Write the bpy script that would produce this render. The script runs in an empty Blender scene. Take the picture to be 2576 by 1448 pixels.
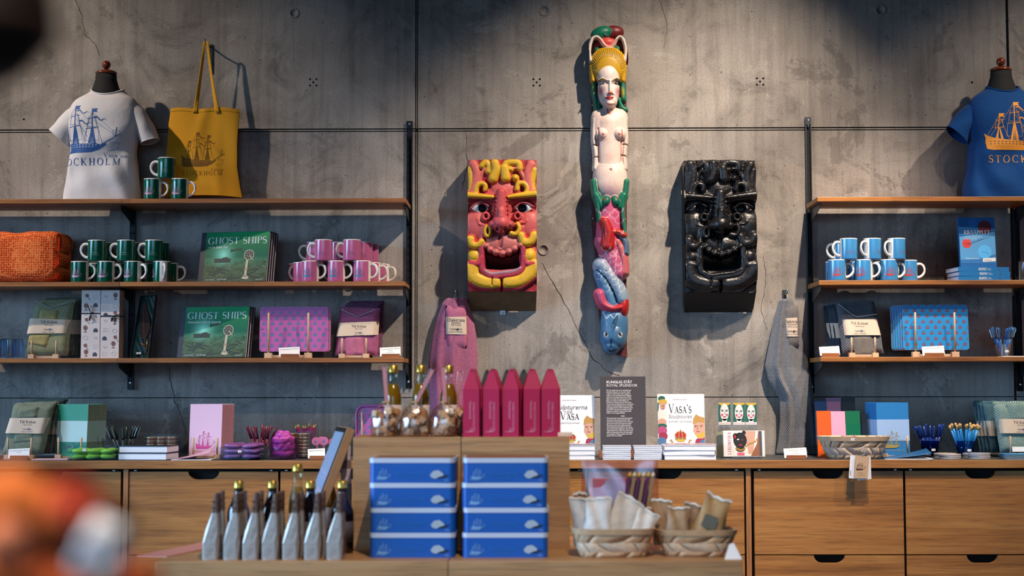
import bpy, bmesh, math, random
import numpy as np
from mathutils import Vector, Matrix
from mathutils.geometry import tessellate_polygon
from mathutils.bvhtree import BVHTree
random.seed(7)
PI = math.pi
sc = bpy.context.scene
COL = sc.collection

# ------------------------------------------------------------------ camera
FPX = 55.0 / 36.0 * 2576
CAM = Vector((0.0, -6.6, 1.17))
PITCH, YAW, ROLL = math.atan(259 / FPX), math.radians(0.53), math.radians(-0.085)
ROT = Matrix.Rotation(YAW, 3, 'Z') @ Matrix.Rotation(PI / 2 + PITCH, 3, 'X') @ Matrix.Rotation(ROLL, 3, 'Z')
cd = bpy.data.cameras.new('camera'); cam = bpy.data.objects.new('camera', cd); COL.objects.link(cam)
cam.matrix_world = Matrix.Translation(CAM) @ ROT.to_4x4()
cd.sensor_width = 36.0; cd.lens = 55.0; cd.clip_start = 0.05
cd.dof.use_dof = True; cd.dof.focus_distance = 6.42; cd.dof.aperture_fstop = 1.9
sc.camera = cam

# ------------------------------------------------------------------ world, lights, exposure
w = bpy.data.worlds.new('world'); sc.world = w; w.use_nodes = True
w.node_tree.nodes['Background'].inputs[0].default_value = (0.42, 0.62, 1.0, 1)
w.node_tree.nodes['Background'].inputs[1].default_value = 0.012
sc.view_settings.view_transform = 'Standard'; sc.view_settings.look = 'None'
sc.view_settings.gamma = 1.0; sc.view_settings.exposure = 0.0
sc.view_settings.use_curve_mapping = False
sc.cycles.use_denoising = True
sc.cycles.max_bounces = 6; sc.cycles.diffuse_bounces = 3; sc.cycles.transparent_max_bounces = 16; sc.cycles.adaptive_threshold = 0.02; sc.cycles.sample_clamp_indirect = 3.0
sc.cycles.caustics_reflective = False; sc.cycles.caustics_refractive = False

def spot(name, loc, target, power, color, size_deg, blend, radius):
    l = bpy.data.lights.new(name, 'SPOT'); l.energy = power; l.color = color
    l.spot_size = math.radians(size_deg); l.spot_blend = blend; l.shadow_soft_size = radius
    o = bpy.data.objects.new(name, l); COL.objects.link(o); o.location = loc
    o.rotation_euler = (Vector(target) - Vector(loc)).to_track_quat('-Z', 'Y').to_euler()
    return o
def area(name, loc, target, power, color, sx, sy):
    l = bpy.data.lights.new(name, 'AREA'); l.energy = power; l.color = color
    l.shape = 'RECTANGLE'; l.size = sx; l.size_y = sy
    o = bpy.data.objects.new(name, l); COL.objects.link(o); o.location = loc
    o.rotation_euler = (Vector(target) - Vector(loc)).to_track_quat('-Z', 'Y').to_euler()
    return o
WARM = (1.0, 0.825, 0.66)
SPOTS = [  # ceiling track spots, then added fill spots: location, target, power, cone, blend
    ((-3.75, -1.70, 4.10), (-1.75, 0, 1.40), 410, 58, 1.0),
    ((1.45, -1.90, 4.10), (0.34, 0, 0.98), 860, 57, 1.0),
    ((3.15, -1.85, 4.10), (2.10, 0, 1.10), 430, 54, 1.0),
    ((0.30, -4.10, 4.10), (-0.20, -1.8, 0.85), 430, 50, 1.0),
    ((-1.3, -2.40, 4.10), (-1.3, -0.45, 0.60), 75, 48, 1.0),  # added to brighten the left drawers
    ((1.9, -2.40, 4.10), (1.7, -0.45, 0.60), 250, 52, 1.0),  # added to brighten the right drawers
    ((-0.9, -6.90, 4.10), (-0.4, -5.5, 1.0), 760, 40, 1.0),  # added to brighten the scarf bundle near the camera
]
for i_, (l_, t_, p_, c_, b_) in enumerate(SPOTS):
    spot('ceiling_and_fill_spot', l_, t_, p_, WARM, c_, b_, 0.035)
# daylight: sky light only travels downwards through the windows behind the camera and on the left
for wx_ in (-4.35, -1.45, 1.45, 4.35):
    area('window_daylight', (wx_, -11.85, 1.95), (wx_, 0, -1.35), 13 if wx_ < 0 else 10, (0.36, 0.63, 1.0), 2.6, 3.5).data.spread = math.radians(54)
area('window_daylight', (-5.85, -3.9, 1.55), (0, -2.2, -1.7), 225, (0.36, 0.64, 1.0), 4.4, 2.3).data.spread = math.radians(80)

# ------------------------------------------------------------------ pixel helpers (photo frame 2576 x 1448)
def P(px, py, y):
    d = ROT @ Vector(((px - 1288) / FPX, -(py - 724) / FPX, -1))
    t = (y - CAM.y) / d.y
    return CAM + d * t
def X(px, y, py=900): return P(px, py, y).x
def Z(py, y, px=1288): return P(px, py, y).z
def S(y): return FPX / (y - CAM.y)      # pixels per metre at depth y

# ------------------------------------------------------------------ materials
def lin(c):
    if isinstance(c, str):
        c = tuple(int(c[i:i + 2], 16) for i in (1, 3, 5))
    return tuple(((x / 255) / 12.92 if x / 255 <= 0.04045 else ((x / 255 + 0.055) / 1.055) ** 2.4) for x in c) + (1,)
MATS = {}
def mat(c, rough=0.5, metal=0.0, spec=0.5, noise=0.0, bump=0.0, bscale=200.0, trans=0.0, alpha=1.0, coat=0.0, sheen=0.0, nscale=12.0, emit=0.0, sub=0.0):
    key = (str(c), rough, metal, spec, noise, bump, bscale, trans, alpha, coat, sheen, nscale, emit, sub)
    if key in MATS: return MATS[key]
    m = bpy.data.materials.new('surface_%d' % len(MATS)); m.use_nodes = True
    n = m.node_tree.nodes; L = m.node_tree.links; b = n['Principled BSDF']
    col = lin(c)
    b.inputs['Base Color'].default_value = col
    b.inputs['Roughness'].default_value = rough; b.inputs['Metallic'].default_value = metal
    b.inputs['Specular IOR Level'].default_value = spec
    b.inputs['Transmission Weight'].default_value = trans; b.inputs['Alpha'].default_value = alpha
    b.inputs['Coat Weight'].default_value = coat; b.inputs['Sheen Weight'].default_value = sheen
    b.inputs['Subsurface Weight'].default_value = sub
    if emit:
        b.inputs['Emission Color'].default_value = col; b.inputs['Emission Strength'].default_value = emit
    if noise or bump:
        tc = n.new('ShaderNodeTexCoord')
    if noise:
        t = n.new('ShaderNodeTexNoise'); t.inputs['Scale'].default_value = nscale; t.inputs['Detail'].default_value = 6
        L.new(tc.outputs['Object'], t.inputs['Vector'])
        r = n.new('ShaderNodeMapRange'); r.inputs[1].default_value = 0.3; r.inputs[2].default_value = 0.7
        r.inputs[3].default_value = 1 - noise; r.inputs[4].default_value = 1 + noise * 0.6
        L.new(t.outputs[0], r.inputs[0])
        mx = n.new('ShaderNodeMix'); mx.data_type = 'RGBA'; mx.blend_type = 'MULTIPLY'
        mx.inputs[0].default_value = 1; mx.inputs[6].default_value = col
        L.new(r.outputs[0], mx.inputs[7]); L.new(mx.outputs[2], b.inputs['Base Color'])
    if bump:
        t = n.new('ShaderNodeTexNoise'); t.inputs['Scale'].default_value = bscale; t.inputs['Detail'].default_value = 4
        L.new(tc.outputs['Object'], t.inputs['Vector'])
        bp = n.new('ShaderNodeBump'); bp.inputs['Strength'].default_value = bump; bp.inputs['Distance'].default_value = 0.004
        L.new(t.outputs[0], bp.inputs['Height']); L.new(bp.outputs[0], b.inputs['Normal'])
    MATS[key] = m
    return m

def ramp(n, stops):
    r = n.new('ShaderNodeValToRGB'); e = r.color_ramp.elements
    while len(e) < len(stops): e.new(0.5)
    for el, (p, c) in zip(e, stops): el.position = p; el.color = lin(c) if not isinstance(c, float) else (c, c, c, 1)
    return r
def mixc(n, L, kind, fac, a, b):
    m = n.new('ShaderNodeMix'); m.data_type = 'RGBA'; m.blend_type = kind
    for sock, v in ((0, fac), (6, a), (7, b)):
        if hasattr(v, 'is_output') or isinstance(v, bpy.types.NodeSocket): L.new(v, m.inputs[sock])
        else: m.inputs[sock].default_value = v
    return m.outputs[2]
def noise_node(n, L, vec, scale, detail=5, rough=0.55, dist=0.0):
    t = n.new('ShaderNodeTexNoise'); t.inputs['Scale'].default_value = scale; t.inputs['Detail'].default_value = detail
    t.inputs['Roughness'].default_value = rough; t.inputs['Distortion'].default_value = dist
    L.new(vec, t.inputs['Vector']); return t.outputs[0]
def mapped(n, L, src, scale=(1, 1, 1), loc=(0, 0, 0)):
    m = n.new('ShaderNodeMapping'); m.inputs['Scale'].default_value = scale; m.inputs['Location'].default_value = loc
    L.new(src, m.inputs['Vector']); return m.outputs[0]

def wood(c1, c2, c3, rough=0.45, axis='x', scale=1.0, stave=0.0):
    key = ('wood', c1, c2, c3, rough, axis, scale, stave)
    if key in MATS: return MATS[key]
    m = bpy.data.materials.new('oak_%d' % len(MATS)); m.use_nodes = True
    n = m.node_tree.nodes; L = m.node_tree.links; b = n['Principled BSDF']
    tc = n.new('ShaderNodeTexCoord').outputs['Object']
    oi = n.new('ShaderNodeObjectInfo')
    add = n.new('ShaderNodeVectorMath'); add.operation = 'ADD'; L.new(tc, add.inputs[0])
    mul = n.new('ShaderNodeVectorMath'); mul.operation = 'SCALE'; mul.inputs[0].default_value = (13, 7, 5); L.new(oi.outputs['Random'], mul.inputs['Scale'])
    L.new(mul.outputs[0], add.inputs[1]); v0 = add.outputs[0]
    sv = {'x': (1.2, 26, 26), 'z': (26, 26, 1.2), 'y': (26, 1.2, 26)}[axis]
    sv = tuple(s * scale for s in sv)
    fine = tuple(s * 5.5 for s in sv)
    g1 = noise_node(n, L, mapped(n, L, v0, sv), 1.0, 6, 0.6, 0.6)
    g2 = noise_node(n, L, mapped(n, L, v0, fine), 1.0, 3, 0.6)
    r = ramp(n, [(0.28, c1), (0.5, c2), (0.74, c3)]); L.new(g1, r.inputs[0])
    fr = ramp(n, [(0.36, 0.62), (0.52, 1.0)]); L.new(g2, fr.inputs[0])
    c = mixc(n, L, 'MULTIPLY', 0.75, r.outputs[0], fr.outputs[0])
    if stave:
        vo = n.new('ShaderNodeTexVoronoi'); vo.inputs['Scale'].default_value = 1.0
        L.new(mapped(n, L, v0, (1 / stave, 0.01, 0.01)), vo.inputs['Vector'])
        bw = n.new('ShaderNodeSeparateColor'); L.new(vo.outputs['Color'], bw.inputs[0])
        mr = n.new('ShaderNodeMapRange'); mr.inputs[3].default_value = 0.8; mr.inputs[4].default_value = 1.12; L.new(bw.outputs[0], mr.inputs[0])
        c = mixc(n, L, 'MULTIPLY', 1.0, c, mr.outputs[0])
    L.new(c, b.inputs['Base Color']); b.inputs['Roughness'].default_value = rough
    bp = n.new('ShaderNodeBump'); bp.inputs['Strength'].default_value = 0.18; bp.inputs['Distance'].default_value = 0.001
    L.new(g2, bp.inputs['Height']); L.new(bp.outputs[0], b.inputs['Normal'])
    MATS[key] = m; return m

def concrete():
    m = bpy.data.materials.new('concrete'); m.use_nodes = True
    n = m.node_tree.nodes; L = m.node_tree.links; b = n['Principled BSDF']
    v = n.new('ShaderNodeTexCoord').outputs['Object']
    big = noise_node(n, L, v, 0.8, 3, 0.6, 0.5)
    r = ramp(n, [(0.32, '#736d67'), (0.50, '#979089'), (0.68, '#b0aaa3')]); L.new(big, r.inputs[0])
    med = noise_node(n, L, mapped(n, L, v, (1, 1, 1.15), (3, 1, 7)), 3.4, 8, 0.74, 0.9)
    rm = ramp(n, [(0.34, 0.50), (0.42, 0.80), (0.50, 0.98), (0.60, 1.04), (0.68, 1.24)]); L.new(med, rm.inputs[0])
    c = mixc(n, L, 'MULTIPLY', 0.9, r.outputs[0], rm.outputs[0])
    bl = noise_node(n, L, mapped(n, L, v, (1, 1, 1), (11, 2, 5)), 2.2, 8, 0.74, 0.6)   # pale cement film with torn edges
    rb = ramp(n, [(0.575, 0.0), (0.595, 1.0)]); L.new(bl, rb.inputs[0])
    c = mixc(n, L, 'MIX', mul_(n, L, rb.outputs[0], 0.34), c, lin('#bdb8b0'))
    dk = ramp(n, [(0.385, 1.0), (0.41, 0.0)]); L.new(bl, dk.inputs[0])                 # dark smears
    c = mixc(n, L, 'MIX', mul_(n, L, dk.outputs[0], 0.38), c, lin('#4a4540'))
    st = noise_node(n, L, mapped(n, L, v, (26, 1, 1.4)), 1.0, 4, 0.65)
    rs = ramp(n, [(0.36, 0.70), (0.52, 1.0), (0.72, 1.10)]); L.new(st, rs.inputs[0])
    c = mixc(n, L, 'MULTIPLY', 0.7, c, rs.outputs[0])
    gr = noise_node(n, L, v, 170, 3, 0.75)
    rg = ramp(n, [(0.32, 0.62), (0.5, 1.0), (0.68, 1.16)]); L.new(gr, rg.inputs[0])
    c = mixc(n, L, 'MULTIPLY', 0.8, c, rg.outputs[0])
    vo = n.new('ShaderNodeTexVoronoi'); vo.inputs['Scale'].default_value = 30; L.new(v, vo.inputs['Vector'])
    sub = n.new('ShaderNodeMath'); sub.operation = 'SUBTRACT'; L.new(vo.outputs['Distance'], sub.inputs[0])
    szr = n.new('ShaderNodeMapRange'); szr.inputs[1].default_value = 0.46; szr.inputs[2].default_value = 0.75; szr.inputs[3].default_value = 0.0; szr.inputs[4].default_value = 0.085
    sc2 = n.new('ShaderNodeSeparateColor'); L.new(vo.outputs['Color'], sc2.inputs[0]); pw = n.new('ShaderNodeMath'); pw.operation = 'POWER'; L.new(sc2.outputs[0], pw.inputs[0]); pw.inputs[1].default_value = 3
    L.new(pw.outputs[0], szr.inputs[0]); L.new(szr.outputs[0], sub.inputs[1])
    pit = ramp(n, [(0.0, 0.22), (0.03, 1.0)]); L.new(sub.outputs[0], pit.inputs[0])
    c = mixc(n, L, 'MULTIPLY', 0.85, c, pit.outputs[0])
    L.new(c, b.inputs['Base Color']); b.inputs['Roughness'].default_value = 0.75; b.inputs['Specular IOR Level'].default_value = 0.3
    h = mixc(n, L, 'MULTIPLY', 1.0, mixc(n, L, 'MIX', 0.5, med, gr), pit.outputs[0])
    bp = n.new('ShaderNodeBump'); bp.inputs['Strength'].default_value = 0.35; bp.inputs['Distance'].default_value = 0.006
    L.new(h, bp.inputs['Height']); L.new(bp.outputs[0], b.inputs['Normal'])
    return m
def mul_(n, L, s, k):
    t = n.new('ShaderNodeMath'); t.operation = 'MULTIPLY'; L.new(s, t.inputs[0]); t.inputs[1].default_value = k
    return t.outputs[0]

def weave(c1, c2, cell=0.006, bump=0.6, kind='check', rough=0.9):
    """woven cloth: a small raised check of two yarn colours"""
    key = ('weave', c1, c2, cell, bump, kind)
    if key in MATS: return MATS[key]
    m = bpy.data.materials.new('woven_%d' % len(MATS)); m.use_nodes = True
    n = m.node_tree.nodes; L = m.node_tree.links; b = n['Principled BSDF']
    v = n.new('ShaderNodeUVMap').outputs[0]
    def wv(sc_, rot):
        mp = n.new('ShaderNodeMapping'); mp.inputs['Rotation'].default_value = (0, 0, rot); L.new(v, mp.inputs['Vector'])
        t = n.new('ShaderNodeTexWave'); t.wave_type = 'BANDS'; t.bands_direction = 'X'; t.inputs['Scale'].default_value = sc_
        t.inputs['Distortion'].default_value = 0.0; L.new(mp.outputs[0], t.inputs['Vector']); return t.outputs[1]
    k = 0.314 / cell * 1.1
    a = wv(k, math.radians(45 if kind != 'grid' else 0)); bb = wv(k, math.radians(-45 if kind != 'grid' else 90))
    mm = n.new('ShaderNodeMath'); mm.operation = 'MULTIPLY'; L.new(a, mm.inputs[0]); L.new(bb, mm.inputs[1])
    big = noise_node(n, L, mapped(n, L, v, (1, 1, 1)), 60, 3)
    r = ramp(n, [(0.05, c1), (0.45, c2)]); L.new(mm.outputs[0], r.inputs[0])
    rb = ramp(n, [(0.3, 0.8), (0.7, 1.1)]); L.new(big, rb.inputs[0])
    L.new(mixc(n, L, 'MULTIPLY', 0.8, r.outputs[0], rb.outputs[0]), b.inputs['Base Color'])
    b.inputs['Roughness'].default_value = rough; b.inputs['Specular IOR Level'].default_value = 0.2; b.inputs['Sheen Weight'].default_value = 0.15
    bp = n.new('ShaderNodeBump'); bp.inputs['Strength'].default_value = bump; bp.inputs['Distance'].default_value = cell * 0.3
    L.new(mm.outputs[0], bp.inputs['Height']); L.new(bp.outputs[0], b.inputs['Normal'])
    MATS[key] = m; return m

def vcol(rough=0.5, spec=0.5, bump=0.3, coat=0.0, bscale=90.0):
    key = ('vcol', rough, spec, bump, coat)
    if key in MATS: return MATS[key]
    m = bpy.data.materials.new('painted_wood_%d' % len(MATS)); m.use_nodes = True
    n = m.node_tree.nodes; L = m.node_tree.links; b = n['Principled BSDF']
    a = n.new('ShaderNodeVertexColor'); a.layer_name = 'paint'
    v = n.new('ShaderNodeTexCoord').outputs['Object']
    nz = noise_node(n, L, v, 38, 6, 0.65, 0.5); rr = ramp(n, [(0.3, 0.82), (0.5, 1.0), (0.72, 1.07)]); L.new(nz, rr.inputs[0])
    L.new(mixc(n, L, 'MULTIPLY', 0.8, a.outputs[0], rr.outputs[0]), b.inputs['Base Color'])
    b.inputs['Roughness'].default_value = rough; b.inputs['Specular IOR Level'].default_value = spec; b.inputs['Coat Weight'].default_value = coat
    t = noise_node(n, L, v, bscale, 4); bp = n.new('ShaderNodeBump'); bp.inputs['Strength'].default_value = bump; bp.inputs['Distance'].default_value = 0.003
    L.new(t, bp.inputs['Height']); L.new(bp.outputs[0], b.inputs['Normal'])
    MATS[key] = m; return m

def glass(tint='#f4fbff', rough=0.02, alpha=0.0):
    """thin clear wall of glass or acrylic: mostly see-through with a gloss on top"""
    key = ('glass', tint, rough, alpha)
    if key in MATS: return MATS[key]
    m = bpy.data.materials.new('clear_glass_%d' % len(MATS)); m.use_nodes = True
    n = m.node_tree.nodes; L = m.node_tree.links; n.remove(n['Principled BSDF'])
    t = n.new('ShaderNodeBsdfTransparent'); t.inputs[0].default_value = lin(tint)
    g = n.new('ShaderNodeBsdfGlossy'); g.inputs[0].default_value = lin(tint); g.inputs['Roughness'].default_value = rough
    fr = n.new('ShaderNodeFresnel'); fr.inputs[0].default_value = 1.35
    ad = n.new('ShaderNodeMath'); ad.operation = 'MULTIPLY_ADD'; ad.use_clamp = True; L.new(fr.outputs[0], ad.inputs[0]); ad.inputs[1].default_value = 0.45; ad.inputs[2].default_value = alpha
    x = n.new('ShaderNodeMixShader'); L.new(ad.outputs[0], x.inputs[0]); L.new(t.outputs[0], x.inputs[1]); L.new(g.outputs[0], x.inputs[2])
    L.new(x.outputs[0], n['Material Output'].inputs[0])
    MATS[key] = m; return m

# ------------------------------------------------------------------ mesh builder
class M:
    def __init__(s): s.v = []; s.f = []; s.m = []; s.s = []; s.uv = {}
    def add(s, vs, fs, mi=0, sm=False, xf=None):
        o = len(s.v)
        s.v += [tuple(xf @ Vector(p)) for p in vs] if xf is not None else [tuple(p) for p in vs]
        for f in fs: s.f.append([i + o for i in f]); s.m.append(mi); s.s.append(sm)
        return o
    def box(s, x0, x1, y0, y1, z0, z1, mi=0, xf=None, ch=0.0):
        if not ch:
            s.add([(x0, y0, z0), (x1, y0, z0), (x1, y1, z0), (x0, y1, z0), (x0, y0, z1), (x1, y0, z1), (x1, y1, z1), (x0, y1, z1)],
                  [(0, 3, 2, 1), (4, 5, 6, 7), (0, 1, 5, 4), (1, 2, 6, 5), (2, 3, 7, 6), (3, 0, 4, 7)], mi, False, xf)
            return s
        bm = bmesh.new(); bmesh.ops.create_cube(bm, size=1)
        for v in bm.verts: v.co = Vector(((x0 + x1) / 2 + v.co.x * (x1 - x0), (y0 + y1) / 2 + v.co.y * (y1 - y0), (z0 + z1) / 2 + v.co.z * (z1 - z0)))
        bmesh.ops.bevel(bm, geom=bm.edges[:], offset=ch, segments=2, affect='EDGES', profile=0.5)
        bm.verts.index_update()
        s.add([v.co.copy() for v in bm.verts], [[v.index for v in f.verts] for f in bm.faces], mi, False, xf); bm.free()
        return s
    def lathe(s, prof, n=24, c=(0, 0, 0), mi=0, sm=True, xf=None, sx=1.0, sy=1.0):
        vs = []; fs = []
        for r, z in prof:
            for k in range(n):
                a = 2 * PI * k / n; vs.append((c[0] + r * math.cos(a) * sx, c[1] + r * math.sin(a) * sy, c[2] + z))
        for i in range(len(prof) - 1):
            for k in range(n):
                k2 = (k + 1) % n; fs.append((i * n + k, i * n + k2, (i + 1) * n + k2, (i + 1) * n + k))
        if prof[0][0] > 1e-6: fs.append(tuple(range(n))[::-1])
        if prof[-1][0] > 1e-6: fs.append(tuple((len(prof) - 1) * n + k for k in range(n)))
        s.add(vs, fs, mi, sm, xf); return s
    def tube(s, pts, r, n=8, mi=0, closed=False, sm=True, xf=None, flat=1.0):
        pts = [Vector(p) for p in pts]; rs = r if isinstance(r, (list, tuple)) else [r] * len(pts)
        N = len(pts); vs = []; fs = []; up = Vector((0.13, 0.27, 0.95)).normalized()
        for i, p in enumerate(pts):
            if closed: t = pts[(i + 1) % N] - pts[i - 1]
            else: t = pts[min(i + 1, N - 1)] - pts[max(i - 1, 0)]
            t.normalize(); a = t.cross(up)
            if a.length < 1e-3: a = t.cross(Vector((1, 0, 0)))
            a.normalize(); b = t.cross(a).normalized(); 
            for k in range(n):
                q = 2 * PI * k / n; vs.append(p + a * math.cos(q) * rs[i] + b * math.sin(q) * rs[i] * flat)
        for i in range(N if closed else N - 1):
            j = (i + 1) % N
            for k in range(n): k2 = (k + 1) % n; fs.append((i * n + k, i * n + k2, j * n + k2, j * n + k))
        if not closed: fs.append(tuple(range(n))[::-1]); fs.append(tuple((N - 1) * n + k for k in range(n)))
        s.add(vs, fs, mi, sm, xf); return s
    def prism(s, pts, y0, y1, mi=0, xf=None, holes=()):
        """polygon in x,z pushed from y0 (front) to y1 (back), with holes"""
        loops = [list(pts)] + [list(h) for h in holes]
        flat = [p for l in loops for p in l]; n = len(flat)
        vs = [(p[0], y0, p[1]) for p in flat] + [(p[0], y1, p[1]) for p in flat]
        fs = []
        if holes:
            tr = tessellate_polygon([[Vector((p[0], p[1], 0)) for p in l] for l in loops])
            for t in tr:
                a, b, c = (Vector((flat[i][0], flat[i][1])) for i in t)
                if (b - a).cross(c - a) < 0: t = t[::-1]
                fs.append(tuple(t)); fs.append(tuple(i + n for i in t[::-1]))
        else:
            ar = sum(pts[i - 1][0] * pts[i][1] - pts[i][0] * pts[i - 1][1] for i in range(len(pts)))
            f = tuple(range(n)) if ar > 0 else tuple(range(n))[::-1]
            fs.append(f); fs.append(tuple(i + n for i in f[::-1]))
        o = 0
        for l in loops:
            k = len(l)
            for i in range(k): j = (i + 1) % k; fs.append((o + i, o + i + n, o + j + n, o + j))
            o += k
        s.add(vs, fs, mi, False, xf); return s
    def sheet(s, fn, nu, nv, mi=0, sm=True, closed=False, uv=None):
        o = len(s.v); vs = []; fs = []
        for j in range(nv + 1):
            for i in range(nu + (0 if closed else 1)):
                u, v = i / nu, j / nv; vs.append(tuple(fn(u, v)))
                if uv: s.uv[o + len(vs) - 1] = uv(u, v)
        wd = nu if closed else nu + 1
        for j in range(nv):
            for i in range(nu):
                a = j * wd + i; b = j * wd + (i + 1) % wd
                fs.append((a, b, b + wd, a + wd))
        s.add(vs, fs, mi, sm); return s
    def mesh(s, name):
        me = bpy.data.meshes.new(name); me.from_pydata(s.v, [], s.f)
        me.polygons.foreach_set('material_index', s.m); me.polygons.foreach_set('use_smooth', s.s)
        if s.uv:
            ul = me.uv_layers.new(name='UVMap'); li = np.zeros(len(me.loops), dtype=np.int32); me.loops.foreach_get('vertex_index', li)
            tab = np.zeros((len(s.v), 2), dtype=np.float32)
            for k, q in s.uv.items(): tab[k] = q
            ul.data.foreach_set('uv', tab[li].ravel())
        me.update(); return me

def setp(o, label=None, cat=None, group=None, kind=None):
    for k, v in (('label', label), ('category', cat), ('group', group), ('kind', kind)):
        if v: o[k] = v
    return o
def obj(name, m, mats, parent=None, loc=(0, 0, 0), rot=(0, 0, 0), **k):
    me = m.mesh(name) if isinstance(m, M) else m
    if not me.materials:
        for x in (mats if isinstance(mats, (list, tuple)) else [mats]): me.materials.append(x)
    o = bpy.data.objects.new(name, me); COL.objects.link(o); o.location = loc; o.rotation_euler = rot
    if parent is not None: o.parent = parent
    return setp(o, **k)
def thing(name, label, cat, loc=(0, 0, 0), rz=0.0, group=None, rx=0.0, ry=0.0):
    o = bpy.data.objects.new(name, None); COL.objects.link(o); o.location = loc; o.rotation_euler = (rx, ry, rz)
    o.empty_display_size = 0.05
    return setp(o, label, cat, group)
def dup(root, loc, rz=0.0, label=None, group=None, rx=None, ry=None):
    def cp(o, par):
        c = o.copy(); COL.objects.link(c)
        if par is not None: c.parent = par
        for ch in o.children: cp(ch, c)
        return c
    r = cp(root, None); r.location = loc
    r.rotation_euler = (root.rotation_euler[0] if rx is None else rx, root.rotation_euler[1] if ry is None else ry, rz)
    if label: r['label'] = label
    if group: r['group'] = group
    return r
def struct(name, m, mats, **k):
    o = obj(name, m, mats, **k); o['kind'] = 'structure'; return o
def rrect(x0, x1, z0, z1, r, n=5):
    pts = []
    for cx, cz, a0 in ((x1 - r, z1 - r, 0), (x0 + r, z1 - r, 90), (x0 + r, z0 + r, 180), (x1 - r, z0 + r, 270)):
        for k in range(n + 1):
            a = math.radians(a0 + 90 * k / n); pts.append((cx + r * math.cos(a), cz + r * math.sin(a)))
    return pts
def circle(cx, cz, r, n=16, rz=None): return [(cx + r * math.cos(2 * PI * k / n), cz + (rz or r) * math.sin(2 * PI * k / n)) for k in range(n)]

# ------------------------------------------------------------------ flat print (lettering, line drawings): 2D triangles mapped on a surface
class Art:
    def __init__(s): s.t = []            # (three 2D points, material index)
    def poly(s, pts, mi=0):
        pts = [Vector((p[0], p[1], 0)) for p in pts]
        for t in tessellate_polygon([pts]):
            s.t.append(([tuple(pts[i][:2]) for i in t], mi))
        return s
    def line(s, pts, w_, mi=0):
        pts = [Vector(p[:2]) for p in pts]
        L_ = []; R_ = []
        for i, p in enumerate(pts):
            d = pts[min(i + 1, len(pts) - 1)] - pts[max(i - 1, 0)]
            if d.length < 1e-9: continue
            d.normalize(); nn = Vector((-d.y, d.x)); ww = (w_[i] if isinstance(w_, (list, tuple)) else w_) / 2
            L_.append(p + nn * ww); R_.append(p - nn * ww)
        for i in range(len(L_) - 1):
            s.t.append(([tuple(L_[i]), tuple(R_[i]), tuple(R_[i + 1])], mi)); s.t.append(([tuple(L_[i]), tuple(R_[i + 1]), tuple(L_[i + 1])], mi))
        return s
    def ell(s, cx, cy, rx, ry, mi=0, n=16, rot=0):
        c_, s_ = math.cos(rot), math.sin(rot)
        pts = [(cx + rx * math.cos(2 * PI * k / n) * c_ - ry * math.sin(2 * PI * k / n) * s_, cy + rx * math.cos(2 * PI * k / n) * s_ + ry * math.sin(2 * PI * k / n) * c_) for k in range(n)]
        for k in range(1, n - 1): s.t.append(([pts[0], pts[k], pts[k + 1]], mi))
        return s
    def rect(s, x0, x1, y0, y1, mi=0): return s.poly([(x0, y0), (x1, y0), (x1, y1), (x0, y1)], mi)
    def merge(s, o, sx=1, dx=0, dy=0, mi=None, sy=None, rot=0.0):
        sy = sx if sy is None else sy; c_, s_ = math.cos(rot), math.sin(rot)
        for t, m_ in o.t:
            s.t.append(([(dx + (p[0] * sx) * c_ - (p[1] * sy) * s_, dy + (p[0] * sx) * s_ + (p[1] * sy) * c_) for p in t], m_ if mi is None else mi))
        return s
    def dense(s, L_):
        out = []; st = list(s.t)
        while st:
            t, m_ = st.pop(); e = [((t[i][0] - t[(i + 1) % 3][0]) ** 2 + (t[i][1] - t[(i + 1) % 3][1]) ** 2, i) for i in range(3)]
            l, i = max(e)
            if l > L_ * L_:
                a, b, c = t[i], t[(i + 1) % 3], t[(i + 2) % 3]; q = ((a[0] + b[0]) / 2, (a[1] + b[1]) / 2)
                st += [([a, q, c], m_), ([q, b, c], m_)]
            else: out.append((t, m_))
        s.t = out; return s
    def to(s, m, fn, base=0):
        """map to 3D with fn(u, v); faces are wound towards the viewer in front"""
        lay = -1; last = None                    # each change of ink lies a hair in front of the one before
        for t, m_ in s.t:
            if m_ != last: lay += 1; last = m_
            a = (t[1][0] - t[0][0]) * (t[2][1] - t[0][1]) - (t[1][1] - t[0][1]) * (t[2][0] - t[0][0])
            if a < 0: t = t[::-1]
            q = [fn(*p) for p in t]
            m.add([(p[0], p[1] - lay * 3e-5, p[2]) for p in q], [(0, 1, 2)], base + m_)
        return m
    def clip(s, x0, x1, y0, y1):
        def cut(poly, ax, lim, keep_lt):
            out = []
            for i in range(len(poly)):
                p, q = poly[i - 1], poly[i]; pi = (p[ax] <= lim) == keep_lt or p[ax] == lim; qi = (q[ax] <= lim) == keep_lt or q[ax] == lim
                if pi != qi:
                    k = (lim - p[ax]) / (q[ax] - p[ax]); out.append((p[0] + (q[0] - p[0]) * k, p[1] + (q[1] - p[1]) * k))
                if qi: out.append(q)
            return out
        o = []
        for t, m_ in s.t:
            pl = list(t)
            for ax, lim, k in ((0, x1, True), (0, x0, False), (1, y1, True), (1, y0, False)):
                if pl: pl = cut(pl, ax, lim, k)
            for k in range(1, len(pl) - 1): o.append(([pl[0], pl[k], pl[k + 1]], m_))
        s.t = o; return s
_TX = {}
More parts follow.
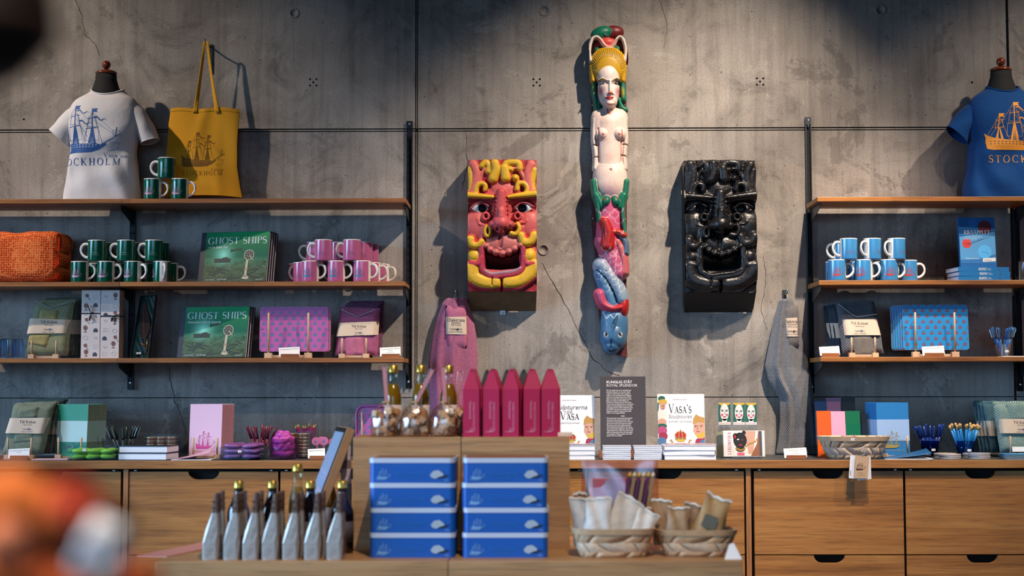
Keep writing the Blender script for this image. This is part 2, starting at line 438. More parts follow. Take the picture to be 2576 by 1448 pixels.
def text(sx, size=1.0, align='CENTER', shear=0.0, bold=0.0, space=1.0, line=1.0):
    """built-in sans lettering as 2D triangles; cap height about 0.7 * size"""
    key = (sx, align, shear, bold, space, line)
    if key not in _TX:
        cu = bpy.data.curves.new('lettering', 'FONT'); cu.body = sx; cu.align_x = align; cu.shear = shear; cu.offset = bold
        cu.space_character = space; cu.space_line = line; cu.resolution_u = 2; cu.fill_mode = 'FRONT'
        o = bpy.data.objects.new('lettering', cu); COL.objects.link(o)
        dg = bpy.context.evaluated_depsgraph_get(); dg.update()
        me = bpy.data.meshes.new_from_object(o.evaluated_get(dg)); me.calc_loop_triangles()
        _TX[key] = [[tuple(me.vertices[i].co[:2]) for i in t.vertices] for t in me.loop_triangles]
        bpy.data.objects.remove(o); bpy.data.curves.remove(cu); bpy.data.meshes.remove(me)
    a = Art(); a.t = [([(p[0] * size, p[1] * size) for p in t], 0) for t in _TX[key]]
    return a
# own serif capitals: (thick stems, thin strokes, curves) on a 1-high grid
def serif(word, h=1.0, gap=0.14, thick=0.12, thin=0.045):
    def arc(cx, cy, rx, ry, a0, a1, n=14): return [(cx + rx * math.cos(math.radians(a0 + (a1 - a0) * k / n)), cy + ry * math.sin(math.radians(a0 + (a1 - a0) * k / n))) for k in range(n + 1)]
    def cw(pts):                        # pen width from stroke direction
        ws = []
        for i in range(len(pts)):
            d = Vector(pts[min(i + 1, len(pts) - 1)]) - Vector(pts[max(i - 1, 0)])
            k = abs(d.y) / max(d.length, 1e-6); ws.append(thin + (thick - thin) * k ** 1.5)
        return ws
    G = {}
    sf = lambda x, y, k=0.11: ([(x - k, y), (x + k, y)], thin)
    def stem(x, w_=None): return [([(x, 0.02), (x, 0.98)], w_ or thick), sf(x, 0.02), sf(x, 0.98)]
    G['I'] = (0.24, stem(0.12)); G['H'] = (0.82, stem(0.14) + stem(0.68) + [([(0.14, 0.5), (0.68, 0.5)], thin)])
    G['T'] = (0.72, [([(0.36, 0.02), (0.36, 0.98)], thick), sf(0.36, 0.02), ([(0.02, 0.97), (0.70, 0.97)], thin), ([(0.03, 0.97), (0.03, 0.78)], thin), ([(0.69, 0.97), (0.69, 0.78)], thin)])
    o = arc(0.42, 0.5, 0.38, 0.5, 90, 450, 28); G['O'] = (0.84, [(o, cw(o))])
    c = arc(0.42, 0.5, 0.38, 0.5, 45, 315, 22); G['C'] = (0.76, [(c, cw(c)), ([(0.69, 0.98), (0.69, 0.72)], thin)])
    G['G'] = (0.84, [(c, cw(c)), ([(0.69, 0.98), (0.69, 0.72)], thin), ([(0.70, 0.42), (0.70, 0.06)], thick), sf(0.70, 0.42)])
    s_ = arc(0.27, 0.735, 0.22, 0.255, 35, 260, 14) + arc(0.27, 0.265, 0.24, 0.255, 80, -145, 14)
    G['S'] = (0.54, [(s_, [thin + (thick - thin) * (1 - abs(i / (len(s_) - 1) * 2 - 1)) ** 0.8 for i in range(len(s_))]), ([(0.46, 0.98), (0.46, 0.76)], thin), ([(0.05, 0.02), (0.05, 0.25)], thin)])
    G['K'] = (0.80, stem(0.14) + [([(0.16, 0.42), (0.64, 0.97)], thin), ([(0.30, 0.56), (0.70, 0.02)], thick), sf(0.64, 0.98), sf(0.70, 0.02)])
    G['L'] = (0.62, stem(0.14) + [([(0.14, 0.03), (0.58, 0.03)], thin), ([(0.58, 0.03), (0.58, 0.24)], thin)])
    G['M'] = (1.02, [([(0.14, 0.02), (0.14, 0.98)], thin), ([(0.14, 0.98), (0.50, 0.06)], thick), ([(0.50, 0.06), (0.86, 0.98)], thin), ([(0.86, 0.02), (0.86, 0.98)], thick), sf(0.14, 0.02), sf(0.86, 0.02), ([(0.03, 0.98), (0.16, 0.98)], thin), ([(0.84, 0.98), (0.97, 0.98)], thin)])
    G['V'] = (0.84, [([(0.10, 0.98), (0.44, 0.02)], thick), ([(0.44, 0.02), (0.74, 0.98)], thin), sf(0.10, 0.98), sf(0.74, 0.98)])
    G['A'] = (0.84, [([(0.40, 0.98), (0.74, 0.02)], thick), ([(0.40, 0.98), (0.10, 0.02)], thin), ([(0.20, 0.34), (0.62, 0.34)], thin), sf(0.10, 0.02), sf(0.74, 0.02)])
    p = [(0.14, 0.97)] + arc(0.34, 0.735, 0.24, 0.235, 90, -90, 12) + [(0.14, 0.5)]
    G['P'] = (0.64, stem(0.14) + [(p, cw(p))]); G['R'] = (0.76, stem(0.14) + [(p, cw(p)), ([(0.34, 0.5), (0.68, 0.02)], thick), sf(0.68, 0.02)])
    G['E'] = (0.64, stem(0.14) + [([(0.14, y), (0.56 - (0.08 if y == 0.5 else 0), y)], thin) for y in (0.03, 0.5, 0.97)] + [([(0.56, 0.03), (0.56, 0.22)], thin), ([(0.56, 0.97), (0.56, 0.78)], thin)])
    G['U'] = (0.80, [([(0.14, 0.98), (0.14, 0.3)] + arc(0.40, 0.3, 0.26, 0.29, 180, 360, 12) + [(0.66, 0.98)], thick * 0.75), sf(0.14, 0.98), sf(0.66, 0.98)])
    G["'"] = (0.16, [([(0.08, 0.98), (0.06, 0.76)], thick * 0.8)]); G[' '] = (0.34, [])
    G['1'] = (0.34, stem(0.16)); G['6'] = (0.52, [(arc(0.26, 0.3, 0.22, 0.29, 0, 360, 18), thick * 0.6), (arc(0.50, 0.35, 0.46, 0.62, 110, 175, 8), thick * 0.7)])
    G['2'] = (0.52, [(arc(0.25, 0.72, 0.2, 0.25, 160, -30, 10) + [(0.06, 0.04), (0.48, 0.04)], thick * 0.7)]); G['8'] = (0.52, [(arc(0.26, 0.27, 0.22, 0.26, 0, 360, 16), thick * 0.7), (arc(0.26, 0.74, 0.18, 0.23, 0, 360, 16), thick * 0.7)])
    a = Art(); x = 0.0; small = 1.0
    for i, ch in enumerate(word):
        k = 0.72 if ch.islower() else 1.0; g = G.get(ch.upper())
        if g is None:
            if ch in 'ÄÅ': g = G['A']
            else: continue
        for pts, w_ in g[1]:
            a.line([((x + p_[0] * k) * h, p_[1] * k * h) for p_ in pts], [q * h for q in w_] if isinstance(w_, list) else w_ * h)
        if ch == 'Å': a.ell((x + 0.40) * h, 1.13 * h, 0.09 * h, 0.09 * h)
        if ch == 'Ä': a.ell((x + 0.28) * h, 1.12 * h, 0.06 * h, 0.06 * h).ell((x + 0.52) * h, 1.12 * h, 0.06 * h, 0.06 * h)
        x += g[0] * k + gap
    a.w = (x - gap) * h
    return a
def centred(a, cx, y, mi=None, left=False): return Art().merge(a, 1, cx - (0 if left else a.w / 2), y, mi)

def ship(lod=2):
    """the three-masted warship of the souvenirs, 1 wide, about 0.80 high; material 0 lines, 1 gun ports"""
    a = Art(); k = {2: 1.0, 1: 1.7, 0: 3.0}[lod]
    a.poly([(0.0, .28), (.02, .20), (.015, .13), (.03, .02), (.10, .0), (.45, .0), (.60, .012), (.70, .05), (.78, .11), (.81, .145), (.79, .155), (.74, .125), (.66, .155), (.60, .145), (.40, .155), (.25, .17), (.12, .20), (.05, .235)])
    for bx, top, bot in ((.18, .60, .18), (.37, .79, .16), (.615, .73, .15)):
        a.line([(bx - .02 + .02 * (bx > .3), bot), (bx, top)], .012 * k)
        if lod:
            for q in (0.45, 0.72):
                hw = (.09 if bx > .3 else .06) * (1.25 - q * .7); z = bot + (top - bot) * q
                a.line([(bx - hw, z - .012), (bx + hw, z + .012)], .008 * k)
    sails = [(.37, .22, .44, .10, .085), (.37, .47, .64, .075, .05), (.615, .20, .40, .095, .08), (.615, .43, .59, .07, .045), (.18, .36, .50, .05, .04)]
    for bx, z0, z1, w0, w1 in sails:
        if lod == 2: a.line([(bx - w0, z0), (bx + w0, z0), (bx + w1, z1), (bx - w1, z1), (bx - w0, z0)], .0045)
        elif lod == 1: a.line([(bx - w0, z0), (bx + w0, z0), (bx + w1, z1), (bx - w1, z1), (bx - w0, z0)], .009)
        else: a.poly([(bx - w0, z0), (bx + w0 * .8, z0), (bx + w1 * .8, z1), (bx - w1, z1)])
    a.line([(.74, .13), (.99, .31)], .011 * k)
    if lod:
        a.line([(.93, .27), (.945, .42)], .008 * k)
        a.line([(.82, .03), (.95, .06), (.97, .16), (.84, .17)], .005 * k); a.line([(.90, .28), (1.0, .26), (.985, .36), (.89, .37), (.90, .28)], .004 * k)
        for p, q in (((.37, .77), (.07, .22)), ((.37, .77), (.52, .16)), ((.615, .70), (.76, .14)), ((.615, .70), (.48, .16)), ((.615, .68), (.95, .29)), ((.37, .74), (.61, .50)), ((.18, .58), (.04, .24)), ((.18, .57), (.30, .17)), ((.37, .60), (.60, .17)), ((.615, .55), (.93, .28)), ((.10, .36), (.26, .52))):
            a.line([p, q], .0035 * (1 if lod == 2 else 1.6))
        for bx, z in ((.37, .44), (.615, .40), (.18, .36)):
            for s_ in (-1, 1):
                a.poly([(bx, z), (bx + s_ * .012, z), (bx + s_ * .055, .155), (bx + s_ * .02, .155)]) if lod == 2 else None
    for fx, fz, sz in ((.37, .79, .075), (.615, .73, .075), (.18, .60, .07)):
        a.poly([(fx, fz), (fx, fz - .055), (fx + sz, fz - .06), (fx + sz * .7, fz - .03), (fx + sz, fz)])
    if lod == 2:
        for fx, fz in ((.40, .70), (.64, .58), (.44, .52)):
            pts = [(fx + .17 * q / 10, fz + .022 * math.sin(q * .9) - .05 * q / 10) for q in range(11)]
            a.line(pts, [.022 * (1 - q / 12) for q in range(11)])
        for r_, (z0, n_) in enumerate(((.115, 14), (.085, 13))):
            for q in range(n_): a.rect(.07 + q * .046, .082 + q * .046, z0 + .02 * (1 - q / 16) * (1 - r_ * .5), z0 + .014 + .02 * (1 - q / 16) * (1 - r_ * .5), 1)
    return a
SHIP = {k: ship(k) for k in (0, 1, 2)}

ORD = 'first second third fourth fifth sixth seventh eighth ninth tenth eleventh twelfth thirteenth fourteenth fifteenth sixteenth seventeenth eighteenth nineteenth twentieth'.split()
# ================================================================== the setting
OAK = wood('#80501f', '#9e6830', '#b27e42', 0.42, 'x', 1.0)
OAKS = wood('#7e4a1c', '#a0642a', '#b67c3c', 0.40, 'x', 1.2, stave=0.33)
OAKZ = wood('#855530', '#a06a3c', '#b57d4a', 0.45, 'z', 1.0)
OAKT = wood('#9a6d42', '#b18252', '#c29768', 0.5, 'x', 0.9)
DARKM = mat('#25272b', 0.45, 0.6)
GREYM = mat('#4a4d52', 0.42, 0.7)  # lighter copy of the dark steel paints light on the right rail and brackets
CHROME = mat('#c9ccd0', 0.18, 1.0)
CON = concrete()
struct('floor', M().box(-6, 6, -12, 0.0, -0.1, 0.0), mat('#3b3a39', 0.6, noise=0.2))
struct('ceiling', M().box(-6, 6, -12, 0.2, 4.2, 4.3), mat('#1c1c1e', 0.8, noise=0.2))
struct('wall_left', M().prism([(-12, 0), (.2, 0), (.2, 4.2), (-12, 4.2)], -6.1, -6.0, xf=Matrix(((0, 1, 0, 0), (1, 0, 0, 0), (0, 0, 1, 0), (0, 0, 0, 1))), holes=[[(-6.1, .4), (-6.1, 2.7), (-1.7, 2.7), (-1.7, .4)]]), mat('#45443f', 0.8, noise=0.2))
wl = M()
for a_, b_, c_, d_ in ((-6.1, -1.7, .4, .46), (-6.1, -1.7, 2.64, 2.7), (-6.1, -6.04, .46, 2.64), (-1.76, -1.7, .46, 2.64), (-3.93, -3.87, .46, 2.64)): wl.box(-6.02, -5.95, a_, b_, c_, d_)
struct('window_5', wl, mat('#2a2b2e', 0.5))
struct('wall_right', M().box(6, 6.1, -12, 0.2, 0, 4.2), mat('#45443f', 0.8, noise=0.2))
wf = M()
wf.prism([(-6, 0), (6, 0), (6, 4.2), (-6, 4.2)], -12.2, -12.0, holes=[[(x - 1.3, .2), (x - 1.3, 3.7), (x + 1.3, 3.7), (x + 1.3, .2)] for x in (-4.35, -1.45, 1.45, 4.35)])
struct('wall_front', wf, mat('#45443f', 0.8, noise=0.2))
for i, x in enumerate((-4.35, -1.45, 1.45, 4.35)):
    fr = M(); fr.prism([(x - 1.3, .2), (x + 1.3, .2), (x + 1.3, 3.7), (x - 1.3, 3.7)], -12.02, -11.94, holes=[[(x - 1.24, .26), (x - 1.24, 3.64), (x + 1.24, 3.64), (x + 1.24, .26)]])
    fr.box(x - .02, x + .02, -12.0, -11.95, .26, 3.64)
    struct('window_%d' % (i + 1), fr, mat('#2a2b2e', 0.5))

# concrete wall of cast panels
WB = struct('wall_back', M().box(-6, 6, 0.014, 0.2, 0, 4.2), mat('#3a3733', 0.9, noise=0.3))
jx1, jx2 = X(1047, 0, 600), X(2546, 0, 600)
jz1, jz2 = Z(326, 0), Z(999, 0)
g1, g2 = 0.0075, 0.0018
cols = [(-6, jx1 - .006), (jx1 + .006, jx2 - .006), (jx2 + .006, 6)]
rows = [(0, jz2 - g2), (jz2 + g2, jz1 - g1), (jz1 + g1, 4.2)]
holes_px = [(740, 33, 10), (1370, 27, 11), (2215, 25, 11), (1367, 628, 11), (60, 300, 2.6), (2445, 207, 3)]
for cx_, cy_ in ((788, 207), (1350, 207), (1912, 205)):
    for a_, b_ in ((-8, -8), (8, -8), (-8, 8), (8, 8), (0, 0)): holes_px.append((cx_ + a_, cy_ + b_, 2.6))
hw = [(P(a_, b_, 0), r_ / S(0)) for a_, b_, r_ in holes_px]
for i, (xa, xb) in enumerate(cols):
    for j, (za, zb) in enumerate(rows):
        hs = [circle(p.x, p.z, r, 14) for p, r in hw if xa < p.x - r and p.x + r < xb and za < p.z - r and p.z + r < zb]
        m_ = M().prism([(xa, za), (xb, za), (xb, zb), (xa, zb)], 0.0, 0.02, holes=hs)
        obj('concrete_panel', m_, CON, WB)
for p, r in hw:
    if r > .01:
        q = M(); q.lathe([(r * 1.35, 0), (r * 1.25, .003), (r * 1.0, .003), (r * .93, -.012)], 18, xf=Matrix.Translation((p.x, 0, p.z)) @ Matrix.Rotation(PI / 2, 4, 'X'))
        obj('tie_hole_rim', q, CON, WB)
# slim raised bead running in the wide joint
for xa, xb in cols:
    obj('joint_bead', M().box(xa, xb, 0.003, 0.016, jz1 - .0025, jz1 + .0025), CON, WB)
for za, zb in rows: obj('joint_bead', M().box(jx1 - .002, jx1 + .002, 0.004, 0.016, za, zb), CON, WB)
CRK = mat('#2d2a27', 0.95)
def crack(pts, w_=1.2):
    rp = []
    for (a_, b_), (c_, d_) in zip(pts, pts[1:]):
        for k in range(6):
            t = k / 6; rp.append((a_ + (c_ - a_) * t + random.uniform(-2, 2), b_ + (d_ - b_) * t + random.uniform(-2, 2)))
    rp.append(pts[-1]); q = [P(a_, b_, 0) for a_, b_ in rp]
    a = Art().line([(p.x, p.z) for p in q], [w_ / S(0) * random.uniform(.5, 1.3) for _ in q])
    obj('crack', a.to(M(), lambda u, v: (u, -0.0006, v)), CRK, WB)
crack([(425, 925), (432, 965), (438, 1005), (452, 1035), (465, 1075), (470, 1095)], 1.6)
crack([(1362, 660), (1385, 700), (1420, 760), (1450, 820), (1490, 900), (1530, 935), (1560, 945)], 1.5)
crack([(1172, 330), (1175, 420), (1160, 480)], 1.1)
crack([(190, 0), (205, 40), (215, 90), (240, 110), (250, 140)], 1.2)
crack([(1920, 640), (1928, 700), (1915, 780), (1930, 830)], 1.0)
crack([(1660, 0), (1680, 60), (1670, 120)], .8)
SCR = mat('#9fb0bb', 0.9)
for pts in (((610, 925), (690, 975), (760, 1030)), ((745, 960), (790, 1000), (822, 1022))):
    q = [P(a_, b_, 0) for a_, b_ in pts]
    obj('scratch', Art().line([(p.x, p.z) for p in q], [.0006, .0016, .0004]).to(M(), lambda u, v: (u, -0.0006, v)), SCR, WB)

# ------------------------------------------------------------------ slotted rails, brackets, shelves
SF = -0.285                     # shelf front
ZS = [Z(499, SF, 600), Z(708, SF, 600), Z(900, SF, 600)]
SB = -0.03
ST = 0.0182
def rail(px, py0, py1, label, m_):
    x = X(px, 0, 600); z0, z1 = Z(py1, 0), Z(py0, 0); hs = []; w2 = .0125
    z = z1 - .03
    while z > z0 + .03:
        for s_ in (-1, 1):
            hs.append([(x + s_ * .006 - .0022, z - .012), (x + s_ * .006 - .0022, z), (x + s_ * .006 + .0022, z), (x + s_ * .006 + .0022, z - .012)])
        z -= .0345
    t = thing('slotted_rail', label, 'rail', (x, 0, z0))
    m2 = M().prism([(x - w2, z0), (x + w2, z0), (x + w2, z1), (x - w2, z1)], -.014, -.0125, holes=hs)
    m2.box(x - w2, x - w2 + .0015, -.0125, 0, z0, z1); m2.box(x + w2 - .0015, x + w2, -.0125, 0, z0, z1)
    o = obj('channel', m2, m_, t, loc=(-x, 0, -z0))
    obj('channel_back', M().box(x - w2 + .002, x + w2 - .002, -.003, -.001, z0, z1), mat('#0c0c0d', .8), t, loc=(-x, 0, -z0))
    for zz in (z0 + .028, z1 - .012):
        s2 = M().lathe([(.005, 0), (.005, .002), (.0035, .003), (.002, .0022), (0, .0018)], 12, xf=Matrix.Translation((0, -.014, zz - z0)) @ Matrix.Rotation(PI / 2, 4, 'X'))
        obj('screw', s2, CHROME, t)
    return x
RX = [rail(1030, 305, 976, 'dark slotted steel shelf rail beside the pink tea towel', DARKM),
      rail(335, 340, 978, 'dark slotted steel shelf rail behind the white T-shirt and green mugs', DARKM),
      rail(2036, 298, 990, 'slotted steel shelf rail in a lit grey beside the grey hanging tea towel', GREYM),
      rail(2556, 300, 985, 'slotted steel shelf rail at the right edge below the blue T-shirt', DARKM)]
def bracket(x, z, label, m_, side):
    t = thing('shelf_bracket', label, 'bracket', (x, 0, z), group='steel shelf brackets')
    obj('arm', M().prism([(0, 0), (0, -.062), (-.03, -.058), (-.205, -.020), (-.215, -.008), (-.215, 0)], -.0015, .0015, xf=Matrix.Rotation(PI / 2, 4, 'Z') @ Matrix.Scale(-1, 4, (1, 0, 0)) if False else Matrix.Rotation(PI / 2, 4, 'Z')), m_, t)
    obj('support_flange', M().box(-.009, .009, -.215, -.02, -.0016, 0), m_, t)
    return t
names3 = ('top', 'middle', 'bottom')
for k, z in enumerate(ZS):
    zb = z - ST
    xl0, xj, xl1 = X(-160, SF), X((301, 299, 296)[k], SF), X((1020, 1018, 1016)[k], SF)
    for a_, b_, lb in ((xl0, xj - .0006, 'oak shelf board, %s of the left bay, piece reaching the left photo edge' % names3[k]), (xj + .0006, xl1, 'oak shelf board, %s of the left bay, piece ending at the pink towel side' % names3[k])):
        setp(obj('shelf_board', M().box(a_, b_, SF, SB, zb, z, ch=.0012), OAKS), lb, 'shelf')
    zr = z
    xr0, xr1 = X((2062, 2063, 2064)[k], SF), X(2760, SF)
    setp(obj('shelf_board', M().box(xr0, xr1, SF, SB, zb, z, ch=.0012), OAKS), 'oak shelf board, %s of the right bay' % names3[k], 'shelf')
    bracket(RX[0] - .001, zb, 'dark steel bracket holding the right end of the left bay %s shelf' % names3[k], DARKM, 1)
    bracket(RX[1] + .002, zb, 'dark steel bracket below the board joint of the left bay %s shelf' % names3[k], DARKM, 1)
    bracket(RX[2] + .006, zb, 'steel bracket in a lit grey holding the left end of the right bay %s shelf' % names3[k], GREYM, 1)
    bracket(RX[3], zb, 'steel bracket at the photo edge under the right bay %s shelf' % names3[k], DARKM, 1)

# ------------------------------------------------------------------ counter and drawer units
CF = -0.50                       # counter front
ZC = Z(1156.5, CF); CT = 21.5 / S(CF)
setp(obj('worktop', M().box(-4.2, 4.2, CF, -.004, ZC - CT, ZC - .0015, ch=.0015), OAK), 'long oak worktop with dark surface running along the concrete wall', 'worktop')
setp(obj('counter_mat', M().box(-4.2, 4.2, CF + .012, -.006, ZC - .0015, ZC), mat('#3a3d40', .55, noise=.15)), 'thin dark grey covering on the long worktop', 'mat')
DF = CF + .018
zt, zm = Z(1185, DF), Z(1396.5, DF)
dh = zt - zm - .004
BLK = mat('#050505', .9)
def notch_poly(x0, x1, z0, z1, nw, nh):
    c = (x0 + x1) / 2; pts = [(x0, z0), (x1, z0), (x1, z1)]; side = []
    for k in range(9):
        t = math.sin(k / 8 * PI / 2); side.append((.026 + (nw - .026) * math.cos(k / 8 * PI / 2) ** 1.15, -nh * t))
    pts += [(c + a_, z1 + b_) for a_, b_ in side] + [(c - a_, z1 + b_) for a_, b_ in side[::-1]] + [(x0, z1)]
    return pts
units = [('left', [(-60, 308)], None), ('centre', [(330, 702), (708, 1086), (1092, 1474), (1480, 1868)], None), ('right', [(1893, 2266), (2272, 2650)], None)]
ulab = {'left': 'oak drawer unit at the far left behind the blurred orange bundle', 'centre': 'wide oak drawer unit in the middle behind the display table', 'right': 'oak drawer unit on the right under the birch basket'}
for nm, cs, _ in units:
    xa, xb = X(cs[0][0], DF) - .004, X(cs[-1][1], DF) + .004
    t = thing('drawer_unit', ulab[nm], 'cabinet', ((xa + xb) / 2, DF, 0)); ox = (xa + xb) / 2
    lc = (-ox, -DF, 0)
    b = M().box(xa, xb, DF + .03, -.01, .06, ZC - CT - .002); obj('carcass', b, BLK, t, loc=lc)  # solid black box paints the darkness inside the unit
    for (c0, c1) in cs:
        x0, x1 = X(c0, DF), X(c1, DF)
        for r in range(3):
            z1 = zt - r * (dh + .004); z0 = z1 - dh
            if z0 < .05: z0 = .05
            f = M().prism(notch_poly(x0, x1, z0, z1, .0605, .030), DF, DF + .019)
            d = obj('drawer_front', f, OAK, t, loc=lc)
    for (c0, c1) in cs:
        for cc in (c0 + 14, c1 - 18):
            x = X(cc, DF); obj('metal_clip', M().box(x - .005, x + .005, DF + .004, DF + .02, zt + .003, zt + .006), CHROME, t, loc=lc)
for px, lb in ((321.5, 'upright oak divider panel between the left and middle drawer units'), (1879, 'upright oak divider panel between the middle and right drawer units')):
    x = X(px, DF); setp(obj('divider_panel', M().box(x - .0095, x + .0095, DF - .004, DF + .45, .0, ZC - CT), OAKZ), lb, 'panel')
# ================================================================== kinds of goods
WHITE = mat('#e9e8e4', .3); PAPER = mat('#ece8e3', .7); KRAFT = mat('#cdb9a4', .75, noise=.06)
INK = mat('#2a2627', .7); DOWEL = mat('#c8a888', .55, noise=.12, nscale=30); BLOCKW = wood('#74401f', '#94562c', '#a5673a', .5, 'x', 2.0)
TAGM = mat('#eef0f2', .5)
FRONT = lambda y: (lambda u, v: (u, y, v))
def prt(par, name, art, mats, y, fn=None):
    """flat print as a part of its own"""
    return obj(name, art.to(M(), fn or FRONT(y)), mats, par)

# ------------------------------------------------------------------ mugs
MR, MH = .0362, .0868
def mug_proto(col, ink, txt):
    t = thing('mug', 'x', 'mug')
    m_ = M(); prof = [(MR * .90, 0), (MR * .97, .0012), (MR, .005), (MR, MH - .0035), (MR, MH - .0012), (MR - .0012, MH), (MR - .003, MH - .001), (MR - .0035, MH - .004), (MR - .0035, .006), (0.0001, .005)]
    n = 44; vs = []; fs = []
    for r, z in prof:
        for k in range(n): a = 2 * PI * k / n; vs.append((r * math.cos(a), r * math.sin(a), z))
    for i in range(len(prof) - 1):
        for k in range(n):
            k2 = (k + 1) % n; ang = (k + .5) / n * 360; ang = min(ang, 360 - ang)
            m_.f.append((i * n + k, i * n + k2, (i + 1) * n + k2, (i + 1) * n + k)); m_.s.append(True)
            m_.m.append(0 if (i < 3 and ang > 24) else 1)
    m_.f.append(tuple(range(n))[::-1]); m_.m.append(1); m_.s.append(False); m_.v = vs
    obj('cup', m_, [mat(col, .12, coat=.4), mat('#dcdad6', .15, coat=.3)], t)
    pts = [(MR - .001, 0, .070), (MR + .010, 0, .0725), (MR + .022, 0, .067), (MR + .0285, 0, .054), (MR + .0285, 0, .040), (MR + .021, 0, .027), (MR + .010, 0, .019), (MR - .001, 0, .0165)]
    sp = []
    for i in range(len(pts) - 1):
        p0, p1, p2, p3 = (Vector(pts[max(min(i + k, len(pts) - 1), 0)]) for k in (-1, 0, 1, 2))
        for q in range(3):
            u = q / 3; sp.append(.5 * ((2 * p1) + (p2 - p0) * u + (2 * p0 - 5 * p1 + 4 * p2 - p3) * u * u + (3 * p1 - p0 - 3 * p2 + p3) * u ** 3))
    sp.append(Vector(pts[-1])); obj('handle', M().tube(sp, .0042, 8, flat=1.35), mat('#dcdad6', .15, coat=.3), t)
    cyl = lambda a0: (lambda u, v: ((MR + .00035) * math.cos(a0 + u / MR), (MR + .00035) * math.sin(a0 + u / MR), v))
    a = Art().merge(SHIP[1], .045, -.0225, .020); a.dense(.006); prt(t, 'ship_print', a, [mat(ink, .4), mat(col, .2)], 0, cyl(-PI / 2))
    a = centred(serif('Vasa', .0062, .16), -.004, .032); a.merge(text('1628', .0045), 1, .010, .032); a.merge(centred(serif('STOCKHOLM', .0042, .35), 0, .0235))
    prt(t, 'lettering', a, mat(txt, .4), 0, cyl(PI / 2))
    t.location = (0, -30, 0)
    return t
MUGS = {'green': mug_proto('#06513a', '#b583a4', '#8fa79b'), 'pink': mug_proto('#b8628f', '#2f6f92', '#3d5f8c'), 'blue': mug_proto('#3f86bd', '#b23a26', '#8a3550')}
MUSED = set()
def mug(kind, px, y, z, deg, label, group):
    x = X(px, y); loc = (x, y, z)
    if kind not in MUSED:
        MUSED.add(kind); r = MUGS[kind]; r.location = loc; r.rotation_euler = (0, 0, math.radians(deg)); setp(r, label, 'mug', group); return r
    return dup(MUGS[kind], loc, math.radians(deg), label, group)

# ------------------------------------------------------------------ small price cards, pegs, stickers
def card_holder(px0, px1, pyb, y, z, label, lines, tilt=0.0, card_px=(0, 0, 0)):
    """oak block with a slot and a white card; px0..px1 is the block"""
    s = S(y); w_ = (px1 - px0) / s; h = .0165; x = X((px0 + px1) / 2, y)
    t = thing('card_holder', label, 'card holder', (x, y, z), rz=tilt)
    obj('block', M().box(-w_ / 2, w_ / 2, -.009, .009, 0, h, ch=.001), BLOCKW, t)
    cw_, chh = w_ * 1.16, .037
    xf = Matrix.Translation((-.002, -.004, h * .45)) @ Matrix.Rotation(math.radians(-14), 4, 'X') @ Matrix.Rotation(math.radians(-3), 4, 'Y')
    c = obj('card', M().box(-cw_ / 2, cw_ / 2, -.0004, .0004, 0, chh, xf=xf), PAPER, t)
    a = Art(); zz = chh - .0095
    for i, ln in enumerate(lines):
        a.merge(text(ln, .0058 if i == 0 else .0045), 1, 0, zz); zz -= .0068
    obj('lettering', a.to(M(), lambda u, v: tuple(xf @ Vector((u, -.0007, v)))), mat('#5a5658', .7), c)
    return t
def peg_stand(pxs, pyt, y, z, label, bh=9, depth=.016, rad=.0042, cross=True):
    s = S(y); xs = [X(p, y) for p in pxs]; cx = sum(xs) / 2; h = max(.02, Z(pyt, y, pxs[0]) - z); bb = bh / s
    t = thing('peg_stand', label, 'stand', (cx, y, z))
    for x in xs:
        obj('foot', M().box(x - cx - bb * .85, x - cx + bb * .85, -.010, depth, 0, bb * 1.2, ch=.001), DOWEL, t)
        obj('peg', M().lathe([(rad, bb * 1.19), (rad, h - .0015), (rad * .6, h)], 10, (x - cx, 0, 0)), DOWEL, t)
    if cross: obj('crossbar', M().box(xs[0] - cx + bb * .85, xs[1] - cx - bb * .85, .006, .014, .002, .002 + bb * .6), DOWEL, t)
    return t
def sticker(par, x, z, y, w_=.017, txt='€ 89', fn=None):
    a = Art().poly(rrect(x - w_ / 2, x + w_ / 2, z - .0045, z + .0045, .003)); 
    o = prt(par, 'price_sticker', a, TAGM, y, fn); b = text(txt, .008)
    obj('lettering', Art().merge(b, 1, x, z - .0028).to(M(), (lambda u, v: fn(u, v)) if fn else FRONT(y - .0003)), INK, o)
    return o

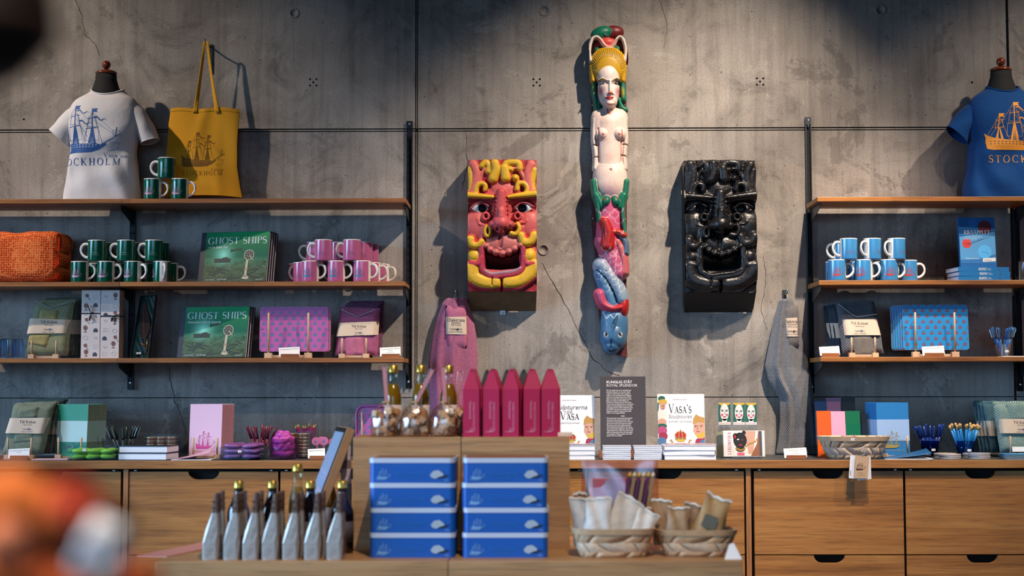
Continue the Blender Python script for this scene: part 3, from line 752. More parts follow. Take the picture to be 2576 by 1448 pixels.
# ------------------------------------------------------------------ books and notebooks
def book(name, label, cat, loc, w_, h, t_, cover, page='#d9dbe0', rz=0.0, lean=0.0, group=None, spine=None, soft=False):
    """standing book, front towards -y, base centred at loc on its back lower edge"""
    b = thing(name, label, cat, loc, rz=rz, group=group, rx=-lean)
    c = .0022 if not soft else .0008
    cov = M(); cov.box(-w_ / 2, w_ / 2, -t_, -t_ + c, 0, h); cov.box(-w_ / 2, w_ / 2, -c, 0, 0, h); cov.box(-w_ / 2, -w_ / 2 + c, -t_ + c, -c, 0, h)
    obj('cover', cov, cover, b)
    obj('pages', M().box(-w_ / 2 + c, w_ / 2 - (.003 if not soft else .0006), -t_ + c, -c, .003 if not soft else .0005, h - (.003 if not soft else .0005)), mat(page, .8, noise=.08, nscale=200), b)
    return b
def flat_book(name, label, cat, loc, w_, d, t_, cover, page='#e6e8ee', rz=0.0, group=None, spine_left=True, c=.002, front_spine=False):
    b = thing(name, label, cat, loc, rz=rz, group=group); cov = M()
    cov.box(-w_ / 2, w_ / 2, -d / 2, d / 2, 0, c); cov.box(-w_ / 2, w_ / 2, -d / 2, d / 2, t_ - c, t_)
    if front_spine: cov.box(-w_ / 2, w_ / 2, -d / 2, -d / 2 + c, c, t_ - c)
    else: cov.box(-w_ / 2, -w_ / 2 + c, -d / 2, d / 2, c, t_ - c)
    obj('cover', cov, cover, b)
    obj('pages', M().box(-w_ / 2 + c, w_ / 2 - c, -d / 2 + (c if front_spine else .0015), d / 2 - .002, c, t_ - c), mat(page, .8, noise=.1, nscale=300), b)
    return b

# ------------------------------------------------------------------ cloth packs
def pillow(m_, c4, t_, y0=0.0, lean=0.0, nu=16, nv=18, mi=0, amp=.002, seed=0, uvs=1.0):
    """soft slab: c4 = bl, br, tr, tl as (x, z)"""
    rnd = random.Random(seed); ph = [rnd.uniform(0, 6) for _ in range(6)]
    def fn(u, v):
        x = (c4[0][0] * (1 - u) + c4[1][0] * u) * (1 - v) + (c4[3][0] * (1 - u) + c4[2][0] * u) * v
        z = (c4[0][1] * (1 - u) + c4[1][1] * u) * (1 - v) + (c4[3][1] * (1 - u) + c4[2][1] * u) * v
        e = max(abs(2 * u - 1), abs(2 * v - 1)); q = max(0.0, 1 - e ** 10)
        w_ = amp * (math.sin(u * 5 + ph[0] + v * 2) + math.sin(v * 6 + ph[1] - u * 3))
        ed = (1 - q) * amp * .6
        return (x + ed * math.sin(v * 14 + ph[2]), y0 + lean * z - (t_ + w_) * q, z + ed * math.sin(u * 13 + ph[3]))
    wx = math.hypot(c4[1][0] - c4[0][0], c4[1][1] - c4[0][1]); hz = math.hypot(c4[3][0] - c4[0][0], c4[3][1] - c4[0][1])
    m_.sheet(fn, nu, nv, mi, uv=lambda u, v: (u * wx * uvs, v * hz * uvs))
    m_.add([(p[0], y0 + lean * p[1], p[1]) for p in c4], [(3, 2, 1, 0)], mi)
    return m_
def strip_c4(c4, t0, t1, out=0.0):
    """sub-quad of c4 between heights t0 and t1"""
    lp = lambda a, b, t: (a[0] + (b[0] - a[0]) * t, a[1] + (b[1] - a[1]) * t)
    q = [lp(c4[0], c4[3], t0), lp(c4[1], c4[2], t0), lp(c4[1], c4[2], t1), lp(c4[0], c4[3], t1)]
    return [(q[0][0] - out, q[0][1]), (q[1][0] + out, q[1][1]), (q[2][0] + out, q[2][1]), (q[3][0] - out, q[3][1])]
def towel_pack(label, y, z, main, band, clothm, smallm, small=(), small2=None, vneck=None, backs=0, backm=None, th=.018, lean=.16, texts=True, group='linen towel packs', title=('Till Köket', '100 % Linen', 'Växbo Lin', 'made in Sweden'), bdx=.006):
    """pixel quads (bl, br, tr, tl) for cloth, band and small cloth"""
    ox = X((main[0][0] + main[1][0]) / 2, y); t = thing('towel_pack', label, 'tea towel', (ox, y, z), group=group)
    lc = lambda q: [(P(a, b, y).x - ox, max(.0015, P(a, b, y).z - z)) for a, b in q]
    c4 = lc(main)
    cl = M(); pillow(cl, c4, th, 0, lean, seed=sum(map(ord, label)) % 99, amp=.0022); obj('folded_towel', cl, clothm, t)
    for k in range(2):      # folded edges showing at the top
        e = strip_c4(c4, .96, 1.02 + .02 * k); m2 = M(); pillow(m2, [(p[0] * (1 - .02 * k) + .004 * k, p[1]) for p in e], .006, .006 + .006 * k, lean, 10, 4, seed=k); obj('folded_edge', m2, clothm, t)
    for q in small:
        m2 = M(); pillow(m2, lc(q), .007, -th + .001, lean, 10, 10, amp=.0012, seed=5); obj('dishcloth', m2, smallm, t)
    if vneck:
        v = lc(vneck); m2 = M(); off = -th - .004
        a_, b_, c_ = v[0], v[1], v[2]
        hem = [(p[0], off + lean * p[1], p[1]) for p in v[:3]]
        dense = []
        for p, q in zip(hem, hem[1:]):
            for k in range(6): dense.append(Vector(p).lerp(Vector(q), k / 6))
        dense.append(Vector(hem[-1])); m2.tube(dense, .0016, 6)
        obj('hem', m2, mat('#9aa3a8', .9), t)
    if band:
        b4 = lc(band); m2 = M()
        def fn(u, v):
            x = (b4[0][0] * (1 - u) + b4[1][0] * u) * (1 - v) + (b4[3][0] * (1 - u) + b4[2][0] * u) * v
            zz = (b4[0][1] * (1 - u) + b4[1][1] * u) * (1 - v) + (b4[3][1] * (1 - u) + b4[2][1] * u) * v
            e = abs(2 * u - 1); return (x, lean * zz - (th + .0092) * (1 - e ** 14) - .0012, zz)
        m2.sheet(fn, 16, 3); bo = obj('paper_band', m2, KRAFT, t)
        if texts:
            cx = sum(p[0] for p in b4) / 4; zt_, zb_ = b4[3][1], b4[0][1]; hh = zt_ - zb_; a = Art()
            a.merge(text(title[0], hh * .27), 1, cx + bdx, zb_ + hh * .66); a.merge(text(title[1], hh * .12), 1, cx + bdx, zb_ + hh * .52)
            a.merge(text(title[2], hh * .15), 1, cx + bdx, zb_ + hh * .22).ell(cx + bdx + hh * .10, zb_ + hh * .27, hh * .075, hh * .075, 1); a.merge(text(title[3], hh * .12, shear=.2), 1, cx + bdx, zb_ + hh * .07)
            obj('lettering', a.to(M(), lambda u, v: (u, lean * v - th - .0112, v)), [mat('#5b4f4c', .8), mat('#5d6492', .8)], bo)
    return t

# ------------------------------------------------------------------ pens
def pen_proto(col, col2, L_=.135, r=.0049, kind='pen'):
    t = thing('pen' if kind == 'pen' else 'pencil' if kind == 'pencil' else 'paint_brush', 'x', kind)
    if kind == 'pen':
        obj('barrel', M().lathe([(.0012, 0), (r * .6, .006), (r, .014), (r, L_ * .62)], 10), mat(col, .35), t)
        obj('cap', M().lathe([(r * 1.06, L_ * .6), (r * 1.06, L_ * .985), (r * .9, L_), (r * .55, L_), (r * .5, L_ * .985)], 10), mat(col, .3), t)
        obj('clip', M().box(-r * .35, r * .35, -r * 1.5, -r * 1.0, L_ * .68, L_ * .97), mat(col2, .3, .6), t)
    elif kind == 'pencil':
        obj('barrel', M().lathe([(r, 0), (r, L_ * .9), (r * .9, L_ * .91)], 6, sm=False), mat(col, .35), t)
        obj('end', M().lathe([(r * .95, L_ * .9), (r * .55, L_ * .96), (r * .12, L_)], 8), mat(col2, .7), t)
    else:
        obj('barrel', M().lathe([(r * .7, 0), (r, L_ * .5), (r * .85, L_ * .86)], 8), mat(col, .35), t)
        obj('ferrule', M().lathe([(r * .9, L_ * .85), (r * 1.05, L_ * .93)], 8), mat('#a98a4c', .3, .9), t)
        obj('tip', M().lathe([(r * 1.05, L_ * .92), (r * 1.2, L_ * .96), (r * .7, L_)], 8), mat(col2, .9), t)
    t.location = (0, -30, 0); return t
def pen_cup(cup_label, px, y, z, rb, rt, hc, proto, n, lean, label, group, cupm=None, seed=1, first=False, sticker_txt=None, hl=1.0):
    x = X(px, y); t = thing('pen_cup', cup_label, 'cup', (x, y, z))
    m_ = M().lathe([(rb, 0), (rt, hc), (rt - .0015, hc), (rb - .0015, .003), (0.0001, .003)], 24)
    obj('glass_wall', m_, cupm or glass(), t)
    rnd = random.Random(seed); pens = []
    for k in range(n):
        a = 2 * PI * k / n + rnd.uniform(-.25, .25); rr = rb * rnd.uniform(.15, .62)
        ln = lean * rnd.uniform(.65, 1.0); lx = math.cos(a) * ln; ly = math.sin(a) * ln
        loc = (x + rr * math.cos(a) * .8, y + rr * math.sin(a) * .8, z + .0045)
        lab = label
        if first and k == 0: r = proto; r.location = loc; setp(r, lab, proto['category'], group)
        else: r = dup(proto, loc, 0, lab, group)
        r.rotation_euler = (-ly, lx, rnd.uniform(0, 6)); r.rotation_mode = 'XYZ'
        q = Vector((math.tan(lx), math.tan(ly), 1)).to_track_quat('Z', 'Y'); r.rotation_mode = 'QUATERNION'; r.rotation_quaternion = q
        r.scale = (1, 1, rnd.uniform(.93, 1.0) * hl); pens.append((loc[0] + lx * .13, r))
    for k, (_, r) in enumerate(sorted(pens, key=lambda q: q[0])): r['label'] = label + ', %s tip from the left' % ORD[k]
    if sticker_txt: sticker(t, .004, hc * .45, -rt - .0015, txt=sticker_txt)
    return t
# ================================================================== left bay: mugs
Z1, Z2, Z3 = ZS
GY = 'green ship mugs'
mug('green', 378, -.235, Z1, -8, 'green mug on top shelf under the lone raised mug, nearer the white T-shirt', GY)
mug('green', 447, -.235, Z1, -8, 'green mug on top shelf standing in front of the yellow tote bag', GY)
mug('green', 413, -.235, Z1 + MH, 178, 'green mug raised on two others beside the yellow tote bag', GY)
od = ('first', 'second', 'third', 'fourth', 'fifth')
for k, (px, dg) in enumerate(((197, -6), (263, -6), (331, -22), (404, -66))):
    mug('green', px, -.235, Z2, dg, 'green mug in the front lower row beside the orange blanket, %s from the left' % od[k], GY)
for k, px in enumerate((239, 313, 384)):
    mug('green', px, -.235, Z2 + MH, 178, 'green mug in the front upper row on the middle shelf, %s from the left' % od[k], GY)
for k, (px, dg) in enumerate(((236, 200), (300, -10), (366, -6), (424, -4))):
    mug('green', px, -.138, Z2, dg, 'green mug in the shaded back lower row on the middle shelf, %s from the left' % od[k], GY)
for k, px in enumerate((258, 330, 400)):
    mug('green', px, -.138, Z2 + MH, 178, 'green mug in the shaded back upper row on the middle shelf, %s from the left' % od[k], GY)
GP = 'pink ship mugs'
for k, (px, dg) in enumerate(((779, -10), (845, -10), (910, -14))):
    mug('pink', px, -.235, Z2, dg, 'pink mug with blue ship in the front lower row, %s from the left' % od[k], GP)
for k, px in enumerate((812, 884)):
    mug('pink', px, -.235, Z2 + MH, 174, 'pink mug in the front upper row, %s of the two' % ('left' if k == 0 else 'right'), GP)
for k, (px, dg, yy) in enumerate(((758, 150, -.165), (745, 120, -.09), (845, 150, -.145), (934, -8, -.150), (958, -20, -.07))):
    mug('pink', px, yy, Z2, dg, ('pink mug half hidden at the left end of the lower pink row', 'rearmost pink mug at the left end of the lower pink row', 'pink mug hidden behind the middle of the lower pink row', 'pink mug behind the right end of the lower pink row', 'pink mug with its handle farthest to the right near the shelf rail')[k], GP)
for k, (px, yy) in enumerate(((790, -.135), (850, -.135), (914, -.135), (930, -.05))):
    mug('pink', px, yy, Z2 + MH, 176, ('pink mug behind the left mug of the upper pink row', 'pink mug in shade between the two front upper pink mugs', 'pink mug right behind the right front upper pink mug', 'rearmost pink mug at the right end of the upper pink row')[k], GP)

# ------------------------------------------------------------------ folded orange wool blanket
def blanket():
    y = -.15; x0, x1 = X(-70, y), X(160, y); h = Z(588, y, 100) - Z2; t = thing('folded_blanket', 'bright orange wool blanket folded on the middle shelf', 'blanket', ((x0 + x1) / 2, y, Z2 + .003))
    hw = (x1 - x0) / 2; m_ = M()
    key = 'woven wool'; ma = bpy.data.materials.new('orange_wool'); ma.use_nodes = True; n = ma.node_tree.nodes; L = ma.node_tree.links; b = n['Principled BSDF']
    v = n.new('ShaderNodeTexCoord').outputs['Object']; vo = n.new('ShaderNodeTexVoronoi'); vo.inputs['Scale'].default_value = 105; vo.inputs['Randomness'].default_value = .35; L.new(v, vo.inputs['Vector'])
    r = ramp(n, [(0.15, '#8c2a06'), (0.42, '#d9531a'), (0.75, '#f08a4a')]); L.new(vo.outputs['Distance'], r.inputs[0]); L.new(r.outputs[0], b.inputs['Base Color'])
    b.inputs['Roughness'].default_value = 1; b.inputs['Sheen Weight'].default_value = .5; b.inputs['Sheen Tint'].default_value = lin('#ff7a30')
    bp = n.new('ShaderNodeBump'); bp.inputs['Strength'].default_value = .9; bp.inputs['Distance'].default_value = .003; bp.invert = False; L.new(vo.outputs['Distance'], bp.inputs['Height']); L.new(bp.outputs[0], b.inputs['Normal'])
    def fn(u, v):
        a = 2 * PI * u; c_, s_ = math.cos(a), math.sin(a); e = .35
        py = math.copysign(abs(c_) ** e, c_); pz = math.copysign(abs(s_) ** e, s_)
        x = -hw + 2 * hw * v; q = max(0, 1 - (abs(2 * v - 1)) ** 9) ** .5
        k = .75 + .25 * q; top = h * (1 + .015 * math.sin(9 * v) - .03 * (v < .3))
        return (x, -.115 * py * k * (1 + .03 * math.sin(x * 23)), top / 2 + top / 2 * pz * k + .002 * math.sin(x * 60 + 3 * a))
    m_.sheet(fn, 64, 40, closed=True, uv=lambda u, v: (v * 2 * hw, u * .85)); 
    o = obj('wool_body', m_, ma, t)
    # curled fold ends on the right
    for k, (zz, rr, yy) in enumerate(((h * .78, .034, -.03), (h * .45, .03, -.045), (h * .18, .028, -.03))):
        m2 = M(); m2.sheet(lambda u, v: (hw - .012 + (rr * .8) * math.sin(PI * u) * (1 + .1 * math.sin(v * 20)), yy - .07 + .15 * v, zz + rr * 1.25 * -math.cos(PI * u)), 14, 12, uv=lambda u, v: (u * .1, v * .15)); obj('fold_end', m2, ma, t)
blanket()

# ------------------------------------------------------------------ wreck picture books
def ghost_cover_mat():
    m = bpy.data.materials.new('sea_photo_print'); m.use_nodes = True; n = m.node_tree.nodes; L = m.node_tree.links; b = n['Principled BSDF']
    v = n.new('ShaderNodeTexCoord').outputs['Object']; sp = n.new('ShaderNodeSeparateXYZ'); L.new(v, sp.inputs[0])
    mr = n.new('ShaderNodeMapRange'); mr.inputs[1].default_value = 0; mr.inputs[2].default_value = .215; L.new(sp.outputs[2], mr.inputs[0])
    r = ramp(n, [(0.0, '#4a5a43'), (0.28, '#4f6a4c'), (0.44, '#3f7a5b'), (0.50, '#0e6048'), (0.72, '#0b6d48'), (1.0, '#118a52')]); L.new(mr.outputs[0], r.inputs[0])
    nz = noise_node(n, L, mapped(n, L, v, (1, 1, 2.2)), 38, 6, .7, 1.0); rn = ramp(n, [(0.35, 0.35), (0.55, 1.0), (0.7, 1.35)]); L.new(nz, rn.inputs[0])
    lowm = ramp(n, [(0.40, 1.0), (0.52, 0.0)]); L.new(mr.outputs[0], lowm.inputs[0])
    c = mixc(n, L, 'MULTIPLY', lowm.outputs[0], r.outputs[0], rn.outputs[0])
    d = n.new('ShaderNodeVectorMath'); d.operation = 'DISTANCE'; d.inputs[1].default_value = (-.045, -.025, .115); L.new(v, d.inputs[0])
    g = n.new('ShaderNodeMapRange'); g.inputs[1].default_value = .075; g.inputs[2].default_value = .0; L.new(d.outputs['Value'], g.inputs[0])
    gp = n.new('ShaderNodeMath'); gp.operation = 'POWER'; gp.inputs[1].default_value = 2.2; L.new(g.outputs[0], gp.inputs[0])
    c = mixc(n, L, 'MIX', gp.outputs[0], c, lin('#8fe6cf'))
    L.new(c, b.inputs['Base Color']); b.inputs['Roughness'].default_value = .3
    return m
GHM = ghost_cover_mat(); NAVY = mat('#141c2e', .5); PALE = mat('#b9c3c4', .5)
def ghost_book(px0, px1, pyt, y, z, sub, label, copies, tag):
    s = S(y); w_, h = .300, .2135; rz = math.radians(-13); lean = math.radians(11); x = X((px0 + px1) / 2, y)
    grp = 'wreck picture books'
    for k in range(copies, -1, -1):
        off = Vector((-math.sin(rz), math.cos(rz), 0)) * (.024 * k); loc = Vector((x, y, z)) + off
        b = book('picture_book', label if k == 0 else 'copy number %s behind the green wreck picture book %s' % (('zero', 'one', 'two', 'three')[k], tag), 'book', loc, w_, h, .020, NAVY, rz=rz, lean=lean, group=grp)
        if k: continue
        f = -.0202; x0, x1 = -w_ / 2 + .022, w_ / 2
        obj('cover_photo', M().box(x0, x1, f - .0004, f, 0.001, h - .001), GHM, b)
        ff = f - .0006; a = Art()     # 0 pale, 1 dark, 2 rust brown, 3 bone, 4 mid green
        ti = serif('GHOST SHIPS', .0295, .11, .17, .03); kx = .258 / ti.w; a.merge(ti, kx, x0 + .010, h - .052, 0, sy=1.0)
        a.merge(text(sub, .0135, 'LEFT', .22, bold=.01), 1, x0 + .010, h - .069, 0)
        a.rect(-.085, -.012, .082, .100, 1); a.poly([(-.052, .100), (-.02, .100), (-.028, .106), (-.045, .104)], 1)
        rnd = random.Random(4)
        for q in range(26):
            cx, cz = rnd.uniform(x0 + .012, x1 - .012), rnd.uniform(.012, .07); an = rnd.choice((.5, .6, -.5, -.7, 1.0, .2)); L_ = rnd.uniform(.015, .036)
            cx = min(max(cx, x0 + .036), x1 - .036)
            a.line([(cx - L_ * math.cos(an), cz - L_ * .7 * math.sin(an) * .8), (cx + L_ * math.cos(an), cz + L_ * .7 * math.sin(an) * .8)], rnd.uniform(.002, .0055), 1 if q % 3 else 4)
        tx = .062
        a.line([(tx - .004, .022), (tx, .092)], .0105, 3); a.ell(tx - .003, .016, .0155, .006, 3).ell(tx - .003, .024, .010, .004, 3)
        a.ell(tx + .006, .113, .0225, .0225, 3, 22).ell(tx + .006, .113, .0195, .0195, 1, 22)
        for q in range(10): an = q * PI / 5 + .2; a.line([(tx + .006 + .006 * math.cos(an), .113 + .006 * math.sin(an)), (tx + .006 + .018 * math.cos(an), .113 + .018 * math.sin(an))], .0013, 3)
        a.line([(tx + .006, .113), (tx + .026, .090)], .0028, 3); a.line([(tx - .003, .048), (tx - .002, .058)], .004, 2)
        dx, dz = .006, .136; a.line([(dx - .015, dz - .003), (dx + .012, dz + .002)], .007, 1).line([(dx + .01, dz + .002), (dx + .024, dz - .001), (dx + .032, dz - .010)], .003, 1).line([(dx + .01, dz + .003), (dx + .03, dz + .006)], .003, 1).ell(dx - .018, dz - .001, .004, .004, 1).line([(dx - .012, dz - .003), (dx - .022, dz - .010)], .002, 1)
        a.merge(text('Jonas Dahm     Carl Douglas', .0082, 'LEFT', bold=.01), 1, x0 + .012, .008, 0); a.merge(text('Max Ström', .007, 'LEFT'), 1, x1 - .045, .006, 0)
        prt(b, 'cover_print', a, [PALE, mat('#12261f', .5), mat('#a35a36', .5), mat('#b5ab92', .5), mat('#3f5a45', .5)], ff)
ghost_book(487, 683, 573, -.20, Z2, 'of the Baltic Sea', 'green wreck picture book with English subtitle beside the pink mugs', 3, 'on the middle shelf')
ghost_book(437, 633, 762, -.20, Z3, 'Östersjöns okända historia', 'green wreck picture book with Swedish subtitle beside the pink tray', 2, 'on the lower shelf')

# ------------------------------------------------------------------ shelf three: glasses, towels, gift boxes, quill, tray
def ribbed_glass(px, y, z, label, rot=0):
    t = thing('drinking_glass', label, 'glass', (X(px, y), y, z), rot, group='ribbed drinking glasses')
    m_ = M(); R, H = .0345, .083; n = 48
    def ring(r, zz, k=0.05): return [(r * (1 + k * math.cos(12 * 2 * PI * i / n)) * math.cos(2 * PI * i / n), r * (1 + k * math.cos(12 * 2 * PI * i / n)) * math.sin(2 * PI * i / n), zz) for i in range(n)]
    rings = [ring(R * .88, 0), ring(R, .008), ring(R, H * .93), ring(R * .98, H, 0), ring(R * .93, H, 0), ring(R * .9, .012, 0), ring(.0005, .01, 0)]
    fs = [(i * n + k, i * n + (k + 1) % n, (i + 1) * n + (k + 1) % n, (i + 1) * n + k) for i in range(len(rings) - 1) for k in range(n)] + [tuple(range(n))[::-1]]
    m_.add([p for r in rings for p in r], fs, 0, True); obj('ribbed_wall', m_, glass('#e9f6ff', .16, .02), t)
    return t
ribbed_glass(-4, -.20, Z3, 'ribbed clear drinking glass cut by the left photo edge'); ribbed_glass(36, -.20, Z3, 'ribbed clear drinking glass next to the olive towel pack', .3)
ribbed_glass(20, -.11, Z3, 'ribbed clear drinking glass behind two others at the left edge', .1)
OLIVE = weave('#6f7355', '#a7a682', .0075); OLIVE_SHADE = weave('#565d55', '#7d8578', .0075); YEL = weave('#8f8152', '#b6a671', .003, .3)  # the darker olive weave puts the shade of the rear packs into the cloth colour
for k in range(4):
    y_ = -.125 + .030 * k; px = 148 + 15 * k - 4 * k
    towel_pack('olive towel pack in shade behind the front one on the lower shelf, %s back' % od[k], y_, Z3, [(84 + 9 * k, 893), (176 + 9 * k, 893), (194 + 5 * k, 752), (104 + 5 * k, 753)], [(90 + 9 * k, 840), (184 + 9 * k, 840), (190 + 7 * k, 804), (96 + 7 * k, 804)], OLIVE_SHADE, YEL, th=.012, texts=False)
towel_pack('olive linen towel pack with pale paper band beside the gift boxes', -.19, Z3, [(63, 893), (170, 894), (181, 757), (84, 757)], [(64, 839), (171, 838), (176, 804), (70, 800)], OLIVE, YEL,
           small=[[(96, 806), (143, 806), (146, 779), (99, 778)], [(71, 862), (119, 872), (130, 840), (76, 841)]], vneck=[(88, 758), (126, 774), (176, 757)], th=.02)
peg_stand((79, 141), 856, -.238, Z3, 'pale wooden peg stand holding the olive towel pack on the lower shelf')
def gift_box(px0, px1, label, bow, seed):
    y = -.19; w_ = (px1 - px0) / S(y); h = Z(731, y, px0) - Z3; x = X((px0 + px1) / 2, y)
    t = thing('gift_box', label, 'box', (x, y, Z3)); d = .075
    obj('carton', M().box(-w_ / 2 + .0005, w_ / 2 - .0005, -d / 2, d / 2, 0, h, ch=.0008), mat('#d8cbc6', .6, noise=.05), t)
    a = Art(); rnd = random.Random(seed); f = -d / 2 - .0004      # 0 brown, 1 slate, 2 faint grey
    for r in range(8):
        for c in range(2):
            cx = -w_ / 4 + c * w_ / 2 + rnd.uniform(-.004, .004); cz = .018 + r * (h - .03) / 7.6 + rnd.uniform(-.006, .006); k = (r * 2 + c + seed) % 6
            if k == 0: a.ell(cx, cz + .006, .009, .010, 0).line([(cx, cz - .003), (cx, cz - .010)], .002, 0).ell(cx, cz - .011, .007, .002, 0)
            elif k == 1: a.rect(cx - .009, cx + .009, cz - .006, cz + .006, 1).rect(cx - .005, cx + .005, cz + .006, cz + .010, 1)
            elif k == 2: a.poly([(cx - .009, cz + .008), (cx + .004, cz + .012), (cx + .008, cz), (cx - .005, cz - .004)], 0).line([(cx + .002, cz - .002), (cx + .012, cz - .014)], .0022, 0)
            elif k == 3: a.line([(cx - .009, cz - .007), (cx + .009, cz - .007), (cx + .009, cz + .007), (cx - .009, cz + .007), (cx - .009, cz - .007)], .0008, 2); a.line([(cx - .006, cz), (cx + .006, cz)], .0006, 2)
            elif k == 4: a.line([(cx + .009 * math.cos(q), cz + .008 * math.sin(q)) for q in [i * PI / 8 for i in range(17)]], .001, 2)
            else: a.line([(cx - .008 + .002 * i, cz + .006 * math.sin(i * 1.3)) for i in range(9)], .001, 2)
    a.clip(-w_ / 2 + .001, w_ / 2 - .001, .001, h - .001)
    prt(t, 'printed_motifs', a, [mat('#7a5650', .7), mat('#3e4250', .7), mat('#9a8f8e', .7)], f)['kind'] = 'stuff'
    RB = mat('#121417', .35); zb = bow[0] * h
    rb = M(); rb.box(-w_ / 2 - .0008, w_ / 2 + .0008, -d / 2 - .0012, d / 2 + .0012, zb - .0025, zb + .0025); o = obj('ribbon', rb, RB, t)
    kn = M(); kx = bow[1] * w_
    for dx, dz in bow[2]:
        kn.tube([(kx, f - .003, zb), (kx + dx * .5, f - .010, zb + dz * .5 + .001), (kx + dx, f - .006, zb + dz)], [.0018, .004, .003], 6, flat=.4)
    kn.lathe([(.0001, -.004), (.004, 0), (.0001, .004)], 8, (kx, f - .005, zb)); obj('bow', kn, RB, o)
gift_box(209, 257, 'white printed gift box with black ribbon, left of the pair', (.66, .02, ((-.012, .034), (.006, -.024), (-.004, -.03), (.012, .004))), 0)
gift_box(257.5, 305, 'white printed gift box with black ribbon, right of the pair', (.62, .18, ((.03, .006), (-.006, -.022), (.012, -.012), (-.02, .002))), 3)
def quill_box():
    y = -.17; x0, x1, xt0, xt1 = 329, 374, 351, 391; x = X(352, y); h = Z(741, y, 360) - Z3
    t = thing('quill_set', 'boxed quill pen set lined with dark green satin', 'pen set', (x, y, Z3))
    q = [(P(329, 898, y).x - x, 0), (P(376, 898, y).x - x, 0), (P(391, 741, y).x - x, h), (P(351, 741, y).x - x, h)]
    lean = .1
    xf = Matrix.Shear('XY', 4, (0, 0)) if False else None
    tr = Matrix(((1, 0, 0, 0), (0, 1, lean, 0), (0, 0, 1, 0), (0, 0, 0, 1)))
    ins = lambda k: [(q[0][0] + k, q[0][1] + k), (q[1][0] - k, q[1][1] + k), (q[2][0] - k, q[2][1] - k), (q[3][0] + k, q[3][1] - k)]
    fr = M().prism(q, -.022, .01, xf=tr, holes=[ins(.003)[::-1]]); fr.prism(q, .01, .012, xf=tr); obj('tray', fr, mat('#2d2420', .5), t)
    sm = M()
    i4 = ins(.0035)
    sm.sheet(lambda u, v: tr @ Vector(((i4[0][0] * (1 - u) + i4[1][0] * u) * (1 - v) + (i4[3][0] * (1 - u) + i4[2][0] * u) * v, .004 - .003 * math.sin(u * 7 + v * 9) * math.sin(v * 11 + u * 3), i4[0][1] * (1 - v) + i4[3][1] * v)), 16, 40)
    obj('satin_lining', sm, mat('#0d4a44', .25, sheen=.6), t)
    pp = lambda px, py: ((P(px, py, y).x - x), max(.004, P(px, py, y).z - Z3))
    fe = [pp(*c) for c in ((358, 852), (351, 830), (352, 800), (354, 775), (362, 755), (369, 775), (375, 800), (377, 825), (368, 850))]
    obj('feather', M().prism(fe, -.008, -.006, xf=tr), mat('#5a3a36', .8, noise=.2, nscale=60), t)
    a_, b_ = pp(361, 760), pp(366, 880); obj('feather_shaft', M().tube([tr @ Vector((p[0], -.010, p[1])) for p in (a_, pp(361, 820), b_)], .001, 6), mat('#b98a63', .5), t)
    c_ = pp(347, 886); obj('ink_bottle', M().lathe([(.011, 0), (.0115, .012), (.009, .016), (.005, .018), (.005, .024), (.006, .024), (.006, .029), (0.0001, .030)], 16, xf=tr @ Matrix.Translation((c_[0], -.012, .010)) @ Matrix.Scale(.85, 4)), mat('#231a20', .25), t)
    n0, n1 = pp(352, 862), pp(376, 872); obj('pen_nib_holder', M().tube([tr @ Vector((n0[0], -.012, n0[1])), tr @ Vector((n1[0] - .006, -.012, n1[1]))], .0035, 8), mat('#8a5a3a', .3, .8), t)
    n0, n1 = pp(372, 850), pp(368, 892); obj('metal_nib', M().tube([tr @ Vector((n0[0], -.012, n0[1])), tr @ Vector((n1[0], -.012, n1[1]))], .0026, 8), mat('#b98d52', .25, .9), t)
    lp = pp(352, 888)
    a = Art().poly(rrect(lp[0] - .010, lp[0] + .010, lp[1] - .0045, lp[1] + .0045, .003)); prt(t, 'price_sticker', a, TAGM, 0, lambda u, v: tr @ Vector((u, -.0235, v)))
    lid = M().prism(ins(.001), -.0235, -.0225, xf=tr); obj('clear_lid', lid, glass('#ffffff', .03, .0), t)
quill_box()

def tray(px0, px1, py0, py1, y, z, label, col, ink, n_behind, behind_label, group, dx=-8, rim=False, hole=True, skew=0.0, zoff=0.0):
    s = S(y); w_, h = (px1 - px0) / s, (py1 - py0) / s; x = X((px0 + px1) / 2, y); r = .012 if not rim else .03
    z0 = max(z, Z(py1, y, px0)) + zoff
    for k in range(n_behind, -1, -1):
        yy = y + .010 * k
        t = thing('serving_board', label if k == 0 else behind_label % od[k - 1], 'tray', (x + dx / s * k * .75, yy, z0), group=group, rx=math.radians(-5))
        hs = [circle(-w_ / 2 + .012, h / 2, .0028, 10)] if hole else []
        obj('board', M().prism(rrect(-w_ / 2, w_ / 2, 0, h, r), -.003, .003, holes=hs), [mat(col, .35)], t)
        ed = M().prism(rrect(-w_ / 2 - .0006, w_ / 2 + .0006, -.0006, h + .0006, r), -.0015, .0015, holes=[rrect(-w_ / 2 + .0003, w_ / 2 - .0003, .0003, h - .0003, r)[::-1]]); obj('edge', ed, mat('#c9a6a0', .5), t)
        if rim:
            pts = [(p[0], -.006, p[1]) for p in rrect(-w_ / 2 + .002, w_ / 2 - .002, .002, h - .002, r, 6)]
            obj('raised_rim', M().tube(pts, .0055, 8, closed=True), mat(col, .35), t)
        if k < 2:
            a = Art(); nx = max(2, int(round(w_ / .0345))); nz = max(3, int(round(h / .0225)))
            for j in range(nz + 1):
                for i in range(nx + 1):
                    cx = -w_ / 2 + (i + (.5 if j % 2 else 0)) * w_ / nx - .009; cz = (j) * h / nz - .006
                    a.merge(SHIP[0], .0215, cx, cz)
            for t_ in [a]: t_.clip(-w_ / 2 + .003, w_ / 2 - .003, .003, h - .003)
            prt(t, 'ship_pattern', a, [mat(ink, .4), mat(ink, .4)], -.0034)
    return z0
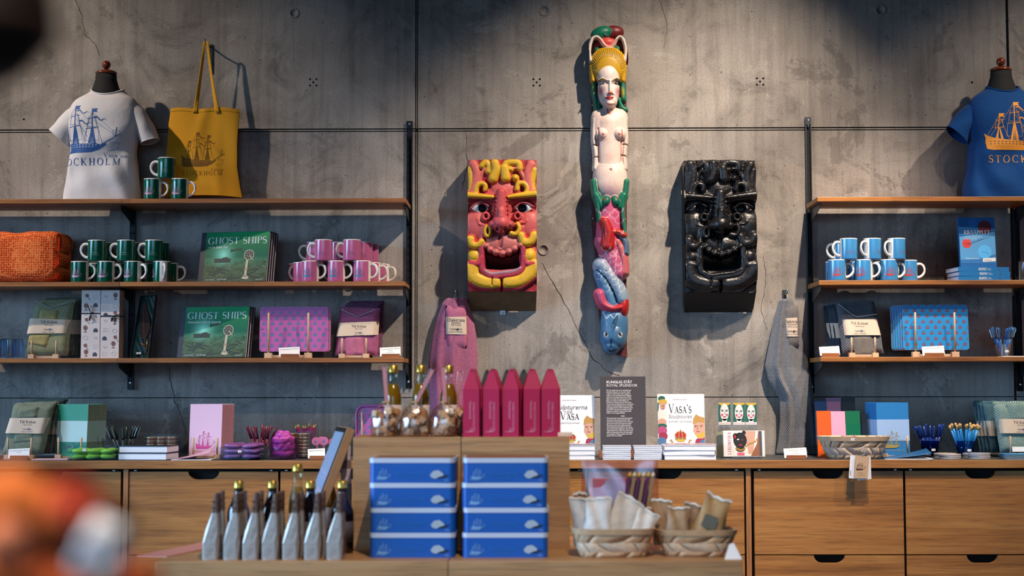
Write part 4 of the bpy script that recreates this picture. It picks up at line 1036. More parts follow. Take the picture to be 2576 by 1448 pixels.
PEGT = tray(652, 824, 777, 890, -.215, Z3, 'pink serving board with blue ship pattern between two pegs', '#b45aa0', '#3f7fa6', 1, 'pink serving board tucked behind the front pink one, %s back', 'pink serving boards', dx=8, zoff=.010)
peg_stand((675, 775), 786, -.245, Z3, 'pale wooden peg stand in front of the pink serving board', bh=11)
card_holder(707, 752, 898, -.268, Z3, 'oak block with price card in front of the pink serving board', ['Serving/cutting board  SEK 249'], .05)
ROSE = weave('#8a3f6a', '#b9718f', .0075); ROSE_SHADE = weave('#5c3350', '#84506f', .0075); ROSE2 = weave('#9c4f74', '#c0788f', .003, .3)  # the darker rose weave is the same cloth with shade in its colour
for k in range(3):
    towel_pack('pink linen towel pack in shade behind the front pink pack, %s back' % od[k], -.10 + .024 * k, Z3, [(862 + 8 * k, 893), (945 + 8 * k, 893), (952 + 5 * k, 766 - 3 * k), (866 + 5 * k, 766 - 3 * k)], None, ROSE_SHADE, ROSE2, th=.012, texts=False)
towel_pack('pink linen towel pack with cream paper band near the shelf end', -.19, Z3, [(843, 893), (950, 893), (953, 778), (853, 774)], [(844, 846), (951, 842), (953, 808), (851, 812)], ROSE, ROSE2,
           small=[[(872, 894), (919, 894), (917, 844), (867, 845)]], vneck=[(857, 777), (900, 796), (945, 777)], th=.02, bdx=.006)
peg_stand((860, 921), 850, -.25, Z3, 'pale wooden peg stand holding the pink towel pack')
card_holder(961, 1006, 899, -.262, Z3, 'oak block with price card at the right end of the lower left shelf', ['Tea towel & dishcloth  SEK 349', '100% linen', 'Made in Sweden'])
# ================================================================== carved and painted sculptures (relief grids)
class Relief:
    """height and paint sampled on a grid; u to the right, v downwards, heights in the same unit"""
    def __init__(s, u0, u1, v0, v1, step, base=-1e3, col='#000000'):
        s.us = np.arange(u0, u1 + step, step); s.vs = np.arange(v0, v1 + step, step)
        s.U, s.V = np.meshgrid(s.us, s.vs); s.H = np.full(s.U.shape, base, dtype=float)
        s.C = np.zeros(s.U.shape + (3,)); s.C[:] = lin(col)[:3]
    def put(s, h, inside, col):
        k = inside & (h > s.H); s.H[k] = h[k]
        if col: s.C[k] = lin(col)[:3]
        return s
    def ell(s, cu, cv, ru, rv, h0, h, col, rot=0.0, p=2.0):
        c_, s_ = math.cos(rot), math.sin(rot); a = ((s.U - cu) * c_ + (s.V - cv) * s_) / ru; b = (-(s.U - cu) * s_ + (s.V - cv) * c_) / rv
        q = np.abs(a) ** p + np.abs(b) ** p; return s.put(h0 + h * np.sqrt(np.clip(1 - q, 0, 1)), q < 1, col)
    def _seg(s, pts):
        D = np.full(s.U.shape, 1e9); T = np.zeros(s.U.shape); N = len(pts) - 1
        for i in range(N):
            (a, b), (c, d) = pts[i][:2], pts[i + 1][:2]; l2 = max((c - a) ** 2 + (d - b) ** 2, 1e-9)
            t = np.clip(((s.U - a) * (c - a) + (s.V - b) * (d - b)) / l2, 0, 1)
            dd = np.hypot(s.U - (a + t * (c - a)), s.V - (b + t * (d - b))); k = dd < D; D[k] = dd[k]; T[k] = ((i + t) / N)[k]
        return D, T
    rm, flat, edge = 1.0, 1.0, {}
    @staticmethod
    def curve(pts):
        if len(pts) < 3: return pts
        q = []
        for i in range(len(pts) - 1):
            p0, p1, p2, p3 = (pts[max(0, min(len(pts) - 1, i + k))] for k in (-1, 0, 1, 2))
            for j in range(4):
                u = j / 4; q.append(tuple(.5 * (2 * b + (c - a) * u + (2 * a - 5 * b + 4 * c - d) * u * u + (3 * b - a - 3 * c + d) * u ** 3) for a, b, c, d in zip(p0, p1, p2, p3)))
        return q + [pts[-1]]
    def stroke(s, pts, r, h0, h, col, r1=None, col2=None, flat=None):
        if col in s.edge:
            q = s.edge; ec = q[col]; s.edge = {}; s.stroke(pts, r * 1.22, h0, h * .72, ec, None if r1 is None else r1 * 1.22); s.edge = q
        flat = flat or s.flat; r *= s.rm; r1 = None if r1 is None else r1 * s.rm
        D, T = s._seg(s.curve(pts)); R = r + ((r1 if r1 is not None else r) - r) * T; q = D / R
        hh = h0 + h * np.clip(1 - q ** (2 * flat), 0, 1) ** .5; k = (q < 1) & (hh > s.H); s.H[k] = hh[k]
        if col2:
            m = T[k][:, None]; s.C[k] = np.array(lin(col)[:3]) * (1 - m) + np.array(lin(col2)[:3]) * m
        elif col: s.C[k] = lin(col)[:3]
        return s
    def dig(s, pts, r, depth, col=None, soft=.5):
        D, T = s._seg(pts if len(pts) > 1 else [pts[0], (pts[0][0] + .01, pts[0][1])]); k = np.clip((r - D) / (r * soft), 0, 1); k = k * k * (3 - 2 * k); live = s.H > -900
        s.H = np.where(live, s.H - depth * k, s.H)
        if col: s.C = s.C * (1 - k[..., None]) + np.array(lin(col)[:3]) * k[..., None]
        return s
    def dig_poly(s, poly, depth, col):
        ins = np.zeros(s.U.shape, bool); n = len(poly)
        for i in range(n):
            (x1, y1), (x2, y2) = poly[i - 1], poly[i]
            c = ((y1 > s.V) != (y2 > s.V)) & (s.U < (x2 - x1) * (s.V - y1) / (y2 - y1 + 1e-12) + x1); ins ^= c
        s.H[ins] = (depth + 60 - (s.V - 585) * .62)[ins]; s.C[ins] = lin(col)[:3]; return s
    def paint(s, cu, cv, ru, rv, col, soft=.6, k=1.0):
        q = np.sqrt(((s.U - cu) / ru) ** 2 + ((s.V - cv) / rv) ** 2); m = (np.clip((1 - q) / soft, 0, 1) * k)[..., None]
        s.C = s.C * (1 - m) + np.array(lin(col)[:3]) * m; return s
    def pline(s, pts, r, col, k=1.0):
        D, T = s._seg(pts); m = (np.clip((r - D) / (r * .4), 0, 1) * k)[..., None]; s.C = s.C * (1 - m) + np.array(lin(col)[:3]) * m; return s
    def blur(s, n=1):
        for _ in range(n):
            live = s.H > -900; A = np.where(live, s.H, 0); W = live.astype(float)
            def sh(Q): return sum(np.roll(np.roll(Q, i, 0), j, 1) for i in (-1, 0, 1) for j in (-1, 0, 1))
            B = sh(A) / np.maximum(sh(W), 1); s.H = np.where(live, B, s.H)
        return s
    def mesh(s, name, unit, cu, cv, y0, floor=0.0):
        """y = y0 - height * unit; cells outside the carving are dropped"""
        live = s.H > -900; H = np.where(live, s.H, floor); n0, n1 = s.U.shape
        cell = live[:-1, :-1] | live[1:, :-1] | live[:-1, 1:] | live[1:, 1:]
        idx = np.arange(n0 * n1).reshape(n0, n1)
        f = np.stack([idx[:-1, :-1], idx[1:, :-1], idx[1:, 1:], idx[:-1, 1:]], -1)[cell]
        used = np.zeros(n0 * n1, bool); used[f.ravel()] = True; remap = np.cumsum(used) - 1
        co = np.stack([(s.U - cu) * unit, y0 - H * unit, (cv - s.V) * unit], -1).reshape(-1, 3)[used]
        me = bpy.data.meshes.new(name); me.from_pydata(co.tolist(), [], remap[f].tolist())
        ca = me.color_attributes.new('paint', 'FLOAT_COLOR', 'POINT'); c4 = np.ones((len(co), 4), dtype=np.float32); c4[:, :3] = s.C.reshape(-1, 3)[used]
        ca.data.foreach_set('color', c4.ravel()); me.polygons.foreach_set('use_smooth', [True] * len(me.polygons)); me.update(); return me

def face_relief():
    PK, PK2, YE, RD, DR, WH = '#b9504e', '#a8444a', '#c9a026', '#8e1226', '#5a0a16', '#c9ccd0'
    r = Relief(281, 700, 56, 852, 2.1, 0.0, PK)
    r.rm, r.flat, r.edge = 1.2, 1.5, {YE: '#a5323a'}
    r.H += 26 * np.clip(1 - ((r.U - 490) / 215) ** 2, 0, 1)
    r.C[r.V < 265] = lin('#8f2430')[:3]; r.C[r.V > 775] = lin(RD)[:3]; 
    r.ell(490, 300, 150, 95, 10, 34, PK).ell(490, 235, 80, 70, 12, 36, '#bb5a58')
    for cx in (335, 652): r.ell(cx, 450, 70, 95, 14, 40, '#bb5555')
    r.ell(330, 600, 60, 90, 8, 26, PK).ell(652, 600, 60, 90, 8, 26, PK)
    # hair scrolls above the brow
    r.stroke([(312, 84), (332, 130), (326, 200), (300, 282)], 26, 16, 40, '#c4625c', 20).stroke([(290, 110), (300, 190), (298, 280)], 17, 14, 34, YE)
    r.stroke([(668, 88), (648, 135), (654, 205), (676, 275)], 26, 16, 40, '#c4625c', 20).stroke([(686, 120), (674, 200), (684, 268)], 18, 14, 36, YE)
    r.stroke([(368, 95), (392, 74), (410, 100), (405, 128)], 19, 14, 44, YE).stroke([(446, 82), (452, 122), (436, 172)], 26, 22, 52, YE, 28)
    r.stroke([(512, 84), (545, 74), (590, 80), (598, 110)], 20, 14, 44, YE).stroke([(504, 112), (512, 166)], 27, 22, 52, YE, 30).ell(572, 170, 24, 26, 22, 46, YE).ell(540, 118, 26, 22, 22, 46, YE)
    r.stroke([(422, 122), (388, 116), (362, 150), (352, 205)], 11, 16, 34, '#c4625c').stroke([(548, 110), (592, 118), (622, 168), (630, 205)], 11, 16, 34, '#c4625c')
    r.ell(385, 160, 26, 30, 10, 22, '#a93a44').ell(598, 165, 20, 26, 10, 22, '#a93a44')
    r.stroke([(330, 266), (336, 224), (362, 204), (388, 214), (386, 240)], 15, 26, 36, YE, 13).stroke([(582, 238), (590, 206), (624, 204), (644, 232), (634, 268)], 15, 26, 36, YE, 14)
    # brows, eyes
    r.stroke([(284, 276), (350, 281), (432, 288)], 19, 34, 44, YE, 12).stroke([(530, 288), (592, 279), (696, 268)], 12, 34, 44, YE, 20)
    r.stroke([(284, 300), (370, 296), (440, 310)], 10, 36, 26, '#7a2c34').stroke([(532, 308), (600, 296), (698, 292)], 10, 36, 26, '#7a2c34')
    for ex, px_, sg in ((354, 369, 1), (622, 612, -1)):
        r.dig([(ex - 45, 350), (ex + 45, 348)], 38, 26, '#9a4650', .6)
        r.ell(ex, 351, 54, 30, 16, 36, WH); r.paint(px_, 352, 44, 34, '#4f728c', .3)
        r.stroke([(ex - 56, 350), (ex - 20, 325), (ex + 20, 322), (ex + 56, 340)], 6, 26, 26, '#b4535a'); r.stroke([(ex - 56, 354), (ex, 382), (ex + 54, 358)], 5, 24, 18, '#a84c50')
    for px_ in (369, 612): r.dig([(px_, 352)], 27, 46, '#030303', .2)
    # nose
    r.stroke([(486, 262), (486, 330), (485, 400), (484, 455)], 26, 44, 60, '#b4464c', 46).ell(485, 448, 62, 58, 52, 84, '#b54a52').ell(432, 456, 30, 30, 46, 60, PK2).ell(540, 456, 30, 30, 46, 60, PK2)
    for k in range(5):
        r.ell(452 - k, 290 + k * 26, 9, 11, 70, 26, '#8a1828').ell(518 + k, 290 + k * 26, 9, 11, 70, 26, '#8a1828')
    r.stroke([(486, 375), (486, 410)], 20, 78, 52, '#c4585c'); r.dig([(462, 486)], 12, 26, '#6a1020').dig([(512, 486)], 12, 26, '#6a1020'); r.ell(486, 500, 26, 16, 60, 40, '#9c2c3a')
    ring = lambda cx, cy, a, b: [(cx + a * math.cos(q * PI / 8), cy + b * math.sin(q * PI / 8)) for q in range(17)]
    r.stroke(ring(392, 404, 18, 20), 9, 36, 34, '#b4484c').stroke(ring(585, 402, 18, 20), 9, 36, 34, '#b4484c')
    r.stroke([(340, 420), (352, 450), (385, 458)], 9, 36, 24, '#b4484c').stroke([(600, 440), (625, 444), (640, 430)], 8, 36, 24, '#b4484c')
    r.stroke(ring(403, 495, 16, 30), 10, 40, 36, YE).stroke([(545, 508), (575, 512), (594, 480), (584, 452)], 14, 40, 38, YE)
    r.stroke([(368, 455), (372, 520), (352, 562)], 17, 24, 34, '#b04a4c').stroke([(612, 470), (606, 520), (622, 555)], 15, 24, 34, '#b04a4c')
    r.stroke([(298, 545), (306, 572), (338, 578), (366, 556)], 25, 26, 46, YE, 18).paint(336, 548, 20, 18, '#b8303e', .5)
    r.stroke([(606, 520), (622, 558), (660, 556), (686, 520)], 22, 26, 48, YE, 26).paint(645, 522, 22, 18, '#b8303e', .5)
    # mouth
    r.ell(490, 566, 118, 58, 30, 38, '#b0605e')
    r.dig_poly([(378, 585), (384, 640), (388, 716), (480, 722), (600, 712), (590, 640), (604, 585), (545, 622), (495, 636), (440, 622)], -70, '#3a0610')
    for q in ((392, 582), (418, 604), (452, 620), (492, 628), (532, 618), (568, 600), (602, 578)): r.ell(q[0], q[1], 23, 20, 34, 40, '#b4615e')
    r.dig([(482, 520), (480, 585)], 16, 16, '#9a4a50'); 
    r.stroke([(364, 590), (366, 660), (374, 728), (430, 768), (492, 762), (560, 752), (612, 728), (622, 650), (618, 595)], 19, 26, 40, '#a02c40').stroke([(392, 736), (430, 752), (490, 744), (560, 736), (602, 716)], 11, 34, 34, '#9a7484')
    # cheek whiskers and beard
    r.ell(318, 642, 42, 40, 28, 40, YE).stroke([(300, 685), (345, 688), (366, 650)], 19, 24, 44, '#a92f40').ell(655, 640, 42, 48, 28, 42, YE).stroke([(622, 650), (640, 688), (684, 690)], 19, 24, 44, '#a92f40')
    r.stroke([(304, 712), (322, 770), (388, 800), (452, 802)], 40, 18, 50, YE, 34).stroke([(522, 802), (592, 792), (650, 752), (684, 704)], 34, 18, 50, YE, 42)
    r.stroke([(292, 775), (320, 822), (400, 840), (478, 826)], 11, 16, 34, '#98203a').stroke([(505, 836), (590, 838), (650, 806), (694, 770)], 11, 16, 34, '#98203a')
    r.dig([(430, 772), (428, 820)], 5, 14, '#8a6a16').dig([(487, 790), (487, 850)], 8, 20, RD)
    r.blur(3); return r
FR = face_relief()
def mask(px0, px1, py_top, py_fb, py_wb, label, black):
    yf = -.105; w_px = px1 - px0; unit = w_px / 419.0 / S(yf); cx = (px0 + px1) / 2; x = X(cx, yf, 600); ztop = Z(py_top, yf, cx); 
    hgt = (852 - 56) * unit * (py_fb - py_top) / ((852 - 56) * (w_px / 419.0)); W = w_px / S(yf)
    t = thing('carved_mask', label, 'sculpture', (x, 0, ztop)); ks = (py_fb - py_top) / ((852 - 56) * (w_px / 419.0))
    r = FR; save = r.C.copy()
    if black: r.C = np.zeros_like(r.C) + np.array(lin('#121113')[:3]) * (1 + .5 * (np.sin(r.U * .05) * np.sin(r.V * .04))[..., None])
    me = r.mesh('carved_face', unit, 490.5, 56, 0, 0); r.C = save
    ma = vcol(.36, .5, .9, .12, 60) if black else vcol(.5, .4, .35, .08)
    o = obj('carved_face', me, ma, t, loc=(0, yf, 0)); o.scale = (1, 1, ks)
    zb, zw = -hgt, Z(py_wb, 0, cx) - ztop
    bm_ = M(); hw = W / 2
    side = [(yf + .004, 0.0), (-.004, 0.0), (-.004, zw), (yf + .004, zb)]
    xs = (-hw, hw)
    bm_.add([(xs[0], a, b) for a, b in side] + [(xs[1], a, b) for a, b in side], [(0, 1, 2, 3), (7, 6, 5, 4), (0, 4, 5, 1)], 0)
    bm_.add([(-hw, side[3][0], side[3][1]), (hw, side[3][0], side[3][1]), (hw * .98, side[2][0], side[2][1]), (-hw * .96, side[2][0], side[2][1])], [(0, 3, 2, 1)], 1)
    obj('block', bm_, [mat('#141315', .4, noise=.2, bump=.4, bscale=30), mat('#0c0b0d', .55, noise=.2)] if black else [mat('#8e1f2c', .5, noise=.2), mat('#75583a', .75, noise=.25, nscale=20)], t)
    br = M()
    if black: br.box(-.068, .068, -.012, -.002, -.02, .008)
    else: br.box(-.011, .011, -.006, 0, zw - .016, zw + .004)
    obj('wall_bracket', br, mat('#4a3220', .6) if black else mat('#a9abad', .4, .7), t)
    if not black: obj('screw', M().lathe([(.004, 0), (.003, .002), (0.0001, .0025)], 10, xf=Matrix.Translation((0, -.006, zw - .009)) @ Matrix.Rotation(PI / 2, 4, 'X')), CHROME, t)
mask(1177, 1350, 403, 735, 782, 'carved grimacing mask painted pink, red and yellow on the wall', False)
mask(1722, 1901, 404, 738, 785, 'glossy black carved grimacing mask on the wall', True)

def mermaid():
    PA, GR, PKS, BL = '#d6c0b6', '#0d6a52', '#b84a72', '#3f6d92'
    r = Relief(1482, 1582, 52, 898, 1.0)
    # gaping fish mouth above the hair
    r.ell(1546, 72, 26, 17, 0, 16, '#6a1a1c').stroke([(1555, 75), (1572, 110), (1577, 150)], 7, 0, 10, '#6a1a1c').ell(1516, 76, 29, 18, 4, 22, GR, -.25).stroke([(1502, 84), (1516, 80), (1530, 88)], 3, 20, 5, '#0a4c3c')
    z1 = lambda a, b: (1440 + a * .2071, 40 + b * .2071); z2 = lambda a, b: (1440 + a * .2071, 320 + b * .2071); z3 = lambda a, b: (1440 + a * .2209, 600 + b * .2209)
    r.ell(1531, 112, 40, 26, 0, 12, '#8c2f2c').ell(*z1(310, 385), 9, 9, 6, 12, GR).ell(*z1(555, 375), 8, 9, 6, 12, GR)
    r.ell(*z1(432, 300), 20, 14, 14, 14, '#c8463f')
    r.stroke([z1(*q) for q in ((218, 530), (208, 400), (238, 270), (290, 238), (340, 268), (385, 335), (440, 366), (500, 340), (545, 262), (590, 236), (630, 290), (652, 400), (640, 530))], 4.6, 18, 12, '#d8cdc4')
    r.pline([z1(*q) for q in ((300, 252), (345, 285), (390, 345), (440, 362), (498, 338), (540, 275))], 2.2, '#d05048', .8)
    # rolled hair
    r.ell(1531, 162, 46, 48, 15, 33, '#bd9216', 0, 2.3).ell(1530, 150, 36, 30, 14, 30, '#c39a1c')
    for k in range(26):
        a = PI + PI * (k + .5) / 26; r.dig([(1530 + 31 * math.cos(a), 178 + 34 * math.sin(a)), (1530 + 44 * math.cos(a), 172 + 52 * math.sin(a))], 1.3, 2.2, '#7c5c0c')
    for s_ in (-1, 1): r.stroke([(1530 + s_ * 41, 165), (1530 + s_ * 38, 200)], 8, 10, 18, '#bd9216')
    # veil at both sides
    r.stroke([z1(265, 790), z1(262, 900), z1(285, 1010), z1(300, 1130)], 8, 2, 18, GR, 9).stroke([z1(330, 1000), z1(320, 1130)], 7, 4, 16, '#0f6a54')
    r.stroke([z1(612, 790), z1(618, 880), z1(625, 1000)], 8, 4, 18, GR, 8).paint(*z1(612, 920), 7, 17, '#8d9a34', .7).paint(*z1(262, 880), 5, 16, '#7d963c', .7).stroke([z1(570, 1000), z1(600, 1090), z1(650, 1130)], 7, 2, 16, GR)
    # face
    FA = '#dccbc5'
    r.ell(1530, 190, 30, 36, 22, 32, FA).ell(1531, 226, 28, 47, 22, 34, FA).ell(1534, 256, 19, 18, 26, 30, FA)
    for ex in (1517, 1547): r.dig([(ex - 6, 212), (ex + 6, 212)], 7.5, 7, '#b9a29f', .8)
    r.stroke([(1533, 208), (1533, 224), (1534, 237)], 4.2, 48, 13, FA, 6).ell(1534, 239, 8, 5, 48, 15, '#c9877c').ell(1527, 240, 4, 4, 46, 10, FA).ell(1541, 240, 4, 4, 46, 10, FA)
    for ex in (1516.5, 1547.5):
        r.ell(ex, 212.5, 7.5, 3.6, 44, 4, '#9aa0a6'); r.paint(ex + .5, 212.5, 3.8, 3.6, '#20262e', .3); r.pline([(ex - 8, 212), (ex, 208), (ex + 8, 212)], 1.2, '#7c5c50'); r.pline([(ex - 7, 215), (ex, 217), (ex + 7, 215)], .9, '#a8807a', .7)
    r.stroke([(1504, 206), (1514, 201), (1528, 208)], 1.8, 48, 4, '#9a8350').stroke([(1538, 208), (1550, 201), (1561, 206)], 1.8, 48, 4, '#9a8350')
    r.paint(1511, 232, 13, 15, '#b04e5a', .9, .85).paint(1555, 232, 11, 15, '#b04e5a', .9, .85).paint(1534, 237, 7, 5, '#b85a50', .8, .7)
    r.ell(1532, 250, 11, 2.6, 52, 6, '#a02420').ell(1533, 254, 8, 3, 52, 6, '#a8302a').pline([(1522, 251.5), (1532, 252.5), (1543, 251)], .8, '#5c1010').ell(1534, 265, 10, 6, 50, 8, '#d8b6ae')
    r.pline([(1526, 266), (1534, 269), (1543, 266)], 1.6, '#b86a62', .7)
    # neck, shoulders, trunk
    r.stroke([(1532, 262), (1533, 290)], 17, 10, 22, '#d2b2a8')
    r.ell(1533, 312, 46, 44, 4, 28, PA, 0, 3.2).stroke([(1533, 310), (1533, 380), (1534, 440)], 37, 6, 32, PA, 33)
    r.ell(1504, 300, 18, 30, 4, 22, PA).ell(1563, 300, 18, 30, 4, 22, PA)
    r.dig([(1528, 276), (1532, 288), (1540, 278)], 3, 4, '#b87e74')
    for bx in (1515.5, 1556.5):
        r.ell(bx, 339, 18, 18, 20, 24, PA); r.paint(bx, 341, 5, 5, '#c0605c', .6); r.ell(bx, 341, 2.4, 2.4, 41, 5, '#bd5c58')
        r.pline([(bx - 13, 353), (bx, 358), (bx + 13, 353)], 2.2, '#b88f86', .6)
    for sx, pts in ((-1, [(1495, 300), (1493, 340), (1495, 365)]), (-1, [(1495, 368), (1498, 395), (1496, 425)]), (1, [(1571, 300), (1574, 340), (1573, 362)]), (1, [(1572, 366), (1570, 392), (1571, 425)])): r.stroke(pts, 8, 2, 22, '#d2c2b8', 8)
    for q in ((1487, 366, 1505, 366), (1566, 364, 1580, 366), (1490, 398, 1504, 396), (1563, 392, 1578, 396)): r.dig([q[:2], q[2:]], 2, 5, '#a88f84')
    r.dig([(1504, 325), (1506, 425)], 2, 5, '#c07c74').dig([(1563, 330), (1561, 425)], 2, 5, '#c07c74')
    r.ell(1534, 452, 44, 60, 4, 40, PA, 0, 2.3).pline([(1512, 421), (1534, 423), (1552, 420)], 1.2, '#b9978c', .6).dig([(1534, 432)], 4.5, 3, '#c08074').paint(1534, 398, 16, 14, '#c89a90', .9, .6).paint(1530, 488, 36, 28, '#b787a0', .9, .75)  # mauve on the lower belly is shading put into the paint
    # leaf girdle
    r.stroke([(1492, 460), (1496, 495), (1503, 525), (1506, 560)], 10, 8, 30, GR, 6).stroke([(1574, 460), (1570, 498), (1564, 530), (1570, 600)], 10, 8, 30, GR, 6).stroke([(1499, 495), (1513, 522)], 13, 12, 28, GR).stroke([(1567, 495), (1555, 522)], 13, 12, 28, GR)
    r.ell(1523, 511, 12, 16, 30, 20, '#0f5f4a', .3).ell(1546, 511, 12, 16, 30, 20, '#0f5f4a', -.3).pline([(1515, 503), (1519, 509)], 1.6, '#a8261c').pline([(1549, 504), (1553, 501)], 1.6, '#a8261c')
    # scaled tail: rose, then twisted with blue
    r.stroke([(1533, 520), (1531, 570), (1530, 615)], 31, 4, 38, PKS, 34).stroke([(1526, 610), (1538, 650), (1553, 690)], 33, 4, 36, '#a8486e', 24).stroke([(1552, 612), (1566, 650), (1570, 690)], 15, 8, 30, '#b85a5e', 12)
    r.stroke([(1512, 672), (1536, 704), (1556, 738), (1562, 756)], 24, 4, 38, '#7f93a8', 18).stroke([(1508, 690), (1520, 722), (1538, 768)], 18, 8, 32, '#44719a', 20)
    r.dig([(1499, 684), (1522, 706), (1540, 738), (1548, 766)], 2.5, 6, '#28455f')
    r.stroke([(1506, 744), (1514, 768), (1536, 780), (1556, 778)], 17, 8, 36, '#b0466a', 13, '#a81a1e').ell(1566, 775, 14, 34, 8, 34, '#a51518', .1)
    r.stroke([(1519, 562), (1528, 590), (1526, 622)], 15, 26, 26, '#a3181a', 20).stroke([(1536, 588), (1552, 588), (1566, 596)], 10, 22, 24, '#a82a20').stroke([(1560, 600), (1571, 615), (1572, 640)], 10, 10, 30, '#4f667e')
    for q in ((1515, 560, 1518, 612), (1526, 590, 1522, 622), (1537, 598, 1532, 620)): r.dig([(q[0], q[1]), (q[2], q[3])], 1.2, 2, '#7a0f12')
    def scales(cu, cv, du, dv, nu, nv, rad, rot, col, lim):
        c_, s_ = math.cos(rot), math.sin(rot)
        for j in range(nv):
            for i in range(nu):
                a = (i + (.5 if j % 2 else 0) - nu / 2) * du; b = j * dv; u = cu + a * c_ - b * s_; v = cv + a * s_ + b * c_
                if not lim(u, v): continue
                pts = [(u + rad * math.cos(q) * c_ - rad * math.sin(q) * s_, v + rad * math.cos(q) * s_ + rad * math.sin(q) * c_) for q in [PI * k / 6 for k in range(7)]]
                r.pline(pts, 1.25, col, .8); r.dig([(p[0], p[1] + 2) for p in pts], 1.6, 1.1)
    scales(1532, 528, 23, 14, 4, 9, 11, 0, '#d6a9b6', lambda u, v: 1500 < u < 1566 and 524 < v < 650 and not (1508 < u < 1550 and 552 < v < 624))
    scales(1512, 640, 17, 13, 4, 5, 8, -.5, '#d4aac0', lambda u, v: abs((u - 1530) - (v - 645) * .5) < 28 and v < 700)
    scales(1512, 676, 15, 12, 4, 7, 7, -.75, '#b9c7d4', lambda u, v: abs((u - 1512) - (v - 680) * .72) < 30 and 668 < v < 745)
    # fish head pointing down
    r.ell(1543, 822, 35, 52, 6, 36, '#3d6b92', 0, 2.4).ell(1540, 848, 34, 40, 6, 42, '#37648a', 0, 2.4).ell(1536, 872, 24, 24, 10, 34, '#37648a').stroke([(1522, 790), (1545, 790)], 12, 6, 26, BL)
    r.stroke([(1545, 800), (1538, 830), (1537, 858)], 5, 38, 10, '#2f587c', 8).dig([(1546, 796), (1538, 822)], 2, 5, '#1d3a55')
    for ex, k in ((1519.5, 1), (1556, -1)): r.ell(ex, 845, 7.5, 8, 32, 16, '#2f587c').paint(ex, 847, 6.5, 7.5, '#c9cdd0', .25).paint(ex + 1.5 * k, 844, 4.2, 5.6, '#0a0d12', .3)
    r.pline([(1526, 884), (1535, 889), (1546, 882)], 1.4, '#16293c').paint(1531, 887, 5, 3, '#101c28', .5).dig([(1533, 860), (1533, 880)], 3, 3, '#1f405c')
    for q in (((1514, 790), (1522, 806), (1532, 796)), ((1532, 796), (1540, 806), (1548, 794))): r.pline(q, 1.2, '#b4c6d4')
    r.blur(1)
    yb = -.045; u = 1 / S(-.07); x = X(1532, yb, 480); zc = Z(480, yb, 1532)
    t = thing('mermaid_figure', 'tall carved mermaid painted in bright colours on a dark red board', 'sculpture', (x, 0, zc))
    me = r.mesh('carved_figure', u, 1532, 480, yb); obj('carved_figure', me, vcol(.45, .45, .25, .1), t)
    pts = [(1494, 100), (1500, 76), (1515, 62), (1532, 56), (1550, 62), (1568, 82), (1577, 110), (1578, 300), (1577, 560), (1575, 640), (1575, 850), (1576, 902), (1555, 897), (1528, 886), (1512, 840), (1505, 790), (1499, 690), (1497, 640), (1492, 600), (1489, 560), (1489, 300), (1489, 200)]
    obj('backing_board', M().prism([((a - 1532) * u, (480 - b) * u) for a, b in pts[::-1]], yb + .002, -.002), mat('#571a1b', .55, noise=.3, nscale=25, bump=.3, bscale=60), t)
    for a, b in ((1492, 260), (1573, 259), (1492, 550), (1574, 553)):
        obj('screw', M().lathe([(.0045, 0), (.004, .002), (0.0001, .003)], 10, xf=Matrix.Translation(((a - 1532) * u, yb + .001, (480 - b) * u)) @ Matrix.Rotation(PI / 2, 4, 'X')), CHROME, t)
mermaid()

